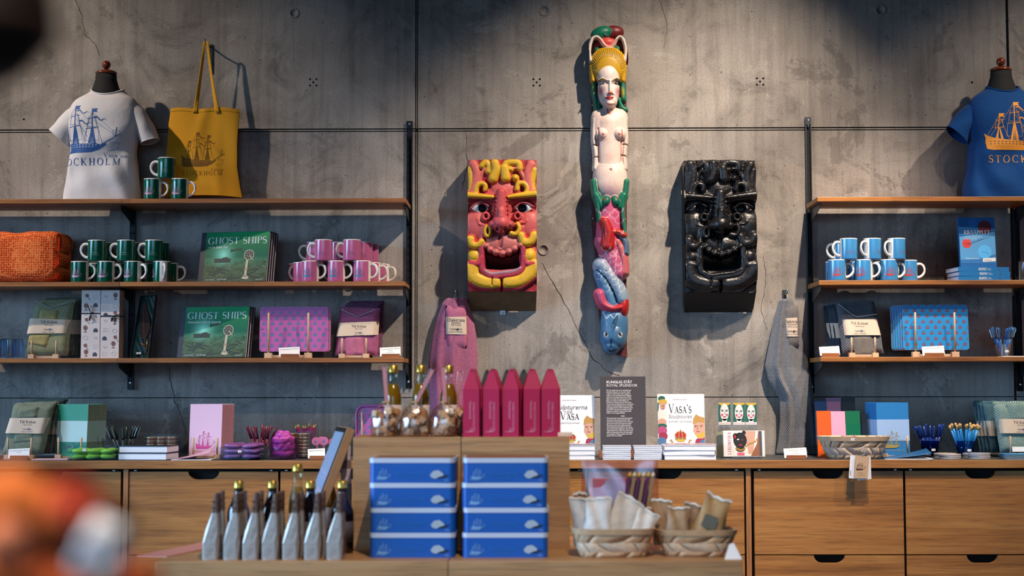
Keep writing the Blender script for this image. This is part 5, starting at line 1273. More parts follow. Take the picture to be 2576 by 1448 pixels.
# ------------------------------------------------------------------ hanging tea towels on hooks
def hook(px, py, label):
    p = P(px, py, -.03); t = thing('wall_hook', label, 'hook', (p.x, 0, p.z))
    obj('back_plate', M().box(-.012, .006, -.006, 0, -.03, .012), GREYM, t)
    obj('prong', M().tube([(0, -.004, -.004), (0, -.03, -.012), (0, -.045, -.004), (0, -.048, .012)], [.004, .004, .004, .005], 8), CHROME, t)
    return p
def hanging_towel(label, hook_label, hk, clothm, small_q, smallm, prof, z0, title, folds):
    """prof: list of (py, left px, right px); hung from a hook"""
    y = -.055; p = hook(hk[0], hk[1], hook_label); t = thing('hanging_tea_towel', label, 'tea towel', (p.x, y, z0))
    pr = [(Z(b, y, l), X(l, y), X(r_, y)) for b, l, r_ in prof]; zt_ = pr[0][0]; m_ = M(); zb_ = max(pr[-1][0], z0 + .002)
    def at(z):
        for (za, la, ra), (zb, lb, rb) in zip(pr, pr[1:]):
            if z >= zb or (zb, lb, rb) == pr[-1]:
                q = min(max((za - z) / max(za - zb, 1e-6), 0), 1); return la + (lb - la) * q, ra + (rb - ra) * q
    def fn(u, v):
        z = zt_ + (zb_ - zt_) * v; l, rr = at(z); k = .35 + .65 * v
        d = sum(a * math.exp(-((u - c) / w_) ** 2) for c, w_, a in folds)
        return (l + (rr - l) * u - p.x, -.018 * math.sin(PI * u) * (1 - .3 * v) - d * k + .016 * abs(2 * u - 1) ** 3, z - z0)
    m_.sheet(fn, 40, 60, uv=lambda u, v: (u * .30 + v * .02, v * .62)); o = obj('draped_cloth', m_, clothm, t)
    so = o.modifiers.new('thickness', 'SOLIDIFY'); so.thickness = .003
    lp = M().tube([(-.004, -.01 + .0, zt_ - z0 - .004), (0, -.002, zt_ - z0 + .022), (.006, -.01, zt_ - z0 - .004)], .0022, 6, flat=.5); obj('hanging_loop', lp, mat('#b8b0a4', .8), t)
    y2 = y - .028; c4 = [(P(a, b, y2).x - p.x, P(a, b, y2).z - z0) for a, b in small_q['cloth']]
    m2 = M(); pillow(m2, c4, .012, -.018, 0, 10, 12, amp=.001, seed=3); d = obj('dishcloth', m2, smallm, t)
    b4 = [(P(a, b, y2).x - p.x, P(a, b, y2).z - z0) for a, b in small_q['band']]; m3 = M()
    m3.sheet(lambda u, v: ((b4[0][0] * (1 - u) + b4[1][0] * u) * (1 - v) + (b4[3][0] * (1 - u) + b4[2][0] * u) * v, -.018 - .0145 * (1 - abs(2 * u - 1) ** 12), (b4[0][1] * (1 - u) + b4[1][1] * u) * (1 - v) + (b4[3][1] * (1 - u) + b4[2][1] * u) * v), 12, 2)
    bo = obj('paper_band', m3, KRAFT, d); cx = sum(q[0] for q in b4) / 4; h0, h1 = b4[0][1], b4[3][1]; hh = h1 - h0; a = Art()
    sc_ = 7.5 / S(y2)
    a.merge(text(title, sc_ * 1.6), 1, cx, h0 + hh * .74).merge(text('Dishcloth', sc_ * .8), 1, cx, h0 + hh * .62).merge(text('100 % Linen', sc_ * .7), 1, cx, h0 + hh * .50).merge(text('Växbo Lin', sc_), 1, cx, h0 + hh * .24).ell(cx + sc_ * .5, h0 + hh * .27, sc_ * .4, sc_ * .4).merge(text('made in Sweden', sc_ * .7), 1, cx, h0 + hh * .10)
    obj('lettering', a.to(M(), FRONT(-.0335)), mat('#4f4a4c', .8), bo)
PINKW = weave('#8d4468', '#c07f9b', .0085); GREYW = weave('#565a63', '#969391', .0085)
hanging_towel('pink waffle linen tea towel hanging left of the painted masks', 'chrome wall hook carrying the pink tea towel', (1147, 735), PINKW,
              {'cloth': [(1126, 876), (1174, 874), (1172, 768), (1120, 768)], 'band': [(1122, 840), (1174, 841), (1173, 796), (1121, 797)]}, ROSE2,
              [(750, 1122, 1172), (765, 1112, 1178), (800, 1099, 1189), (850, 1088, 1198), (900, 1081, 1201), (960, 1080, 1200), (1060, 1084, 1205), (1120, 1086, 1206)], ZC, 'Disktrasa', ((.18, .07, .018), (.5, .12, .02), (.85, .1, .012)))
hanging_towel('grey waffle linen tea towel hanging beside the black mask', 'chrome wall hook carrying the grey tea towel', (1978, 735), GREYW,
              {'cloth': [(1983, 873), (2011, 871), (2009, 768), (1974, 768)], 'band': [(1979, 846), (2010, 846), (2008, 798), (1975, 800)]}, weave('#5b5757', '#817c79', .003, .3),
              [(752, 1966, 1996), (765, 1962, 2000), (800, 1951, 2010), (850, 1940, 2018), (920, 1926, 2035), (955, 1934, 2040), (1000, 1962, 2046), (1060, 1962, 2052), (1110, 1957, 2057), (1143, 1950, 2058)], ZC, 'Disktrasa', ((.25, .06, .022), (.55, .16, .012), (.9, .1, .01)))
# ================================================================== T-shirts on dress forms, tote bag
def raymap(objs, y_off=.0012):
    """returns f(x, z) -> y of the first surface seen from the front (local coordinates), or None"""
    vs, fs = [], []
    for me in objs:
        o = len(vs); vs += [v.co.copy() for v in me.vertices]; fs += [[i + o for i in p.vertices] for p in me.polygons]
    bv = BVHTree.FromPolygons(vs, fs)
    def f(x, z):
        h = bv.ray_cast(Vector((x, -2, z)), Vector((0, 1, 0)))
        return None if h[0] is None else h[0].y - y_off
    return f
def wrap_print(par, name, art, mats, f, dens):
    art.dense(dens); m_ = M()
    for t, mi in art.t:
        ys = [f(*p) for p in t]
        if None in ys or max(ys) - min(ys) > .03: continue
        a = (t[1][0] - t[0][0]) * (t[2][1] - t[0][1]) - (t[1][1] - t[0][1]) * (t[2][0] - t[0][0]); idx = (0, 1, 2) if a > 0 else (0, 2, 1)
        m_.add([(p[0], y - .0004 * mi, p[1]) for p, y in zip(t, ys)], [idx], mi)
    return obj(name, m_, mats, par)
def dressed_form(c, dy, col, ink, who, mirror, px0, sw, z0, seed):
    y = -.155; ox = X(c, y); k = 1 / S(y); ybase = 497 + dy
    q = lambda px, py: ((px - 256) * k, (497 - py) * k)
    form = thing('dress_form', 'black dress form with turned wooden neck cap inside the %s T-shirt' % who, 'mannequin', (ox, y, z0))
    nz = q(0, 216)[1]
    obj('neck', M().lathe([(.066, nz - .03), (.063, nz), (.052, nz + .03), (.0445, nz + .055), (.043, q(0, 168)[1])], 28, sy=.8), mat('#0b0b0d', .85), form)
    obj('torso_stand', M().lathe([(.10, .002), (.10, .05), (.09, .18), (.10, .34), (.08, nz - .035)], 28, sy=.55), mat('#0b0b0d', .85), form)
    WC = mat('#6b2a12', .2, coat=.6, noise=.25, nscale=40); zc = q(0, 168)[1]
    cap = obj('neck_cap', M().lathe([(.040, zc), (.0455, zc + .003), (.046, zc + .007), (.036, zc + .014), (.016, zc + .020), (.009, zc + .022)], 28, sy=.85), WC, form)
    obj('ball_knob', M().lathe([(.0001, zc + .018)] + [(.0185 * math.sin(PI * i / 12), zc + .040 - .0185 * math.cos(PI * i / 12)) for i in range(1, 12)] + [(.0001, zc + .0586)], 20), WC, cap)
    t = thing('t_shirt', '%s T-shirt with printed sailing ship on a dress form' % who, 't-shirt', (ox, y, z0), group='souvenir t-shirts')
    rings = [(497, 153, 348, .086), (470, 155, 347, .088), (440, 160, 344, .088), (400, 166, 339, .086), (365, 170, 336, .088), (335, 168, 340, .095), (305, 164, 346, .100), (275, 163, 347, .096), (252, 170, 342, .085), (238, 180, 334, .076), (230, 192, 324, .070), (224, 205, 312, .064), (219, 215, 304, .058), (216, 220, 300, .055)]
    n = 64; vs = []; fs = []; R2 = []
    for i in range(len(rings) - 1):
        p0, p1, p2, p3 = (rings[max(0, min(len(rings) - 1, i + d))] for d in (-1, 0, 1, 2))
        for q_ in range(3):
            u = q_ / 3; R2.append(tuple(.5 * (2 * b + (c2 - a2) * u + (2 * a2 - 5 * b + 4 * c2 - d2) * u * u + (3 * b - a2 - 3 * c2 + d2) * u ** 3) for a2, b, c2, d2 in zip(p0, p1, p2, p3)) + ((i + u),))
    R2.append(rings[-1] + (len(rings) - 1.0,))
    for (py, xl, xr, dpt, i) in R2:
        cx = ((xl + xr) / 2 - 256) * k; a = (xr - xl) / 2 * k; z = (497 - py) * k; e = 2 / 2.5; top = max(0, (i - 9) / 4); tilt = .30 * top
        for j in range(n):
            an = 2 * PI * j / n; c_, s_ = math.cos(an), math.sin(an)
            x = a * math.copysign(abs(c_) ** e, c_); yy = dpt * math.copysign(abs(s_) ** e, s_)
            wr = (.0045 * math.sin(5 * an + z * 31 + seed) * math.exp(-((z - .03) / .09) ** 2) + .004 * math.sin(an * 3 - z * 40) * math.exp(-((z - .20) / .12) ** 2) + .003 * math.sin(an * 9 + z * 25) * math.exp(-((z - .10) / .08) ** 2))
            vs.append((cx + x * (1 + wr * 3), yy + wr * (1.8 if s_ < 0 else 0), max(.0015, z + tilt * yy + .012 * top * c_ * c_)))
    for i in range(len(R2) - 1):
        for j in range(n): fs.append((i * n + j, i * n + (j + 1) % n, (i + 1) * n + (j + 1) % n, (i + 1) * n + j))
    CL = mat(col, .85, bump=.9, bscale=14, sheen=.04, spec=.2); m_ = M(); m_.add(vs, fs, 0, True); bo = obj('shirt_body', m_, CL, t)
    for path, r0, r1, perp in (([(204, 262), (181, 281), (158, 305), (140, 331)], 29, 33, (-.42, .0)), ([(312, 258), (336, 278), (356, 308), (371, 341)], 29, 23, (.3, 0))):
        m2 = M(); N = 14; vs = []; fs = []; L_ = len(path) - 1
        for i in range(13):
            f = i / 12 * L_; a = min(int(f), L_ - 1); f -= a; cx, cz = [path[a][b] + (path[a + 1][b] - path[a][b]) * f for b in (0, 1)]
            R = (r0 + (r1 - r0) * i / 12) * k; v = i / 12
            if perp[0] < 0: ax = Vector((.74, 0, -.66)).normalized()
            else: ax = Vector((.95 * v + .72 * (1 - v), 0, .30 * v + .70 * (1 - v))).normalized()
            for j in range(28):
                an = 2 * PI * j / 28; wr = 1 + .05 * math.sin(3 * an + v * 9) * v
                p = Vector(((cx - 256) * k, 0, (497 - cz) * k)) + ax * (R * math.cos(an) * wr) + Vector((0, 1, 0)) * (.058 - .006 * v) * math.sin(an) * wr
                vs.append(p)
        for i in range(12):
            for j in range(28): fs.append((i * 28 + j, i * 28 + (j + 1) % 28, (i + 1) * 28 + (j + 1) % 28, (i + 1) * 28 + j))
        m2.add(vs, fs, 0, True); so = obj('sleeve', m2, CL, t)
        obj('sleeve_hem', M().tube([p for p in vs[-28:]], .0018, 6, closed=True), CL, so)
    cr = []
    for j in range(40):
        an = 2 * PI * j / 40; cr.append((4.0 * k + .0650 * math.cos(an), .0565 * math.sin(an), (497 - 216) * k + .30 * .056 * math.sin(an) + .012 * math.cos(an) ** 2 + .001))
    obj('collar', M().tube(cr, .0062, 8, closed=True, flat=.6), CL, t)
    f = raymap([bo.data])
    a = Art().merge(SHIP[2], sw * k, (px0 - c) * k, (497 - 377) * k, sy=152 * k)
    a.merge(centred(serif('Vasa', 11 * k, .14), (px0 + sw * .85 - c) * k, (497 - 388) * k)); a.merge(text('1628', 9 * k), 1, (px0 + sw * 1.02 - c) * k, (497 - 388) * k)
    w9 = serif('STOCKHOLM', 18 * k, .36); w9s = sw * .93 * k / w9.w; a.merge(w9, w9s, (px0 + sw * .05 - c) * k, (497 - 408) * k, sy=1)
    wrap_print(t, 'ship_print', a, [mat(ink, .7), CL], f, .014)
dressed_form(256, 0, '#cfcdd0', '#1b4f92', 'white', 1, 124, 186, Z1, 1)
dressed_form(2534, -4, '#083c74', '#d78a2c', 'blue', 1, 2474, 196, Z1, 4)

def tote():
    y = -.075; ox = X(515, y); t = thing('tote_bag', 'yellow cotton tote bag with printed ship hanging beside the white T-shirt', 'bag', (ox, y, Z1)); YB = mat('#d99a06', .85, bump=.15, bscale=900, sheen=.2)
    kk = 1 / S(y); g = lambda px, py: (P(px, py, y).x - ox, P(px, py, y).z - Z1)
    rows_ = [(497, 418, 614), (470, 419, 608), (420, 422, 600), (360, 425, 600), (310, 428, 603), (273, 434, 605)]
    def fn(u, v):
        f = v * 5; i = min(int(f), 4); f -= i; l = g(rows_[i][1] + (rows_[i + 1][1] - rows_[i][1]) * f, 0)[0]; r = g(rows_[i][2] + (rows_[i + 1][2] - rows_[i][2]) * f, 0)[0]
        z = g(500, rows_[i][0] + (rows_[i + 1][0] - rows_[i][0]) * f)[1]
        d = .012 * math.sin(PI * u) ** .6 + .006 * math.exp(-((u - .42 - .2 * (v - .5)) / .08) ** 2) * v + .005 * math.exp(-((u - .72) / .07) ** 2) * (1 - v) + .004 * math.sin(u * 9 + v * 7)
        zz = z + (.010 * math.sin(u * PI) * (1 - v)) + .003 * math.sin(u * 11) * v
        return (l + (r - l) * u, -d, max(.002, zz))
    m_ = M().sheet(fn, 36, 40); m_.sheet(lambda u, v: (fn(1 - u, v)[0], .006, fn(1 - u, v)[2]), 36, 40); 
    b = obj('cloth_body', m_, YB, t); obj('top_hem', M().sheet(lambda u, v: (fn(u, .955 + .05 * v)[0], fn(u, min(1, .955 + .05 * v))[1] - .0015, fn(u, min(1, .955 + .05 * v))[2]), 30, 2), YB, b)
    for a, c_, off in ((492, 516, -.010), (549, 524, -.014)):
        p0, p1 = g(a, 285), g(c_, 106); pm = g(a + (c_ - a) * .55 + (3 if a < 500 else -4), 195)
        def hs(u, v):
            q = (1 - v) ** 2; x = p0[0] * q + 2 * pm[0] * v * (1 - v) + p1[0] * v * v; z = p0[1] * q + 2 * pm[1] * v * (1 - v) + p1[1] * v * v
            tw = .9 * math.sin(PI * v) * (1 if a < 500 else -.7); w_ = .0095 * (1 - .45 * v)
            return (x + (u - .5) * 2 * w_ * math.cos(tw), off - .004 + (u - .5) * 2 * w_ * math.sin(tw), z)
        o = obj('handle', M().sheet(hs, 4, 26), YB, t); so = o.modifiers.new('thickness', 'SOLIDIFY'); so.thickness = .002
    f = raymap([b.data], .0008); a = Art().merge(SHIP[2], 110 * kk, *g(456, 420), sy=110 * kk)
    a.merge(centred(serif('Vasa', 6.5 * kk, .14), *g(541, 430))); a.merge(text('1628', 6 * kk), 1, *g(556, 430)); w9 = serif('STOCKHOLM', 11 * kk, .34); a.merge(w9, 102 * kk / w9.w, *g(459, 442), sy=1)
    wrap_print(t, 'ship_print', a, [mat('#7d5208', .8), YB], f, .02)
    p = P(516, 105, -.08); h = thing('wall_hook', 'chrome wall hook carrying the yellow tote bag', 'hook', (p.x, 0, p.z)); obj('back_plate', M().box(.004, .016, -.006, 0, -.12, .006), GREYM, h)
    obj('prong', M().tube([(.01, -.004, -.006), (.002, -.05, -.008), (0, -.085, -.004), (0, -.095, .008)], [.004, .004, .004, .005], 8), CHROME, h)
tote()

# ================================================================== counter, left half
towel_kw = dict(th=.018)
OLV2 = weave('#5f6a5c', '#8f957f', .005)
for k in range(4):
    towel_pack('dark green linen towel pack stacked behind on the far left counter, %s back' % od[k], -.27 + .03 * k, ZC, [(38 + 10 * k, 1140), (120 + 11 * k, 1140), (134 + 9 * k, 1014 - 3 * k), (50 + 8 * k, 1016 - 3 * k)], [(42 + 10 * k, 1092), (124 + 11 * k, 1092), (128 + 9 * k, 1058), (48 + 8 * k, 1058)], OLIVE_SHADE, YEL, th=.013, texts=False)  # same cloth as the front pack, shade painted in by the darker weave
towel_pack('grey green linen towel pack with cream band on the far left counter', -.33, ZC, [(5, 1142), (110, 1142), (130, 1016), (28, 1018)], [(10, 1089), (114, 1090), (124, 1050), (20, 1051)], OLV2, OLV2,
           small=[[(40, 1052), (92, 1051), (94, 1022), (43, 1029)], [(35, 1113), (88, 1109), (89, 1089), (37, 1088)]], th=.02)
peg_stand((24, 83), 1101, -.385, ZC, 'pale wooden peg stand holding the grey green towel pack')
card_holder(31, 77, 1140, -.42, ZC, 'price card before the grey green towel pack on the far left counter', ['Tea towel & dishcloth  SEK 349', '100% linen'])
def notebooks(px0, px1, pyt, y, z, col, bandc, ink, n, rz, label, blabel, group, stripes=False, lean=.05, page='#b9a48f', shipdy=0.0):
    s = S(y); w_ = (px1 - px0) / s / math.cos(rz) * .98; h = Z(pyt, y, px0) - z; x = X((px0 + px1) / 2, y); cv = mat(col, .55)
    for k in range(n, -1, -1):
        off = Vector((-math.sin(rz), math.cos(rz), 0)) * (.0103 * k)
        b = book('notebook', label if k == 0 else blabel % ORD[k], 'notebook', Vector((x, y, z)) + off, w_, h, .008, cv, page=page, rz=rz, lean=lean, group=group, soft=True)
        b.scale = (1, 1, 1 - .002 * (k % 3))
        if bandc:
            bm_ = M(); c_ = .0012; bm_.box(-w_ / 2 - c_ * .4, w_ / 2 + c_ * .4, -.008 - c_, c_ * .5, h * .30, h * .69); obj('paper_band', bm_, mat(bandc, .6), b)
        if k == 0:
            a = Art().merge(SHIP[2 if ink != '#0b4038' else 1], w_ * .62, -w_ * .30, h * .17 + shipdy); w9 = serif('STOCKHOLM', .0085, .3); a.merge(w9, w_ * .62 / w9.w, -w_ * .31, h * .105, sy=1)
            if ink == '#0b4038': a.clip(-1, 1, 0, h * .295)
            prt(b, 'ship_print', a, [mat(ink, .5), cv], -.0098 if bandc else -.0085)
ordn = 'the pale band'
notebooks(143, 229, 1016, -.30, ZC, '#067a5f', '#9fbdbb', '#0b4038', 11, math.radians(-21), 'front green notebook with pale blue band on the left counter', 'green notebook, %s behind the front one of its row on the left counter', 'green notebooks')
peg_stand((151, 208), 1100, -.365, ZC, 'pale wooden peg stand holding the green notebooks')
notebooks(476, 564, 1016, -.30, ZC, '#d9afc4', None, '#c4187a', 9, math.radians(-17), 'front pale pink notebook with magenta ship', 'pink notebook, %s behind the front one of its row', 'pink notebooks', page='#a05a4e')
peg_stand((489, 549), 1100, -.355, ZC, 'pale wooden peg stand holding the pink notebooks')
PENG = pen_proto('#27322f', '#8a9494'); PENR = pen_proto('#6a2138', '#8f6470'); PENB = pen_proto('#2d5c92', '#8fa8c0'); PEND = pen_proto('#0f2f78', '#3a5a9c'); PCL = pen_proto('#8a1f5a', '#b09050', kind='pencil', r=.0035); BRU = pen_proto('#1d7cc0', '#c9a06a', kind='brush', L_=.14)
PENG['category'] = 'pen'
pen_cup('clear cup of dark green pens beside the green notebooks', 317, -.28, ZC, .026, .034, .062, PENG, 13, .50, 'dark green pen beside the green notebooks', 'dark green pens', seed=2, first=True, sticker_txt='€ 2,90')
pen_cup('clear cup of maroon pens behind the purple soaps', 658, -.26, ZC, .026, .034, .058, PENR, 12, .46, 'maroon pen behind the purple soaps', 'maroon pens', seed=5, first=True)

def pebble_proto(name, col, rx, ry, rz_, label, cat, rough=.45):
    m_ = M().lathe([(.0001, -1)] + [(math.sin(PI * i / 12) ** .75, -math.cos(PI * i / 12)) for i in range(1, 12)] + [(.0001, 1)], 20)
    m_.v = [(a * rx, b * ry, c * rz_) for a, b, c in m_.v]; o = obj(name, m_, mat(col, rough, noise=.08)); setp(o, label, cat); return o
def acrylic_tray(label, x0, x1, y0, y1, h, z, th=.0025):
    t = thing('acrylic_tray', label, 'tray', ((x0 + x1) / 2, (y0 + y1) / 2, z)); hw, hd = (x1 - x0) / 2, (y1 - y0) / 2; G_ = glass('#f2fbff', .02, .0)
    obj('base', M().box(-hw, hw, -hd, hd, 0, th), G_, t)
    for a in ((-hw, hw, -hd, -hd + th), (-hw, hw, hd - th, hd), (-hw, -hw + th, -hd + th, hd - th), (hw - th, hw, -hd + th, hd - th)): obj('side_wall', M().box(*a, th, h), G_, t)
    return t
def fill_tray(proto, x0, x1, y0, y1, z, nx, ny, nz, dz, rx, lab, grp, jit=.2, first=True):
    k_ = 0; rnd = random.Random(nx * 7 + ny)
    for c in range(nz):
        for b in range(ny):
            for a in range(nx):
                loc = (x0 + (a + .5 + rnd.uniform(-jit, jit) * .3) * (x1 - x0) / nx, y0 + (b + .5) * (y1 - y0) / ny, z + dz * (c + .5) + .0028); l_ = lab(a, b, c)
                if k_ == 0: o = proto; o.location = loc
                else: o = dup(proto, loc)
                setp(o, l_, None, grp); o.rotation_euler = (rnd.uniform(-.08, .08), rnd.uniform(-.1, .1), rnd.uniform(-.25, .25)); k_ += 1
fb = ('front', 'second', 'third', 'rear'); lr = ('left', 'centre', 'right'); lv = ('bottom', 'middle', 'top')
xa, xb = X(181, -.45), X(300, -.45)
tg = acrylic_tray('clear acrylic tray of lime green pebble soaps', xa, xb, -.485, -.34, .054, ZC); sticker(tg, -.028, .040, -.0735, txt='€ 2,90')
fill_tray(pebble_proto('pebble_soap', '#86bf30', .029, .021, .0105, 'x', 'soap'), xa + .008, xb - .008, -.476, -.349, ZC, 3, 3, 2, .021, .03, lambda a, b, c: 'lime green pebble soap, %s layer, %s row, %s of the tray' % (lv[0 if c == 0 else 2], fb[b], lr[a]), 'lime green pebbles')
xa, xb = X(560, -.45), X(660, -.45)
tg = acrylic_tray('clear acrylic tray of purple oval soaps', xa, xb, -.488, -.30, .050, ZC); sticker(tg, .0, .034, -.0955, txt='€ 4,90')
fill_tray(pebble_proto('oval_soap', '#7a4a86', .034, .020, .0105, 'x', 'soap', .4), xa + .006, xb - .006, -.480, -.308, ZC, 2, 4, 3, .0205, .03, lambda a, b, c: 'purple oval soap, %s layer, %s row, %s side of the tray' % (lv[c], fb[b], ('left', 'right')[a]), 'purple oval soaps', .1)
# glass of magenta soaps
gx = X(715, -.40); gt = thing('glass_bowl', 'clear glass tumbler heaped with magenta pebble soaps', 'glass', (gx, -.40, ZC))
obj('glass_wall', M().lathe([(.047, 0), (.052, .004), (.0605, .082), (.0585, .082), (.050, .006), (.0001, .006)], 32), glass('#fbeaff', .02, .0), gt)
mp = pebble_proto('magenta_soap', '#b0409a', .024, .0155, .010, 'x', 'soap'); rnd = random.Random(11); k_ = 0
for (rr, zz, n) in ((.030, .026, 7), (.032, .052, 8), (.034, .076, 7), (.016, .096, 5), (.0, .05, 1), (.006, .102, 1)):
    for q in range(n):
        an = 2 * PI * q / n + zz * 40; loc = (gx + rr * math.cos(an), -.40 + rr * math.sin(an), ZC + zz)
        o = mp if k_ == 0 else dup(mp, loc); o.location = loc; setp(o, 'magenta pebble soap in the glass tumbler, %s one of the %s ring' % (ORD[q], {.026: 'lowest', .052: 'second', .076: 'third', .096: 'upper', .05: 'inner', .102: 'topmost'}[zz]), None, 'magenta pebble soaps'); k_ += 1
        o.rotation_euler = (rnd.uniform(.9, 1.5) if zz < .09 else rnd.uniform(-.5, .5), rnd.uniform(-.9, .9), an + PI / 2)
# copper tins in clear boxes
def tin_stack(px0, px1, y, rows_, ncol, h, label, tl, r=.019):
    xa, xb = X(px0, y), X(px1, y); d = (xb - xa) / ncol; acrylic_tray(label, xa - .003, xb + .003, y - .025, y + .085, h, ZC); first = None
    for a in range(ncol):
        for b in range(2):
            for c in range(rows_):
                loc = (xa + d * (a + .5), y + .028 * 0 + b * .045, ZC + .003 + c * .0138); l_ = tl % (('' if b == 0 else 'rear ') + (lr[a] if ncol == 3 else ('left', 'right')[a]), ORD[c])
                if first is None:
                    first = thing('copper_tin', l_, 'tin', loc, group='copper tins'); obj('base', M().lathe([(r * .94, 0), (r, .001), (r, .0075), (r * .97, .008)], 24), mat('#9c5a38', .3, .6), first); obj('lid', M().lathe([(r * 1.03, .0078), (r * 1.03, .0125), (r * .95, .0134), (.0001, .0134)], 24), mat('#c9a27e', .25, .7), first)
                else: dup(first, loc, 0, l_)
tin_stack(370, 446, -.30, 6, 3, .094, 'clear acrylic box of copper tins behind the flat books', 'copper tin in the %s column behind the flat books, %s from the bottom', .0185)
tin_stack(716, 782, -.31, 7, 2, .108, 'clear acrylic box of copper tins beside the magenta soaps', 'copper tin in the %s column beside the magenta soaps, %s from the bottom', .0225)
pen_cup('clear cup of magenta pencils behind the copper tins', 772, -.16, ZC, .03, .038, .07, PCL, 16, .30, 'magenta pencil behind the copper tins', 'magenta pencils', seed=9, first=True)
# pink paddle tea strainers
pc = thing('pen_cup', 'clear cup of pink round paddles by the price card', 'cup', (X(812, -.36), -.36, ZC)); obj('glass_wall', M().lathe([(.026, 0), (.033, .055), (.0315, .055), (.0245, .003), (.0001, .003)], 24), glass(), pc)
pd = None
for k, (dx, dz, an) in enumerate(((-.016, .010, -.25), (.004, .012, .1), (.022, .006, .45), (-.004, .02, -.05))):
    loc = (X(812, -.36) + dx * .5, -.36 + (.012 if k > 1 else -.006), ZC + .004); lb = 'round pink paddle spoon in a clear cup, %s from the left' % ('first', 'second', 'fourth', 'third')[k]
    if pd is None:
        pd = thing('paddle_spoon', lb, 'spoon', loc, group='pink paddle spoons'); obj('stick', M().box(-.004, .004, -.0012, .0012, 0, .055), mat('#c47a9c', .4), pd); obj('disc', M().prism(circle(0, .067, .0165, 20), -.0015, .0015), mat('#c46a94', .35), pd); obj('ship_print', Art().merge(SHIP[0], .018, -.009, .060).to(M(), FRONT(-.002)), mat('#5a6f9c', .5), pd); pd.rotation_euler = (0, an, 0)
    else: dup(pd, loc, 0, lb, ry=an)
card_holder(781, 818, 1154, -.47, ZC, 'price card beside the copper tins on the left counter', ['Magnetic bottle opener'], .04)
# books and booklets lying flat
for k in range(2):
    z_ = ZC + k * .0275; flat_book('hardback_book', '%s of two dark hardback books lying on the left counter' % ('lower', 'upper')[k], 'book', (X(377, -.40), -.395 + .004 * k, z_), .196, .155, .027, mat('#20242c', .5), rz=math.radians(-6 + 1.5 * k), c=.0022)
def booklet(label, px0, px1, y, col, inner, z, rz, open_=.35, dep=.13):
    x0, x1 = X(px0, y), X(px1, y); w_ = x1 - x0; t = thing('booklet', label, 'booklet', ((x0 + x1) / 2, y, z), rz)
    obj('lower_pages', M().box(-w_ / 2, w_ / 2, -dep / 2, dep / 2, 0, .003), mat(inner, .7), t)
    m_ = M(); m_.sheet(lambda u, v: (-w_ / 2 + w_ * u * .98, -dep / 2 + dep * v, .0032 + open_ * w_ * (.55 * u + .45 * u * u) * (1 if u < 1 else 1) * (.6 + .4 * v)), 12, 4)
    o = obj('cover', m_, mat(col, .45), t); so = o.modifiers.new('thickness', 'SOLIDIFY'); so.thickness = .0015
    m2 = M(); m2.sheet(lambda u, v: (-w_ / 2 + w_ * u * .97, -dep / 2 + .002 + (dep - .004) * v, .003 + (open_ - .03) * w_ * .45 * u * u), 10, 4); obj('raised_page', m2, mat(inner, .7), t)
    return t
booklet('pink booklet lying half open in front of the pink notebooks', 441, 540, -.43, '#c99ab0', '#e6e3ea', ZC, .05, .30)
setp(obj('leaflet', M().box(-.07, .07, -.05, .05, 0, .004, ch=.001), mat('#d8b3bd', .6), loc=(X(134, -.44), -.43, ZC), rot=(0, 0, .1)), 'pale pink leaflet lying before the green notebooks', 'leaflet')
tray(896, 1010, 1020, 1143, -.11, ZC, 'pink rimmed tray with blue ships standing behind the fudge bags', '#a8559c', '#3f7fa6', 0, '', 'pink serving boards', rim=True, hole=False)
peg_stand((911, 1000), 1036, -.145, ZC, 'pale wooden peg stand in front of the pink rimmed tray')
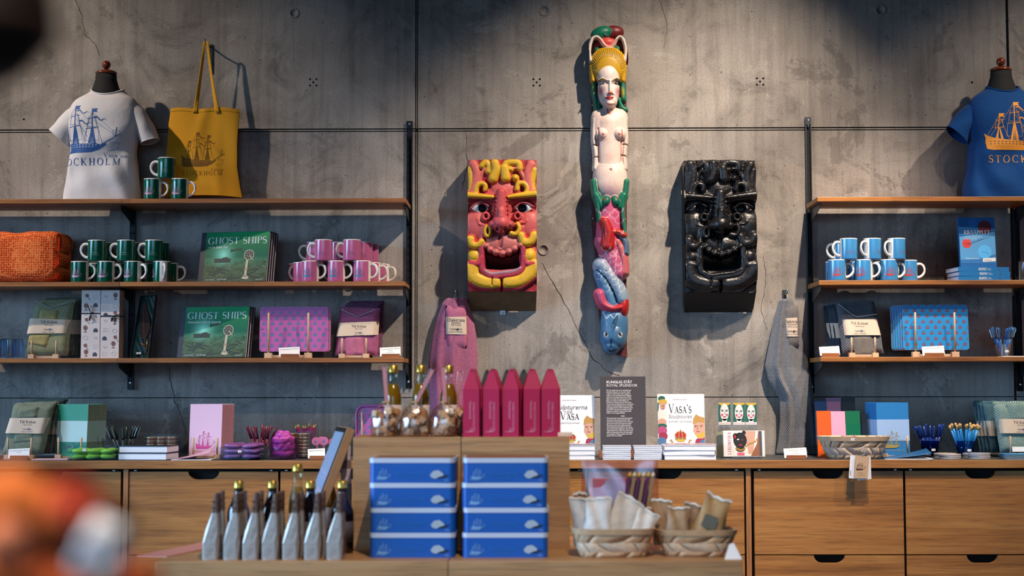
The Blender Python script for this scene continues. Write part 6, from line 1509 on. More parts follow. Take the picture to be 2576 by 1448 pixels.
# ================================================================== books and magnets below the sculptures
def std_cover(name, label, px0, px1, pyt, y, z, t_, lean=.10, rz=0.0, col='#e8e6ea'):
    s = S(y); w_ = (px1 - px0) / s; h = Z(pyt, y, px0) - z; return book(name, label, 'book', (X((px0 + px1) / 2, y), y + .02, z), w_, h, t_, mat(col, .35), rz=rz, lean=lean), w_, h
PAL = [mat(c, .5) for c in ('#1d1a1c', '#b58a4a', '#c79a86', '#9c2a48', '#a98230', '#a8202a', '#7f7a80', '#dfe0e2', '#1f5f50', '#b04a78', '#4a76a0', '#8d5a3c', '#e0dcd6', '#4c4c58', '#c9a63c', '#c9607c')]
def head_art(a, x, z, s):   # painted wooden head with upswept hair, beard and purple scarf
    a.poly([(x - .10 * s, z), (x + .34 * s, z), (x + .34 * s, z + .26 * s), (x + .16 * s, z + .34 * s), (x - .04 * s, z + .22 * s)], 3).poly([(x, z + .05 * s), (x + .2 * s, z + .22 * s), (x + .34 * s, z + .16 * s), (x + .34 * s, z + .08 * s), (x + .1 * s, z)], 10)
    a.poly([(x + .05 * s, z + .25 * s), (x - .13 * s, z + .50 * s), (x - .10 * s, z + .80 * s), (x + .12 * s, z + .92 * s), (x + .34 * s, z + .80 * s), (x + .34 * s, z + .35 * s), (x + .2 * s, z + .25 * s)], 2)
    a.poly([(x + .02 * s, z + .28 * s), (x - .08 * s, z + .42 * s), (x + .10 * s, z + .40 * s), (x + .28 * s, z + .52 * s), (x + .34 * s, z + .40 * s), (x + .24 * s, z + .28 * s)], 14)
    a.poly([(x - .14 * s, z + .74 * s), (x - .12 * s, z + .95 * s), (x - .02 * s, z + 1.10 * s), (x + .10 * s, z + 1.02 * s), (x + .26 * s, z + .98 * s), (x + .34 * s, z + .80 * s), (x + .34 * s, z + .66 * s), (x + .24 * s, z + .80 * s), (x + .06 * s, z + .82 * s), (x - .06 * s, z + .78 * s)], 1)
    a.line([(x - .09 * s, z + .70 * s), (x + .02 * s, z + .69 * s)], .025 * s, 11).line([(x + .10 * s, z + .69 * s), (x + .22 * s, z + .72 * s)], .025 * s, 11).line([(x + .04 * s, z + .70 * s), (x, z + .56 * s), (x + .05 * s, z + .55 * s)], .018 * s, 11).line([(x - .02 * s, z + .49 * s), (x + .10 * s, z + .49 * s)], .028 * s, 5)
    for q in (-.05, .15): a.ell(x + q * s, z + .665 * s, .028 * s, .014 * s, 0)
def crown_art(a, x, z, s):
    a.poly([(x - .30 * s, z + .42 * s), (x - .36 * s, z + .62 * s), (x - .2 * s, z + .82 * s), (x, z + .88 * s), (x + .2 * s, z + .82 * s), (x + .36 * s, z + .62 * s), (x + .30 * s, z + .42 * s)], 5)
    for q in (-.30, -.1, .1, .30): a.line([(x + q * .9 * s, z + .42 * s), (x + q * 1.1 * s, z + .68 * s), (x + q * .5 * s, z + .86 * s)], .055 * s, 1)
    a.rect(x - .33 * s, x + .33 * s, z + .36 * s, z + .48 * s, 1).ell(x, z + .92 * s, .05 * s, .05 * s, 1).poly([(x - .27 * s, z + .36 * s), (x + .27 * s, z + .36 * s), (x + .2 * s, z + .24 * s), (x - .2 * s, z + .24 * s)], 14)
    for q in (-1, 1): a.line([(x, z + .08 * s), (x + q * .3 * s, z + .05 * s), (x + q * .5 * s, z + .18 * s), (x + q * .56 * s, z + .36 * s), (x + q * .66 * s, z + .30 * s)], [.12 * s, .11 * s, .10 * s, .08 * s, .04 * s], 4)
    for q in (-.2, 0, .2): a.ell(x + q * s, z + .42 * s, .03 * s, .03 * s, 8)
def mermaid_art(a, x, z, s):
    a.ell(x, z + .95 * s, .07 * s, .05 * s, 8).ell(x + .02 * s, z + .88 * s, .09 * s, .055 * s, 14).ell(x + .02 * s, z + .80 * s, .055 * s, .075 * s, 2).line([(x - .08 * s, z + .86 * s), (x - .09 * s, z + .70 * s)], .05 * s, 8).line([(x, z + .80 * s), (x + .05 * s, z + .80 * s)], .012 * s, 0).ell(x + .03 * s, z + .755 * s, .02 * s, .009 * s, 5)
    a.poly([(x - .09 * s, z + .50 * s), (x - .10 * s, z + .70 * s), (x + .10 * s, z + .70 * s), (x + .09 * s, z + .50 * s)], 12).ell(x, z + .47 * s, .09 * s, .08 * s, 2).ell(x, z + .40 * s, .10 * s, .05 * s, 8).ell(x, z + .31 * s, .10 * s, .09 * s, 9).ell(x + .02 * s, z + .20 * s, .09 * s, .08 * s, 3).ell(x - .01 * s, z + .10 * s, .09 * s, .08 * s, 10)
b, w_, h = std_cover('sculpture_book', 'white book with the Swedish title about the ship sculptures, behind the magenta boxes', 1401, 1495, 994, -.26, ZC, .020, col='#e4e4e8')
a = Art(); u = w_ / 94
Q = lambda px, py: ((px - 1448) * u, h - (py - 994) * u)
for tx, sz, px, py in (('Skulpturerna', 17, 1433, 1030), ('på', 15, 1432, 1040)): a.merge(text(tx, sz * u, shear=.25), 1, *Q(px, py), 6 if tx == 'på' else 13)
ti = serif('Vasa', 21 * u, .10); a.merge(ti, 47 * u / ti.w, *Q(1409, 1056), 0, sy=1); a.merge(text('EN BERÄTTELSE OM MAKT', 4.6 * u), 1, *Q(1432, 1066), 6).merge(text('Anna Maria Forssberg', 4 * u), 1, *Q(1432, 1008), 6)
head_art(a, *Q(1477, 1120), 68 * u); crown_art(a, *Q(1436, 1121), 34 * u); a.clip(-w_ / 2 + .001, w_ / 2 - .001, .002, h - .002); prt(b, 'cover_print', a, PAL, -.0206)
b, w_, h = std_cover('sculpture_book', 'white book with the English title about the ship sculptures, beside the dark text panel', 1654, 1772, 991, -.26, ZC, .020, col='#e8e8ec')
a = Art(); u = w_ / 118; Q = lambda px, py: ((px - 1713) * u, h - (py - 991) * u)
ti = serif("Vasa's", 23 * u, .10); a.merge(ti, 57 * u / ti.w, *Q(1682, 1039), 0, sy=1).merge(text('Sculptures', 14 * u, shear=.25), 1, *Q(1710, 1052), 6).merge(text('A STORY OF POWER', 6.2 * u), 1, *Q(1711, 1063), 6).merge(text('Anna Maria Forssberg', 4 * u), 1, *Q(1710, 1006), 6)
head_art(a, *Q(1752, 1121), 72 * u); crown_art(a, *Q(1711, 1121), 42 * u); mermaid_art(a, *Q(1665, 1122), 126 * u); a.clip(-w_ / 2 + .001, w_ / 2 - .001, .002, h - .002); prt(b, 'cover_print', a, PAL, -.0206)
# dark text panel on an oak foot
y = -.30; w_ = 114 / S(y); h = Z(946, y, 1567) - ZC; x = X(1567, y); t = thing('text_panel', 'dark grey bilingual text panel standing between the white books', 'sign', (x, y, ZC))
obj('panel', M().box(-w_ / 2, w_ / 2, 0, .006, .012, h, xf=Matrix.Rotation(-.06, 4, 'X')), mat('#3e393d', .55), t); obj('foot', M().box(-w_ / 2 - .006, w_ / 2 + .004, -.016, .03, 0, .028, ch=.001), BLOCKW, t)
SV = ['När Vasa seglade iväg var hon utsmyckad med', 'hundratals skulpturer och ornament, målade', 'i många och starka färger. Genom noggranna', 'analyser av över tusen färgrester från skeppets', 'skulpturer har forskarna kommit fram till vilka', 'färger som använts. Det visade sig vara samma', 'färger som de stora samtida målarna, som', 'Rembrandt och Rubens använde. På Vasa hade', 'man inte sparat på någonting. Nu har museet gjort', 'repliker av ett antal skulpturer för att visa deras', 'ursprungliga prakt från 1628. Produkterna på det', 'här bordet är inspirerade av skulpturernas rika', 'färgskala och erbjuder en glimt av den visuella', 'prakt som Vasa en gång utstrålade.']
EN = ['When Vasa sailed, it was adorned with hundreds', 'of sculptures and ornaments, painted in bold,', 'vibrant colors. Careful analysis of over a thousand', "paint traces from the ship's sculptures revealed", 'that the same colors were used by renowned', 'artists like Rembrandt and Rubens. The museum', 'has recreated several sculptures to showcase their', 'original splendor from 1628. The products on this', 'table draw inspiration from the rich color palette', 'of the sculptures, offering a glimpse of the visual', 'grandeur Vasa once radiated.']
a = Art(); u = 1 / S(y); x0 = -w_ / 2 + 15.5 * u; zt_ = h
a.merge(text('KUNGLIG STÅT', 9.3 * u, 'LEFT', bold=.02), 1, x0, zt_ - 17 * u).merge(text('ROYAL SPLENDOR', 9.3 * u, 'LEFT'), 1, x0, zt_ - 25.5 * u)
for i, ln in enumerate(SV): a.merge(text(ln, 4.5 * u, 'LEFT', bold=.008), .74, x0, zt_ - (36 + i * 4.38) * u, sy=1)
a.rect(-.008, .006, zt_ - 100 * u, zt_ - 98.5 * u)
for i, ln in enumerate(EN): a.merge(text(ln, 4.5 * u, 'LEFT', .2, .008), .72, x0, zt_ - (106 + i * 4.38) * u, sy=1)
rx_ = Matrix.Rotation(-.06, 4, 'X'); prt(t, 'lettering', a, mat('#e2dedd', .6), 0, lambda uu, v: tuple(rx_ @ Vector((uu, -.0006, v))))
def flat_stack(px0, px1, y, n, th, name, cat, lab, grp, cov, seed, dep=.11, ca=.0018):
    rnd = random.Random(seed); w_ = (px1 - px0) / S(y - dep / 2)
    for k in range(n):
        b = flat_book(name, lab % ORD[k], cat, (X((px0 + px1) / 2, y - dep / 2) + rnd.uniform(-.0015, .0015), y, ZC + k * (th + .0002)), w_, dep, th, cov[k % len(cov)], rz=rnd.uniform(-.02, .02), group=grp, c=ca)
WCOV = [mat('#d9dade', .35), mat('#c9ccd6', .35)]
PCOV = mat('#8a7a90', .4, noise=.5, nscale=45)
flat_stack(1428, 1496, -.42, 3, .0185, 'softback_book', 'book', 'white softback book lying below the Swedish title, %s from the bottom', 'white books lying flat', WCOV, 1)
flat_stack(1669, 1798, -.41, 3, .0185, 'softback_book', 'book', 'white softback book lying below the English title, %s from the bottom', 'white books lying flat', WCOV, 2, .16)
flat_stack(1516, 1586, -.43, 7, .0075, 'leaflet', 'leaflet', 'white leaflet in the left stack before the text panel, %s from the bottom', 'leaflets', [mat('#c6c8d6', .4), mat('#dcdde4', .4)], 3, .085, .0008)
flat_stack(1594, 1664, -.43, 7, .0075, 'leaflet', 'leaflet', 'white leaflet in the right stack before the text panel, %s from the bottom', 'leaflets', [mat('#c9c4d2', .4), mat('#dedfe6', .4)], 4, .085, .0008)
for lb, px0, px1 in (('Swedish', 1428, 1496), ('English', 1669, 1798)):
    y = -.42 if lb == 'Swedish' else -.41; zz = ZC + 3 * .0187; ww = (px1 - px0) / S(y) * .97
    setp(obj('softback_book', M().box(-ww / 2, ww / 2, -.055, .055 if lb == 'Swedish' else .075, 0, .0035), mat('#a5909a', .25, noise=.4, nscale=30), loc=(X((px0 + px1) / 2, y), y, zz)), 'thin colourful book topping the flat pile below the %s title' % lb, 'book', 'white books lying flat')
# face magnets and the open museum book
def face_card(px0, px1, label):
    y = -.20; w_ = (px1 - px0) / S(y); h = 55 / S(y); zb = Z(1068, y, px0); t = thing('picture_magnet', label, 'magnet', (X((px0 + px1) / 2, y), y, zb), group='face magnets')
    obj('plate', M().box(-w_ / 2, w_ / 2, 0, .003, 0, h), mat('#d9d4d6', .35), t); a = Art(); s = w_
    a.poly([(-s * .5, .25 * s), (-s * .5, h), (s * .5, h), (s * .5, .25 * s), (s * .3, .2 * s), (-s * .3, .2 * s)], 8).poly([(-s * .5, h - .1 * s), (-s * .5, h), (s * .5, h), (s * .5, h - .1 * s), (0, h - .35 * s)], 14).ell(0, 1.05 * s, .36 * s, .72 * s, 0 + 12, 20).rect(-.2 * s, .2 * s, .15 * s, .5 * s, 12)
    for q in (-1, 1): a.line([(q * .30 * s, 1.24 * s), (q * .08 * s, 1.22 * s)], .05 * s, 0).ell(q * .18 * s, 1.14 * s, .09 * s, .05 * s, 13).ell(q * .2 * s, .82 * s, .10 * s, .12 * s, 15)
    a.line([(.02 * s, 1.15 * s), (.05 * s, .9 * s), (-.05 * s, .87 * s)], .045 * s, 6).ell(0, .66 * s, .13 * s, .05 * s, 5).rect(-s * .48, s * .48, .01 * s, .24 * s, 12).merge(text('VASAMUSEET', .15 * s), 1, 0, .07 * s, 9)
    a.clip(-w_ / 2, w_ / 2, .0005, h); prt(t, 'portrait_print', a, PAL, -.0005)
for p0, p1, lb in ((1806, 1836, 'left'), (1843, 1872, 'middle'), (1873.5, 1902, 'right')): face_card(p0, p1, 'small magnet with a white painted face, %s of the three' % lb)
y = -.205; t = thing('magnet_stand', 'clear acrylic stand behind the face magnets', 'stand', (X(1856, y), y + .012, ZC)); hz = Z(1010, y) - ZC
obj('upright', M().box(-.088, .080, 0, .003, 0, hz), glass('#f6fbff', .03, .0), t); obj('ledge', M().box(-.088, .080, -.02, 0, Z(1074, y) - ZC, Z(1074, y) - ZC + .004), glass('#ffffff', .03, .03), t)
for k in range(5):
    bb, w2, h2 = std_cover('museum_guide', 'museum guide book in the acrylic rack, %s behind the front one' % ORD[k] if k else 'museum guide book with a black lion on its cover', 1819 - 4.2 * k, 1923 - 4.2 * k, 1083 + k, -.36 + .018 * k, ZC + .005, .009, .12, .03, '#d9d4d2' if k == 0 else '#8a8468')
    bb['group'] = 'museum guide books'
    if k == 0: b, w_, h = bb, w2, h2
a = Art(); u = w_ / 104; x0 = -w_ / 2
a.poly([(x0 + 26 * u, .002), (x0 + 26 * u, h - .002), (x0 + 97 * u, h - .002), (x0 + 97 * u, .002)], 12).poly([(x0 + 50 * u, h - .002), (x0 + 60 * u, .35 * h), (x0 + 62 * u, .1 * h), (x0 + 74 * u, .1 * h), (x0 + 82 * u, h - .002)], 2).poly([(x0 + 68 * u, .002), (x0 + 84 * u, h * .5), (x0 + 88 * u, h - .002), (x0 + 97 * u, h - .002), (x0 + 97 * u, .002)], 11).rect(x0 + 90 * u, x0 + 97 * u, .002, h - .002, 13)
a.ell(x0 + 42 * u, h * .62, 17 * u, 20 * u, 0, 20).ell(x0 + 30 * u, h * .78, 6 * u, 8 * u, 0).ell(x0 + 30 * u, h * .76, 3 * u, 4.5 * u, 5).ell(x0 + 52 * u, h * .92, 5 * u, 5 * u, 0).ell(x0 + 37 * u, h * .66, 3 * u, 1.6 * u, 7).ell(x0 + 48 * u, h * .64, 2 * u, 1.5 * u, 5).ell(x0 + 43 * u, h * .42, 4.5 * u, 4 * u, 5).ell(x0 + 42 * u, h * .3, 12 * u, 8 * u, 0).rect(x0 + 34 * u, x0 + 52 * u, .004, h * .16, 15)
for q in range(12): a.ell(x0 + (34 + 4.6 * q) * u, h * (.30 - .05 * math.sin(q * .8) + .055 * max(0, q - 4)), 3.2 * u, 2.2 * u, 4, 10, .5)
ti = serif('VASAMUSEET', 8.5 * u, .16); a.merge(ti, h * .86 / ti.w, x0 + 11 * u, h * .93, 9, sy=1, rot=-PI / 2); a.clip(x0, w_ / 2, .001, h); prt(b, 'cover_print', a, PAL, -.0096)
t = thing('book_rest', 'clear acrylic book rest under the lion guide book', 'stand', (X(1871, -.39), -.385, ZC)); obj('lip', M().box(-.05, .05, -.012, -.009, 0, .010), glass('#ffffff', .03, .03), t); obj('base', M().box(-.05, .05, -.009, .02, 0, .003), glass('#ffffff', .03, .1), t)
card_holder(1975, 2024, 1152, -.46, ZC, 'price card on oak block below the grey hanging tea towel', ['Tea towel & dishcloth  SEK 349', '100% linen', 'Made in Sweden'])

# ================================================================== right bay
GB = 'blue ship mugs'
for k, (px, dg, yy) in enumerate(((2109, -4, -.235), (2177, -30, -.235), (2240, 4, -.235), (2289, -2, -.205))): mug('blue', px, yy, Z2, dg, 'blue mug with red ship in the front lower row, %s from the left' % od[k], GB)
for k, (px, dg) in enumerate(((2139, 184), (2199, 214), (2260, 212))): mug('blue', px, -.235, Z2 + MH, dg, 'blue mug in the front upper row, %s from the left' % od[k], GB)
for k, (px, dg) in enumerate(((2102, 0), (2160, 0), (2226, 10))): mug('blue', px, -.14, Z2, dg, 'blue mug in the back lower row, %s from the left' % od[k], GB)
mug('blue', 2124, -.14, Z2 + MH, 182, 'blue mug in the back upper row behind the leftmost one', GB)
def spine_stack():
    y = -.19; w_ = 133 / S(-.25)
    for k in range(3):
        b = flat_book('novel', 'blue hardback history book lying flat, %s of three' % ('lowest', 'middle', 'topmost')[k], 'book', (X(2473 + (2, 3, 0)[k], -.25), y, Z2 + k * .0185), w_, .135, .0182, mat('#1f6aa6', .4), rz=.10 + .012 * k, group='blue history books', front_spine=True)
        a = Art(); ti = serif('RIKSÄPPLET', .0095, .12, .2, .12); a.merge(ti, .034 / ti.w * 1.0, -.022, .0048, 0, sy=1).merge(text('Niklas\nEriksson', .005, 'LEFT'), 1, .016, .010).ell(.066, .009, .003, .004, 1)
        prt(b, 'spine_lettering', a, [mat('#cfdbe4', .5), mat('#4a4a40', .5)], -.068)
    b = book('novel', 'blue hardback history book standing on the flat ones', 'book', (X(2464, -.19), -.185, Z2 + 3 * .0186), 93 / S(-.2), Z(546, -.2, 2464) - Z2 - 3 * .0186, .018, mat('#1d5d96', .35), rz=.06, lean=.09, group='blue history books')
    w2 = 93 / S(-.2); h2 = Z(546, -.2, 2464) - Z2 - 3 * .0186; a = Art(); f = lambda px, py: ((px - 2464.5) * w2 / 93, h2 - (py - 546) * w2 / 93)
    a.poly([f(2419, 664), f(2510, 664), f(2510, 583), f(2419, 596)], 1).poly([f(2419, 664), f(2510, 664), f(2510, 640), f(2470, 652), f(2419, 655)], 2)
    for cx, cy, r, mi in ((2455, 561, 12, 3), (2485, 571, 17, 4), (2437, 613, 12, 5), (2482, 634, 17.5, 6)): a.ell(*f(cx, cy), r * w2 / 93, r * w2 / 93, mi, 24)
    for q in range(9): a.line([f(2425 + q * 6, 622 - q * 3 + (q % 2) * 4), f(2445 + q * 7, 612 - q * 2)], .0008, 7)
    ti = serif('RIKSÄPPLET', .0175, .10, .16, .05); a.merge(ti, 66 * w2 / 93 / ti.w, *f(2431, 590), 0, sy=1).merge(text('arkeologiska perspektiv på ett', .0062, 'LEFT'), 1, *f(2431, 597), 0).merge(text('bortglömt regalskepp', .0062, 'LEFT'), 1, *f(2431, 602), 0).merge(text('Niklas Eriksson', .009, 'LEFT', .15), 1, *f(2432, 653), 0)
    a.line([f(2474, 634), f(2488, 636), f(2492, 642)], .0012, 7).line([f(2428, 613), f(2445, 612)], .0018, 7); a.poly([f(2476, 660), f(2509, 658), f(2509, 649), f(2476, 651)], 8).merge(text('DISPLAY', .009, 'LEFT'), 1, *f(2479, 657.5), 7)
    a.clip(-w2 / 2 + .0005, w2 / 2 - .0005, .001, h2 - .001); prt(b, 'cover_print', a, [mat(c, .4) for c in ('#c6d4de', '#4d8fc0', '#2a6aa2', '#1f66ae', '#5a1220', '#c63a3a', '#4fa6dc', '#27303c', '#d8d2cc')], -.0186)
spine_stack()
ribbed_glass(2590, -.2, Z2, 'ribbed glass cut by the right photo edge on the middle shelf')
SLATE = weave('#3f4650', '#75757a', .0085); SLATE_SHADE = weave('#2c3640', '#4a5560', .0085)  # the darker slate weave paints the rear packs' shade
for k in range(3):
    towel_pack('dark grey linen towel pack in shade behind the front grey pack, %s back' % od[k], -.10 + .024 * k, Z3, [(2104 - 9 * k, 888), (2190 - 9 * k, 888), (2178 - 9 * k, 768 + 2 * k), (2094 - 9 * k, 768 + 2 * k)], [(2103 - 9 * k, 850), (2186 - 9 * k, 850), (2182 - 9 * k, 812), (2098 - 9 * k, 812)], SLATE_SHADE, SLATE, th=.012, texts=False)
towel_pack('grey linen towel pack with kraft band and folded collar on the right shelf', -.19, Z3, [(2120, 890), (2224, 888), (2204, 759), (2107, 762)], [(2121, 843), (2218, 843), (2210, 802), (2115, 803)], SLATE, weave('#56524f', '#7c7672', .003, .3),
           small=[[(2149, 895), (2199, 895), (2193, 842), (2141, 843)]], vneck=[(2110, 764), (2154, 797), (2206, 790)], th=.022, bdx=-.008)
peg_stand((2143, 2202), 848, -.25, Z3, 'pale wooden peg stand holding the grey towel pack')
card_holder(2067, 2111, 896, -.262, Z3, 'price card on oak block left of the grey towel pack', ['Tea towel & dishcloth  SEK 349', '100% linen', 'Made in Sweden'], .05)
tray(2274, 2438, 772, 886, -.215, Z3, 'sky blue serving board with red ship pattern on the right shelf', '#1f86c4', '#8f3434', 5, 'sky blue serving board behind the front blue one, %s back', 'blue serving boards', dx=-6, zoff=.010)
peg_stand((2304, 2403), 785, -.245, Z3, 'pale wooden peg stand in front of the blue serving boards', bh=11)
card_holder(2326, 2374, 897, -.268, Z3, 'price card in front of the blue serving boards', ['Serving/cutting board  SEK 249'])
pen_cup('clear cup of slate blue pens on the right shelf', 2524, -.20, Z3, .027, .036, .052, PENB, 16, .42, 'slate blue pen in a clear cup on the right shelf', 'slate blue pens', seed=3, first=True, sticker_txt='€ 2,90', hl=.93)
setp(obj('leaflet', M().box(-.05, .05, -.03, .03, 0, .003), PAPER, loc=(X(2548, -.25), -.25, Z3)), 'white leaflet under the slate blue pens', 'leaflet')
# colour cards in two tiers
for k, (px0, px1, pyt, y, col, lb) in enumerate(((2056, 2092, 1033, -.30, '#d9560c', 'orange'), (2092, 2128, 1034, -.30, '#d79ab4', 'light pink'), (2129, 2165, 1033, -.30, '#05603c', 'green'), (2052, 2084, 1008, -.20, '#12355e', 'navy blue'), (2082, 2117, 1000, -.20, '#8a5a78', 'mauve'), (2121, 2154, 999, -.20, '#0c0d12', 'black'), (2168, 2190, 1042, -.26, '#10131c', 'narrow black'))):
    b, w_, h = std_cover('pocket_notebook', '%s pocket notebook standing behind the birch basket' % lb, px0, px1, pyt, y, ZC, .009, .12, .04 if k < 3 else 0, col); b['group'] = 'pocket notebooks'; b['category'] = 'notebook'
    obj('paper_band', M().box(-w_ / 2 - .0003, w_ / 2 + .0003, -.0097, .0004, h * .42, h * .72), mat(col, .25), b)
notebooks(2200, 2286, 1012, -.30, ZC, '#1d74b8', '#8fb0dc', '#9a8a4a', 9, math.radians(13), 'front blue notebook with pale band beside the colour notebooks', 'blue notebook, %s behind the front one on the right counter', 'blue notebooks', page='#c9d6e2')
peg_stand((2221, 2279), 1096, -.36, ZC, 'pale wooden peg stand holding the blue notebooks')
booklet('blue booklet lying half open in front of the blue notebooks', 2218, 2334, -.43, '#1a5486', '#dfe4ea', ZC, -.08, .20)
pen_cup('dark clear cup of navy pens beside the blue notebooks', 2335, -.24, ZC, .028, .038, .065, PEND, 16, .44, 'navy blue pen beside the blue notebooks', 'navy blue pens', seed=6, first=True, sticker_txt='€ 2,90', cupm=glass('#7f9cd0', .03, .02))
pen_cup('blue tinted cup of light blue paint brushes on the right counter', 2424, -.30, ZC, .028, .040, .066, BRU, 20, .42, 'light blue paint brush in the blue tinted cup', 'light blue brushes', seed=8, first=True, sticker_txt='€ 3,90', cupm=glass('#8fc4ea', .03, .02))
for nm, px, y, n, lb in (('coaster', 2385, -.44, 5, 'front left'), ('coaster', 2458, -.44, 6, 'front right'), ('coaster', 2372, -.36, 5, 'rear left'), ('coaster', 2444, -.36, 5, 'rear right')):
    for k in range(n):
        t = setp(obj(nm, M().lathe([(.0405, 0), (.0425, .0005), (.0425, .0033), (.0405, .0038)], 32), mat('#9aa0ac', .5) if k % 2 else mat('#b3a9a6', .5), loc=(X(px, y) + .0006 * ((k * 7) % 3 - 1), y, ZC + k * .0039)), 'round grey coaster in the %s pile on the right counter, %s from the bottom' % (lb, ORD[k]), 'coaster', 'round coasters')
MINT = weave('#5a7a7c', '#9fb0a2', .0075); MINT_SHADE = weave('#2f4f5c', '#4f7480', .0075)  # the bluish dark weave is a shaded copy of the mint cloth
for k in range(4):
    towel_pack('teal linen towel pack behind the sage one at the right edge, %s back' % od[k], -.25 + .026 * k, ZC, [(2492 - 9 * k, 1136), (2545, 1136), (2536 - 12 * k, 1012), (2478 - 8 * k, 1013)], [(2488 - 9 * k, 1096), (2545, 1096), (2540, 1058), (2484 - 8 * k, 1058)], MINT_SHADE, MINT, th=.012, texts=False)  # copies of the front pack, their shade lies in the weave colour
towel_pack('sage linen towel pack with kraft band at the right photo edge', -.33, ZC, [(2516, 1137), (2625, 1137), (2615, 1012), (2505, 1015)], [(2514, 1089), (2620, 1089), (2616, 1053), (2511, 1053)], MINT, MINT,
           small=[[(2542, 1056), (2592, 1056), (2590, 1013), (2534, 1013)]], th=.02, bdx=.004)
peg_stand((2537, 2600), 1096, -.385, ZC, 'pale wooden peg stand holding the sage towel pack')
xt = X(2570, -.45)
for k in range(5): setp(obj('small_tray', M().prism(rrect(-.085, .085, -.05, .05, .016), 0, .0028, xf=Matrix.Rotation(PI / 2, 4, 'X') @ Matrix.Scale(-1, 4, (0, 1, 0))), mat(('#8aa6b8', '#3f8fc4')[k == 4], .4), loc=(xt, -.44, ZC + .0002 + k * .0050)), 'thin blue rounded tray in the pile at the right counter end, %s from the bottom' % ORD[k], 'tray', 'thin blue trays')
setp(obj('price_card', M().box(-.04, .04, -.0005, .0005, 0, .02, xf=Matrix.Rotation(-.2, 4, 'X')), PAPER, loc=(X(2570, -.40), -.385, ZC + .0255)), 'white price card on the pile of thin blue trays', 'card')

# ------------------------------------------------------------------ birch splint baskets
def basket(label, cx, cy, z, a0, b0, a1, b1, h, rz=0.0, n=16, col='#c9ab8c', grey='#b9a99c'):
    t = thing('birch_basket', label, 'basket', (cx, cy, z), rz); e = 2 / 3.4
    def pt(an, v, off):
        a, b = a0 + (a1 - a0) * v ** .8 + off, b0 + (b1 - b0) * v ** .8 + off; c_, s_ = math.cos(an), math.sin(an)
        return (a * math.copysign(abs(c_) ** e, c_), b * math.copysign(abs(s_) ** e, s_), .002 + (h - .002) * v)
    ms = [mat(col, .55, noise=.15, nscale=60), mat(grey, .55, noise=.15, nscale=60)]; w_ = 2 * PI / n * .46
    for k in range(n):
        for dr in (1, -1):
            def fn(u, v):
                an0 = 2 * PI * k / n + dr * v * 2 * PI / n * 1.5; an = an0 + (u - .5) * 2 * w_
                return pt(an, min(1, v * 1.0), .0022 * math.cos(PI * v * 2 * 1.5 + (0 if dr > 0 else PI) + PI * k * 0) - .001)
            o = obj('splint', M().sheet(fn, 3, 12), ms[0 if dr > 0 else 1], t); so = o.modifiers.new('thickness', 'SOLIDIFY'); so.thickness = .0012
    rim = M(); rim.sheet(lambda u, v: pt(2 * PI * u, .80 + .2 * v, .0035), 48, 1, closed=True); rim.sheet(lambda u, v: pt(-2 * PI * u, .80 + .2 * v, -.0015), 48, 1, closed=True); rim.sheet(lambda u, v: pt(2 * PI * u, 1.0, .0035 - .005 * v), 48, 1, closed=True)
    obj('rim_band', rim, mat(col, .5, noise=.12, nscale=50), t)
    obj('base', M().prism([(pt(2 * PI * k / 32, 0, -.001)[0], pt(2 * PI * k / 32, 0, -.001)[1]) for k in range(32)], -.003, -.0005, xf=Matrix.Rotation(PI / 2, 4, 'X') @ Matrix.Scale(-1, 4, (0, 1, 0)) @ Matrix.Translation((0, 0, 0)) if False else Matrix(((1, 0, 0, 0), (0, 0, 1, 0), (0, -1, 0, 0), (0, 0, 0, 1)))), ms[0], t)
    return t
bk = basket('small birch basket with hanging ship tags on the right counter', X(2144, -.41), -.405, ZC, .098, .058, .136, .082, .088, n=15)
sticker(bk, -.02, .078, -.0875, txt='€ 6,90')
rnd = random.Random(3)
for k, (dx, dy, c, an) in enumerate(((-.075, -.02, '#b9a79c', .5), (-.02, -.03, '#c94a62', .2), (.03, -.035, '#b9b4b0', -.2), (.06, -.01, '#8d8f98', .4), (.0, .02, '#c98a98', -.1), (.085, .01, '#9a938c', .7))):
    t = thing('wrapped_keyring', 'keyring in a clear sleeve in the birch basket, %s' % ('grey brown at the left', 'bright pink in front', 'pale grey right of the pink one', 'slate at the right', 'rose at the back', 'taupe at the right end')[k], 'keyring', (bk.location.x + dx, bk.location.y + dy, ZC + .074), an, group='wrapped keyrings')
    t.rotation_euler = (.35 * math.sin(k * 2), .3 * math.cos(k * 3), an); obj('card', M().box(-.032, .032, -.018, .018, 0, .002), mat(c, .4), t); obj('sleeve', M().box(-.036, .036, -.021, .021, -.001, .0035), glass('#ffffff', .08, .03), t)
    obj('inner_filling', M().box(-.02, .02, -.012, .012, -.03, -.002), mat('#8a7f78', .7), t)
y = -.515; z0 = Z(1150, y, 2166); xx = X(2166, y)
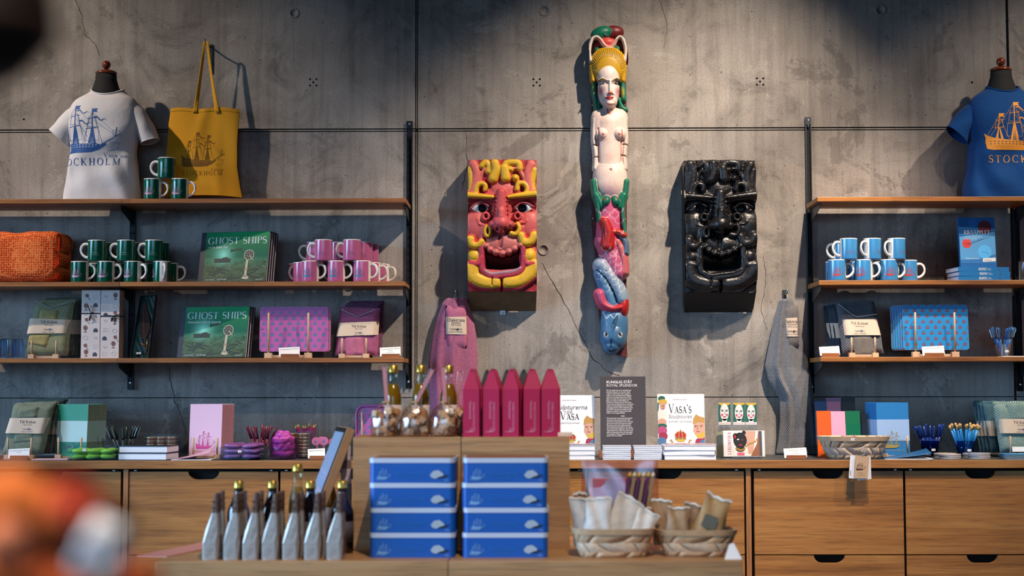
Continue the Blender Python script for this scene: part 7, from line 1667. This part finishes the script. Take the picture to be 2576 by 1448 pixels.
for k, (q, c, dz, dx, lb) in enumerate((([(2135, 1202), (2173, 1205), (2175, 1146), (2139, 1144)], '#dfe0e8', 0, 0, 'white tag with barcode behind the kraft tag on the basket'), ([(2157, 1208), (2192, 1204), (2190, 1148), (2155, 1146)], '#d8dae6', 0, 0, 'white tag at the right behind the kraft tag on the basket'), ([(2149, 1202), (2183, 1203), (2187, 1148), (2152, 1144)], '#b99a7c', 0, 0, 'kraft tag with brown ship hanging from the birch basket'))):
    y_ = y - .004 * (k + 1); pts = [P(a, b, y_) for a, b in q]; o0 = pts[0]; t = thing('hang_tag', lb, 'tag', tuple(o0), group='ship hang tags')
    obj('card', M().prism([(p.x - o0.x, p.z - o0.z) for p in pts], -.0006, .0006), mat(c, .6), t); tw = pts[1].x - pts[0].x
    hh = pts[3].z - pts[0].z; a = Art()
    if k == 2:
        a.merge(SHIP[1], tw * .72, tw * .14, hh * .34); a.merge(centred(serif('Vasa', .006, .15), tw * .45, hh * .19)).merge(text('1628', .0035), 1, tw * .72, hh * .19); a.merge(centred(serif('STOCKHOLM', .0032, .3), tw * .5, hh * .10)); prt(t, 'ship_print', a, [mat('#4a2a22', .6), mat('#b99a7c', .6)], -.001)
    else:
        for j in range(8): a.rect(tw * .1, tw * .1 + .003, hh * .12 + j * .0024, hh * .12 + j * .0024 + .0012)
        prt(t, 'barcode', a, INK, -.001)
for k, (px, py, r) in enumerate(((2166, 1132, 11), (2172, 1130, 10))):
    p = P(px, py, y - .012 - .003 * k); t = thing('wire_ring', 'metal wire ring through the hang tags, %s one' % ('left', 'right')[k], 'ring', tuple(p)); rr = r / S(y)
    obj('loop', M().tube([(rr * math.cos(2 * PI * j / 20), 0, rr * 1.3 * math.sin(2 * PI * j / 20)) for j in range(20)], .0008, 6, closed=True), CHROME, t); obj('clasp', M().tube([(-rr, 0, -.004), (-rr, 0, .004)], .0018, 8), mat('#b59a5a', .3, .8), t)
# ================================================================== display table in front (slightly out of focus)
TF = -2.0; ZT = Z(1411, TF, 1288)
xl, xs, xr = X(391, TF, 1411), X(1128, TF, 1411), X(1868, TF, 1411)
for a, b, lb in ((xl, xs - .001, 'left half of the pale oak display table with tins and coffee bags'), (xs + .001, xr, 'right half of the pale oak display table with the two baskets')):
    t = thing('display_table', lb, 'table', ((a + b) / 2, TF, 0)); hw = (b - a) / 2
    obj('table_top', M().box(-hw, hw, 0, .80, ZT - .10, ZT, ch=.002), OAKT, t)
    for sx in (-1, 1):
        for yy in (.03, .73): obj('leg', M().box(sx * (hw - .05) - .03, sx * (hw - .05) + .03, yy, yy + .06, 0, ZT - .101), OAKT, t)
WF = -1.62
ZW = Z(1099, WF, 1160)
x0, x1, x2 = X(888, WF, 1200), X(1160, WF, 1200), X(1433, WF, 1200)
for a, b, lb in ((x0, x1 - .0012, 'left oak riser block behind the blue tins'), (x1 + .0012, x2, 'right oak riser block carrying the magenta boxes')):
    hw = (b - a) / 2; t = thing('riser_block', lb, 'riser', ((a + b) / 2, WF, ZT)); obj('front_panel', M().box(-hw, hw, 0, .018, 0, ZW - ZT, ch=.001), OAKT, t)
    for q in (-hw, hw - .018): obj('side_panel', M().box(q, q + .018, .0185, .30, 0, ZW - ZT - .0185), OAKT, t)
    obj('top_panel', M().box(-hw, hw, .0185, .30, ZW - ZT - .018, ZW - ZT), OAKT, t)

# ------------------------------------------------------------------ blue tins
tinp = None; TH_, TW = 62 / S(-1.91), 216 / S(-1.91)
for c, (pxc, nm) in enumerate(((1037, 'left'), (1271, 'right'))):
    for k in range(4):
        loc = (X(pxc + (0, 1.5, -1, 0)[k], -1.91, 1300), -1.80, ZT + k * TH_); lb = 'blue gift tin in the %s stack, %s' % (nm, ('lowest', 'second from the bottom', 'third from the bottom', 'topmost')[k])
        if tinp is None:
            tinp = thing('gift_tin', lb, 'tin', loc, group='blue gift tins'); hw, hd = TW / 2, .105
            xz = Matrix(((1, 0, 0, 0), (0, 0, 1, 0), (0, -1, 0, 0), (0, 0, 0, 1)))
            R_ = lambda z0, z1, k_, r_: M().prism(rrect(-hw * k_, hw * k_, -hd * k_, hd * k_, r_), -z1, -z0, xf=xz)
            obj('body', R_(0, TH_ - .013, .985, .016), mat('#0a55ae', .35), tinp); obj('lid', R_(TH_ - .0145, TH_ - .0005, 1.0, .017), mat('#c6cfe0', .35, .1), tinp)
            obj('lid_panel', R_(TH_ - .0006, TH_, .94, .014), mat('#8a5a3a', .4, noise=.2), tinp)
            a = Art(); z_ = TH_ - .013
            a.merge(SHIP[1], .040, -hw * .80, z_ * .18, 0).merge(text('VASA', .012, 'LEFT'), 1, -hw * .84, z_ * .12, 0)
            a.poly([(hw * .42, z_ * .38), (hw * .50, z_ * .58), (hw * .62, z_ * .62), (hw * .72, z_ * .48), (hw * .74, z_ * .36), (hw * .64, z_ * .30), (hw * .54, z_ * .20), (hw * .46, z_ * .26)], 1).poly([(hw * .58, z_ * .22), (hw * .66, z_ * .31), (hw * .84, z_ * .40), (hw * .86, z_ * .36), (hw * .72, z_ * .24)], 2)
            a.merge(text('Pieces of Swedish', .012, shear=.2), 1, -hw * .05, z_ * .36, 3).merge(text('chocolate', .009, shear=.2), 1, -hw * .05, z_ * .20, 3).merge(text('100 g', .006), 1, hw * .80, z_ * .10, 1)
            prt(tinp, 'front_print', a, [mat('#7fb0e0', .4), mat('#a9b8c4', .4), mat('#0b1420', .4), mat('#1a6fae', .4)], -hd - .0006)
        else: dup(tinp, loc, (.0, .012, -.01, .02)[k] * (1 if c else -1), lb)

# ------------------------------------------------------------------ coffee bags in foil
def coffee_proto():
    t = thing('coffee_bag', 'x', 'bag'); a, b, h = .0245, .036, .150
    SIL = mat('#b0a59c', .33, .4, bump=.5, bscale=45); BRN = mat('#64493a', .5, noise=.2)
    lv_ = [(0, a * .96, b, 0), (.006, a, b, 0), (.05, a * 1.02, b, .0005), (.085, a * .86, b * .99, .004), (.115, a * .62, b * .98, .009), (.138, a * .40, b * .98, .012)]
    up = [(.1375, a * .41, b * .985, .012), (.165, a * .34, b * .98, .0135), (.193, a * .26, b * .98, .0155)]
    def loft(L_, seed):
        vs = []; fs = []
        for z, aa, bb, dx in L_:
            for q in range(24):
                an = 2 * PI * q / 24; c_, s_ = math.cos(an), math.sin(an); e = .35
                vs.append((dx + aa * math.copysign(abs(c_) ** e, c_) * (1 + .05 * math.sin(z * 90 + q + seed)), bb * math.copysign(abs(s_) ** e, s_) * (1 + .02 * math.sin(q * 2 + z * 50)), z))
        for i in range(len(L_) - 1):
            for q in range(24): fs.append((i * 24 + q, i * 24 + (q + 1) % 24, (i + 1) * 24 + (q + 1) % 24, (i + 1) * 24 + q))
        m_ = M(); m_.add(vs, fs + [tuple(range(24))[::-1], tuple(len(vs) - 24 + q for q in range(24))], 0, False); return m_
    obj('foil_body', loft(lv_, 0), SIL, t); obj('folded_top', loft(up, 1), BRN, t)
    for q in (0, 1): obj('tin_tie', M().box(.004, .0225, -b * 1.01, b * 1.01, .150 + q * .018, .154 + q * .018), mat('#4a3428', .5), t)
    obj('side_label', M().box(.0245, .0262, -b * .6, b * .6, .02, .07), mat('#6d5140', .6, noise=.3, nscale=80), t)
    t.location = (0, -30, 0); return t
CB = coffee_proto(); fst = True
for row, y in ((0, -1.93), (1, -1.84)):
    for k, pxc in enumerate((533, 587, 632, 683, 733, 788, 845)):
        px = pxc + (0 if row == 0 else 12)
        if row == 1 and k == 6: continue
        loc = (X(px, y, 1400), y, ZT); rz = (.05, -.06, .08, -.03, .05, .02, -.05)[k] + .1 * row; lb = 'foil coffee bag in the %s row on the table, %s from the left' % (('front', 'rear')[row], ORD[k])
        if fst: fst = False; CB.location = loc; CB.rotation_euler = (0, 0, rz); setp(CB, lb, 'bag', 'foil coffee bags')
        else: dup(CB, loc, rz, lb, 'foil coffee bags')

# ------------------------------------------------------------------ bottles
def bottle(px, py_cap, y, z, label, glass_col, liquid, R, group, hs=1.0, clear=False):
    zt_ = Z(py_cap, y, px); H = zt_ - z; t = thing('bottle', label, 'bottle', (X(px, y, 1250), y, z), group=group); nr = .0135
    g_ = glass('#f2f6ea', .03, .02) if clear else mat(glass_col, .06, coat=.3)
    pf = [(R * .9, 0), (R, .006), (R, H * .52), (R * .93, H * .60), (R * .62, H * .72), (nr * 1.05, H * .82), (nr, H * .93), (nr * 1.12, H * .94), (nr * 1.12, H * .955)]
    obj('glass_body', M().lathe(pf, 28), g_, t)
    if clear: obj('golden_drink', M().lathe([(R * .86, .004), (R * .95, .008), (R * .95, H * .52), (R * .88, H * .595), (R * .56, H * .725), (R * .50, H * .735), (.0001, H * .735)], 28), mat(liquid, .15, trans=.35), t)
    obj('cap', M().lathe([(nr * 1.2, H - .026), (nr * 1.25, H - .020), (nr * 1.2, H - .018), (nr * 1.2, H - .002), (nr * 1.05, H)], 24), mat('#c9a54e', .3, .85), t)
    obj('paper_label', M().lathe([(R * 1.008, H * .16), (R * 1.008, H * .44)], 28), mat('#4c4446' if not clear else '#c9b9b4', .6), t)
for px, lb in ((601, 'leftmost'), (686, 'second from the left'), (781, 'third from the left'), (861, 'rightmost beside the oak riser')): bottle(px, 1208, -1.76, ZT, 'dark bottle with gold cap behind the coffee bags, %s' % lb, '#140c10', None, .036, 'dark gold capped bottles')
for px, pc, lb in ((748, 1166, 'left of the leaning screen'), (829, 1172, 'right behind the leaning screen')): bottle(px, pc, -1.72 if px < 800 else -1.30, ZT, 'clear bottle of golden drink standing on the table %s' % lb, None, '#b58a2c', .028, 'clear bottles of golden drink', clear=True)
for px, lb in ((988, 'behind the left fudge bag'), (1058, 'behind the middle fudge bag'), (1128, 'behind the right fudge bag')): bottle(px, 918, -1.50, ZW, 'clear bottle of golden drink with gold cap %s' % lb, None, '#a8761a', .0285, 'clear bottles of golden drink', clear=True)

# ------------------------------------------------------------------ cellophane bags of fudge, tied with ribbon
def fudge_bag(px, y, z, label, nx, nz, seed, R=.046):
    t = thing('fudge_bag', label, 'sweets', (X(px, y, 1050), y, z), group='cellophane fudge bags'); rnd = random.Random(seed); n = 26; vs = []; fs = []
    K = 1.12; H = .095 * K; nt = Vector((nx, -.01, nz)); lv_ = [(z_ * K, a_, b_) for z_, a_, b_ in ((0, R * .9, R * .7), (.01, R, R * .8), (.05, R * 1.02, R * .8), (.075, R * .8, R * .65), (.092, R * .35, R * .3), (.100, .009, .008))]
    for z_, a, b in lv_:
        for q in range(n): an = 2 * PI * q / n; w_ = 1 + .10 * math.sin(an * 6 + z_ * 60 + seed) * (.3 + z_ * 8); vs.append((a * w_ * math.cos(an) + nx * .1 * max(0, z_ - .07), b * w_ * math.sin(an), z_))
    for i in range(len(lv_) - 1):
        for q in range(n): fs.append((i * n + q, i * n + (q + 1) % n, (i + 1) * n + (q + 1) % n, (i + 1) * n + q))
    m_ = M(); m_.add(vs, fs, 0, True); CE = glass('#fff6f2', .14, .14); obj('cellophane', m_, CE, t)
    base = Vector((nx * .004, 0, .098 * K)); tip = base + nt
    m2 = M(); sd = Vector((.016, .004, 0))
    m2.sheet(lambda u, v: base.lerp(tip, v) + sd * (u - .5) * (.4 + 1.3 * v) + Vector((0, .006 * math.sin(u * 9), 0)), 8, 8); obj('gathered_top', m2, glass('#ffe9ea', .15, .22), t)
    m3 = M(); m3.sheet(lambda u, v: base.lerp(tip * .96 + base * .04, v) + Vector((.004 + .012 * (u - .5), -.006, 0)), 2, 6); obj('paper_strip', m3, mat('#c9868a', .6, noise=.15), t)
    obj('ribbon_tie', M().tube([(.010 * math.cos(2 * PI * q / 14) + nx * .004, .009 * math.sin(2 * PI * q / 14), .099 * K) for q in range(14)], .002, 6, closed=True), mat('#c9a060', .4), t)
    cols_ = ('#c79c72', '#d8b892', '#b58858', '#e0c6a4')
    for k in range(20):
        r_ = R * .70 * math.sqrt(rnd.random()); an = rnd.uniform(0, 6.28); zz = .013 + .072 * (k / 20); s_ = rnd.uniform(.011, .015)
        xf = Matrix.Translation((r_ * math.cos(an), r_ * math.sin(an) * .75, zz)) @ Matrix.Rotation(rnd.uniform(0, 3), 4, 'Z') @ Matrix.Rotation(rnd.uniform(-.8, .8), 4, 'X')
        obj('fudge_piece', M().box(-s_, s_, -s_ * .8, s_ * .8, -s_ * .8, s_ * .8, xf=xf, ch=s_ * .28), mat(cols_[k % 4], .7, noise=.15, nscale=60), t)
fudge_bag(970, -1.57, ZW, 'cellophane bag of fudge with upright tie, leftmost on the riser', -.008, .118, 1)
fudge_bag(1044, -1.57, ZW, 'cellophane bag of fudge with tie leaning right, middle of three on the riser', .055, .108, 2)
fudge_bag(1117, -1.57, ZW, 'cellophane bag of fudge right of the other two, with upright tie', -.006, .116, 3)
fudge_bag(1146, -1.44, ZW, 'cellophane bag of fudge half hidden behind the first magenta box', .012, .10, 4, .036)

# ------------------------------------------------------------------ gable boxes
def gable_proto(col, ink):
    t = thing('gable_box', 'x', 'box'); w_, d, h = .052, .052, .152; hw = w_ / 2
    m_ = M().box(-hw, hw, -d / 2, d / 2, 0, h); obj('carton', m_, mat(col, .45), t)
    ap = .213
    r = M(); sl = [(-hw, h), (hw, h), (.008, ap), (-.008, ap)]
    r.add([(-hw, -d / 2, h), (hw, -d / 2, h), (.006, -d / 2 + .012, ap), (-.006, -d / 2 + .012, ap), (-hw, d / 2, h), (hw, d / 2, h), (.006, d / 2 - .012, ap), (-.006, d / 2 - .012, ap)], [(0, 1, 2, 3), (5, 4, 7, 6), (1, 5, 6, 2), (4, 0, 3, 7), (3, 2, 6, 7)]); g = obj('gable_roof', r, mat(col, .45), t)
    for s_ in (-1, 1): obj('closing_flap', M().box(s_ * .002 - .0012, s_ * .002 + .0012, -d / 2 + .010, d / 2 - .010, ap - .02, ap + .004, xf=Matrix.Rotation(s_ * -.12, 4, 'Y') if False else None), mat(col, .45), g)
    if ink:
        a = Art(); w1 = text('NOBLE CHOCOLATE', .0095, 'LEFT'); a.merge(w1, 1, .006, .110, 0, rot=-PI / 2).merge(text('Vasamuseet', .012, 'LEFT'), 1, -.006, .114, 0, rot=-PI / 2); a.merge(SHIP[1], .018, -.006, .016, 0).merge(text('VASA', .007), 1, -.010, .014, 0); prt(t, 'front_print', a, [mat(ink, .4), mat(col, .4)], -d / 2 - .0006)
    t.location = (0, -30, 0); return t
GM, GK = gable_proto('#b00a45', '#d88aa2'), gable_proto('#15161c', None)
for k, (px, rz) in enumerate(((1187, -.06), (1238, -.10), (1287, -.12), (1336, .10), (1381, .08))):
    loc = (X(px, -1.57, 1090), -1.57, ZW); lb = 'magenta gable box on the riser, %s from the left' % ORD[k]
    if k == 0: GM.location = loc; GM.rotation_euler = (0, 0, rz); setp(GM, lb, 'box', 'magenta gable boxes')
    else: dup(GM, loc, rz, lb, 'magenta gable boxes')
    dup(GM, (X(px + 7, -1.50, 1090), -1.495, ZW), rz, 'magenta gable box in the second row, %s from the left' % ORD[k], 'magenta gable boxes')
for k, px in enumerate((1226, 1276, 1318)):
    loc = (X(px, -1.42, 1090), -1.42, ZW); lb = 'black gable box peeking out behind the magenta ones, %s from the left' % ORD[k]
    if k == 0: GK.location = loc; setp(GK, lb, 'box', 'black gable boxes')
    else: dup(GK, loc, .05, lb, 'black gable boxes')
setp(obj('leaflet', M().box(-.03, .03, -.04, .04, 0, .012, ch=.001), PAPER, loc=(X(1416, -1.5, 1090), -1.5, ZW)), 'white paper pad at the right end of the riser', 'paper')

# ------------------------------------------------------------------ leaning screen and hanging strip
p0 = P(785, 1380, -1.45); t = thing('leaning_screen', 'tilted screen in a pale wooden frame beside the oak riser', 'screen', (p0.x - .045, -1.47, ZT + .001))
tilt = math.radians(21); L_ = .405
xf = Matrix.Rotation(tilt, 4, 'Y')
obj('frame', M().box(0, .028, -.11, .11, 0, L_, xf=xf, ch=.002), mat('#a2764f', .5, noise=.15), t); obj('black_border', M().box(-.003, 0, -.108, .108, .004, L_ - .004, xf=xf), mat('#101114', .3), t); obj('glowing_screen_glass', M().box(-.0042, -.003, -.096, .096, .018, L_ - .02, xf=xf), mat('#8fa6c4', .08, emit=.22), t)  # the glow is added in place of bluish reflections on the screen face
t.rotation_euler = (0, 0, math.radians(15))
p = P(868, 1185, -1.40); t = thing('gift_strip', 'narrow gift packet with brown top and white labels beside the riser', 'packet', (p.x, -1.40, ZT)); hh = Z(1096, -1.40, 868) - ZT
for nm, a, b, c in (('pouch', 0, .55, '#6f6a72'), ('lower_label', .55, .69, '#c9b4b8'), ('pouch_middle', .69, .77, '#7c6c6c'), ('upper_label', .77, .91, '#cdc0c6'), ('brown_head', .91, 1.0, '#5a3420')): obj(nm, M().box(-.017 + (1 - b) * .012, .017 + (1 - b) * .012, -.006, .006, hh * a, hh * b, ch=.0015), mat(c, .45, noise=.1), t)

# ------------------------------------------------------------------ baskets with packets, cellophane gift
def packet(label, px, py, y, w_px, h_px, col, rz, tiltd, group, curl=.0, spots=None, zb=None):
    s = S(y); w_, h = w_px / s, h_px / s; z = ZT + .03 if zb is None else zb; t = thing('paper_packet', label, 'packet', (X(px, y, py), y, z), rz, group=group); t.rotation_euler = (math.radians(-8), math.radians(tiltd), rz); m_ = M()
    f = lambda u, v, sg: ((u - .5) * w_ * (1 - .12 * v + .05 * math.sin(v * 8)), sg * .010 * math.sin(PI * u) ** .5 * math.sin(PI * min(1, v + .1)) ** .6 + curl * v * v + .003 * math.sin(u * 9 + v * 5), h * v * (1 + (.03 * math.sin(u * 4 + px) + .012 * math.sin(u * 17)) * v ** 4))
    m_.sheet(lambda u, v: f(u, v, -1), 12, 14); m_.sheet(lambda u, v: f(1 - u, v, 1), 12, 14); obj('paper_body', m_, mat(col, .5, noise=.18, nscale=40, bump=.5, bscale=60), t)
    m2 = M(); m2.sheet(lambda u, v: (f(u, 1, -1)[0], f(u, 1, -1)[1] - .002 + .001 * v, h * (.97 + .05 * v) * (1 + .03 * math.sin(u * 4 + px) + .012 * math.sin(u * 17))), 12, 2); obj('crimped_top', m2, mat('#e2dcd2', .5), t)
    if spots: obj('label_print', Art().poly(rrect(-w_ * .25, w_ * .25, h * .35, h * .6, .006)).to(M(), FRONT(-.016)), mat(spots, .6), t)
b1 = basket('birch basket with white paper packets on the display table', X(1541, -1.86, 1380), -1.85, ZT, .098, .062, .124, .082, .086, .06, 11, '#d0ab84', '#dcc3a6')
b2 = basket('birch basket with brown paper packets on the display table', X(1751, -1.84, 1380), -1.83, ZT, .094, .060, .122, .080, .080, -.05, 11, '#cba278', '#d6b896')
GPK = 'paper packets in the baskets'
for k, (px, dy, w_, h, c, ti, lb) in enumerate(((1478, .02, 66, 118, '#c2c9d2', -8, 'bluish white paper packet at the left end of the left basket'), (1500, -.03, 70, 120, '#d8d2ca', 4, 'white paper packet in front in the left basket'), (1540, -.01, 80, 128, '#d9d0c4', 24, 'large white paper packet leaning right in the left basket'), (1586, .0, 60, 100, '#ddd3c6', 30, 'cream paper packet lying low in the left basket'), (1606, .035, 50, 92, '#a5672c', 8, 'orange brown packet at the back of the left basket'), (1470, .05, 40, 125, '#8a5a34', -4, 'brown packet standing behind the white ones in the left basket'))):
    packet(lb, px, 1330, -1.85 + dy, w_, h, c, .1 * (k % 3 - 1), ti, GPK)
for k, (px, dy, w_, h, c, ti, lb) in enumerate(((1672, .01, 55, 110, '#a07a52', -4, 'brown packet at the left end of the right basket'), (1700, -.02, 60, 96, '#a5835f', 6, 'brown packet with white edge in the right basket'), (1728, .02, 58, 100, '#8f6f50', 14, 'dark tan packet in the middle of the right basket'), (1762, -.01, 72, 130, '#b08a58', 22, 'tall tan packet with grey print in the right basket'), (1788, .02, 60, 112, '#9a845e', 12, 'olive tan packet at the right end of the right basket'))):
    packet(lb, px, 1330, -1.83 + dy, w_, h, c, .12 * (k % 3 - 1), ti, GPK, spots='#5a5a4a' if k == 3 else None)
# tall cellophane gift bag behind the left basket
y = -1.66; t = thing('cellophane_gift', 'tall clear cellophane gift bag with pink packets behind the left basket', 'gift bag', (X(1560, y, 1300), y, ZT)); w_ = 198 / S(y); h = Z(1157, y, 1560) - ZT
m_ = M(); f = lambda u, v, sg: ((u - .5) * w_ * (1 - .04 * v), sg * (.035 * (1 - v) ** .7 + .002) * math.sin(PI * u) ** .4 + .004 * math.sin(u * 11 + v * 7) * v, h * v)
m_.sheet(lambda u, v: f(u, v, -1), 24, 24); m_.sheet(lambda u, v: f(1 - u, v, 1), 24, 24); obj('clear_film', m_, glass('#fdeef2', .22, .17), t)
for k, (q0, q1, c) in enumerate(((-.085, -.03, '#c9687c'), (-.028, .03, '#b83a5c'), (.032, .088, '#b5385e'))): obj('pink_packet', M().box(q0, q1, -.012, .012, .01, h * .80, ch=.002), mat(c, .45, noise=.12), t)
for k in range(6):
    q = .006 + k * .0145; xf = Matrix.Translation((q, -.030, .10)) @ Matrix.Rotation(math.radians(10), 4, 'Y'); st = obj('striped_stick', M().box(-.0055, .0055, -.004, .004, 0, h * .46, xf=xf, ch=.001), mat(('#5a2a58', '#a5875f')[k % 2], .5), t); obj('twisted_end', M().lathe([(.0055, 0), (.007, .008), (.003, .014), (.0001, .018)], 10, xf=xf @ Matrix.Translation((0, 0, h * .46))), mat('#e0cfae' if k % 2 else '#d9a64a', .6), st)
o = setp(obj('folded_card', M().prism([(-.026, 0), (.026, 0), (.004, .050), (-.010, .046)], 0, .003, xf=Matrix.Rotation(-.4, 4, 'X')), PAPER, loc=(X(1845, -1.95, 1412), -1.95, ZT)), 'folded white card standing at the right table corner', 'card')
setp(obj('placemat', M().box(-.05, .05, -.22, .22, 0, .003), mat('#c9867a', .6), loc=(X(470, -1.66, 1390), -1.66, ZT), rot=(0, 0, -.28)), 'pink paper strip lying on the left table end', 'paper')

# ================================================================== things right before the lens, far out of focus
def near_bundle():
    y = -5.50; s = S(y) / 1.22; o = P(150, 1480, y); t = thing('scarf_bundle', 'blurred orange and pink scarf bundle close to the camera at lower left', 'scarf', (o.x, y, o.z - .06))
    for nm, pts, r, c in (('orange_fold', [(-60, 1290), (60, 1270), (170, 1290), (250, 1330)], 78, '#d4702e'), ('lower_orange_fold', [(-80, 1420), (60, 1400), (200, 1430), (330, 1445)], 66, '#c9602c'), ('red_fold', [(165, 1225), (215, 1290), (190, 1360)], 52, '#a8351a'), ('pink_fold', [(-110, 1150), (-70, 1250), (-60, 1380)], 72, '#cf86a8'), ('salmon_fold', [(20, 1320), (90, 1345)], 52, '#e48a62'), ('violet_fold', [(40, 1432), (110, 1440)], 36, '#6a4a72')):
        q = []
        for i in range(len(pts) - 1):
            for k in range(5): q.append((pts[i][0] + (pts[i + 1][0] - pts[i][0]) * k / 5, pts[i][1] + (pts[i + 1][1] - pts[i][1]) * k / 5))
        q.append(pts[-1]); m_ = M(); n = len(q)
        m_.tube([((a - 150) / s, .02 * math.sin(i) + (-.02 if nm in ('salmon_fold', 'red_fold') else 0), (1448 - b) / s + .06) for i, (a, b) in enumerate(q)], [r / s * (.55 + .45 * math.sin(PI * (i + .6) / (n + .2))) for i in range(n)], 14); obj(nm, m_, mat(c, .9, bump=.6, bscale=30, noise=.15), t)
    wp = P(275, 1350, y - .05); t2 = thing('white_napkin', 'blurred white folded cloth tucked in the orange scarf bundle', 'cloth', (wp.x, y - .07, wp.z - .03)); m_ = M()
    c4 = [((a - 275) / s, (1350 - b) / s + .03) for a, b in ((215, 1405), (320, 1405), (318, 1325), (268, 1300))]; pillow(m_, c4, .02, amp=.003); obj('folded_cloth', m_, mat('#f0f6ff', .8), t2)
    st = thing('bundle_stand', 'slim dark post under the orange scarf bundle', 'stand', (o.x, y + .03, 0)); obj('post', M().lathe([(.02, .012), (.02, o.z - .03)], 16), DARKM, st); obj('foot', M().lathe([(.14, 0), (.14, .008), (.03, .014)], 24), DARKM, st)
near_bundle()
def near_lamp():
    y = -5.60; s = S(y) / 2.1; o = P(-95, 70, y); t = thing('hanging_lamp', 'blurred dark lamp close to the camera in the upper left corner', 'lamp', tuple(o))
    k = 1 / s; obj('lamp_shade', M().lathe([(110 * k * math.sin(PI * i / 16), 20 * k + 100 * k * math.cos(PI * i / 16)) for i in range(1, 14)], 32), mat('#0b0908', .6), t)
    obj('lit_underside_band', M().lathe([(112 * k, 12 * k), (111 * k, -8 * k), (103 * k, -20 * k)], 32), mat('#2a180c', .6), t); obj('cable', M().tube([(0, 0, 85 * k), (0, 0, 4.19 - o.z)], .004, 8), mat('#0b0b0b', .6), t)  # brown band paints the light caught by the lamp's underside
near_lamp()
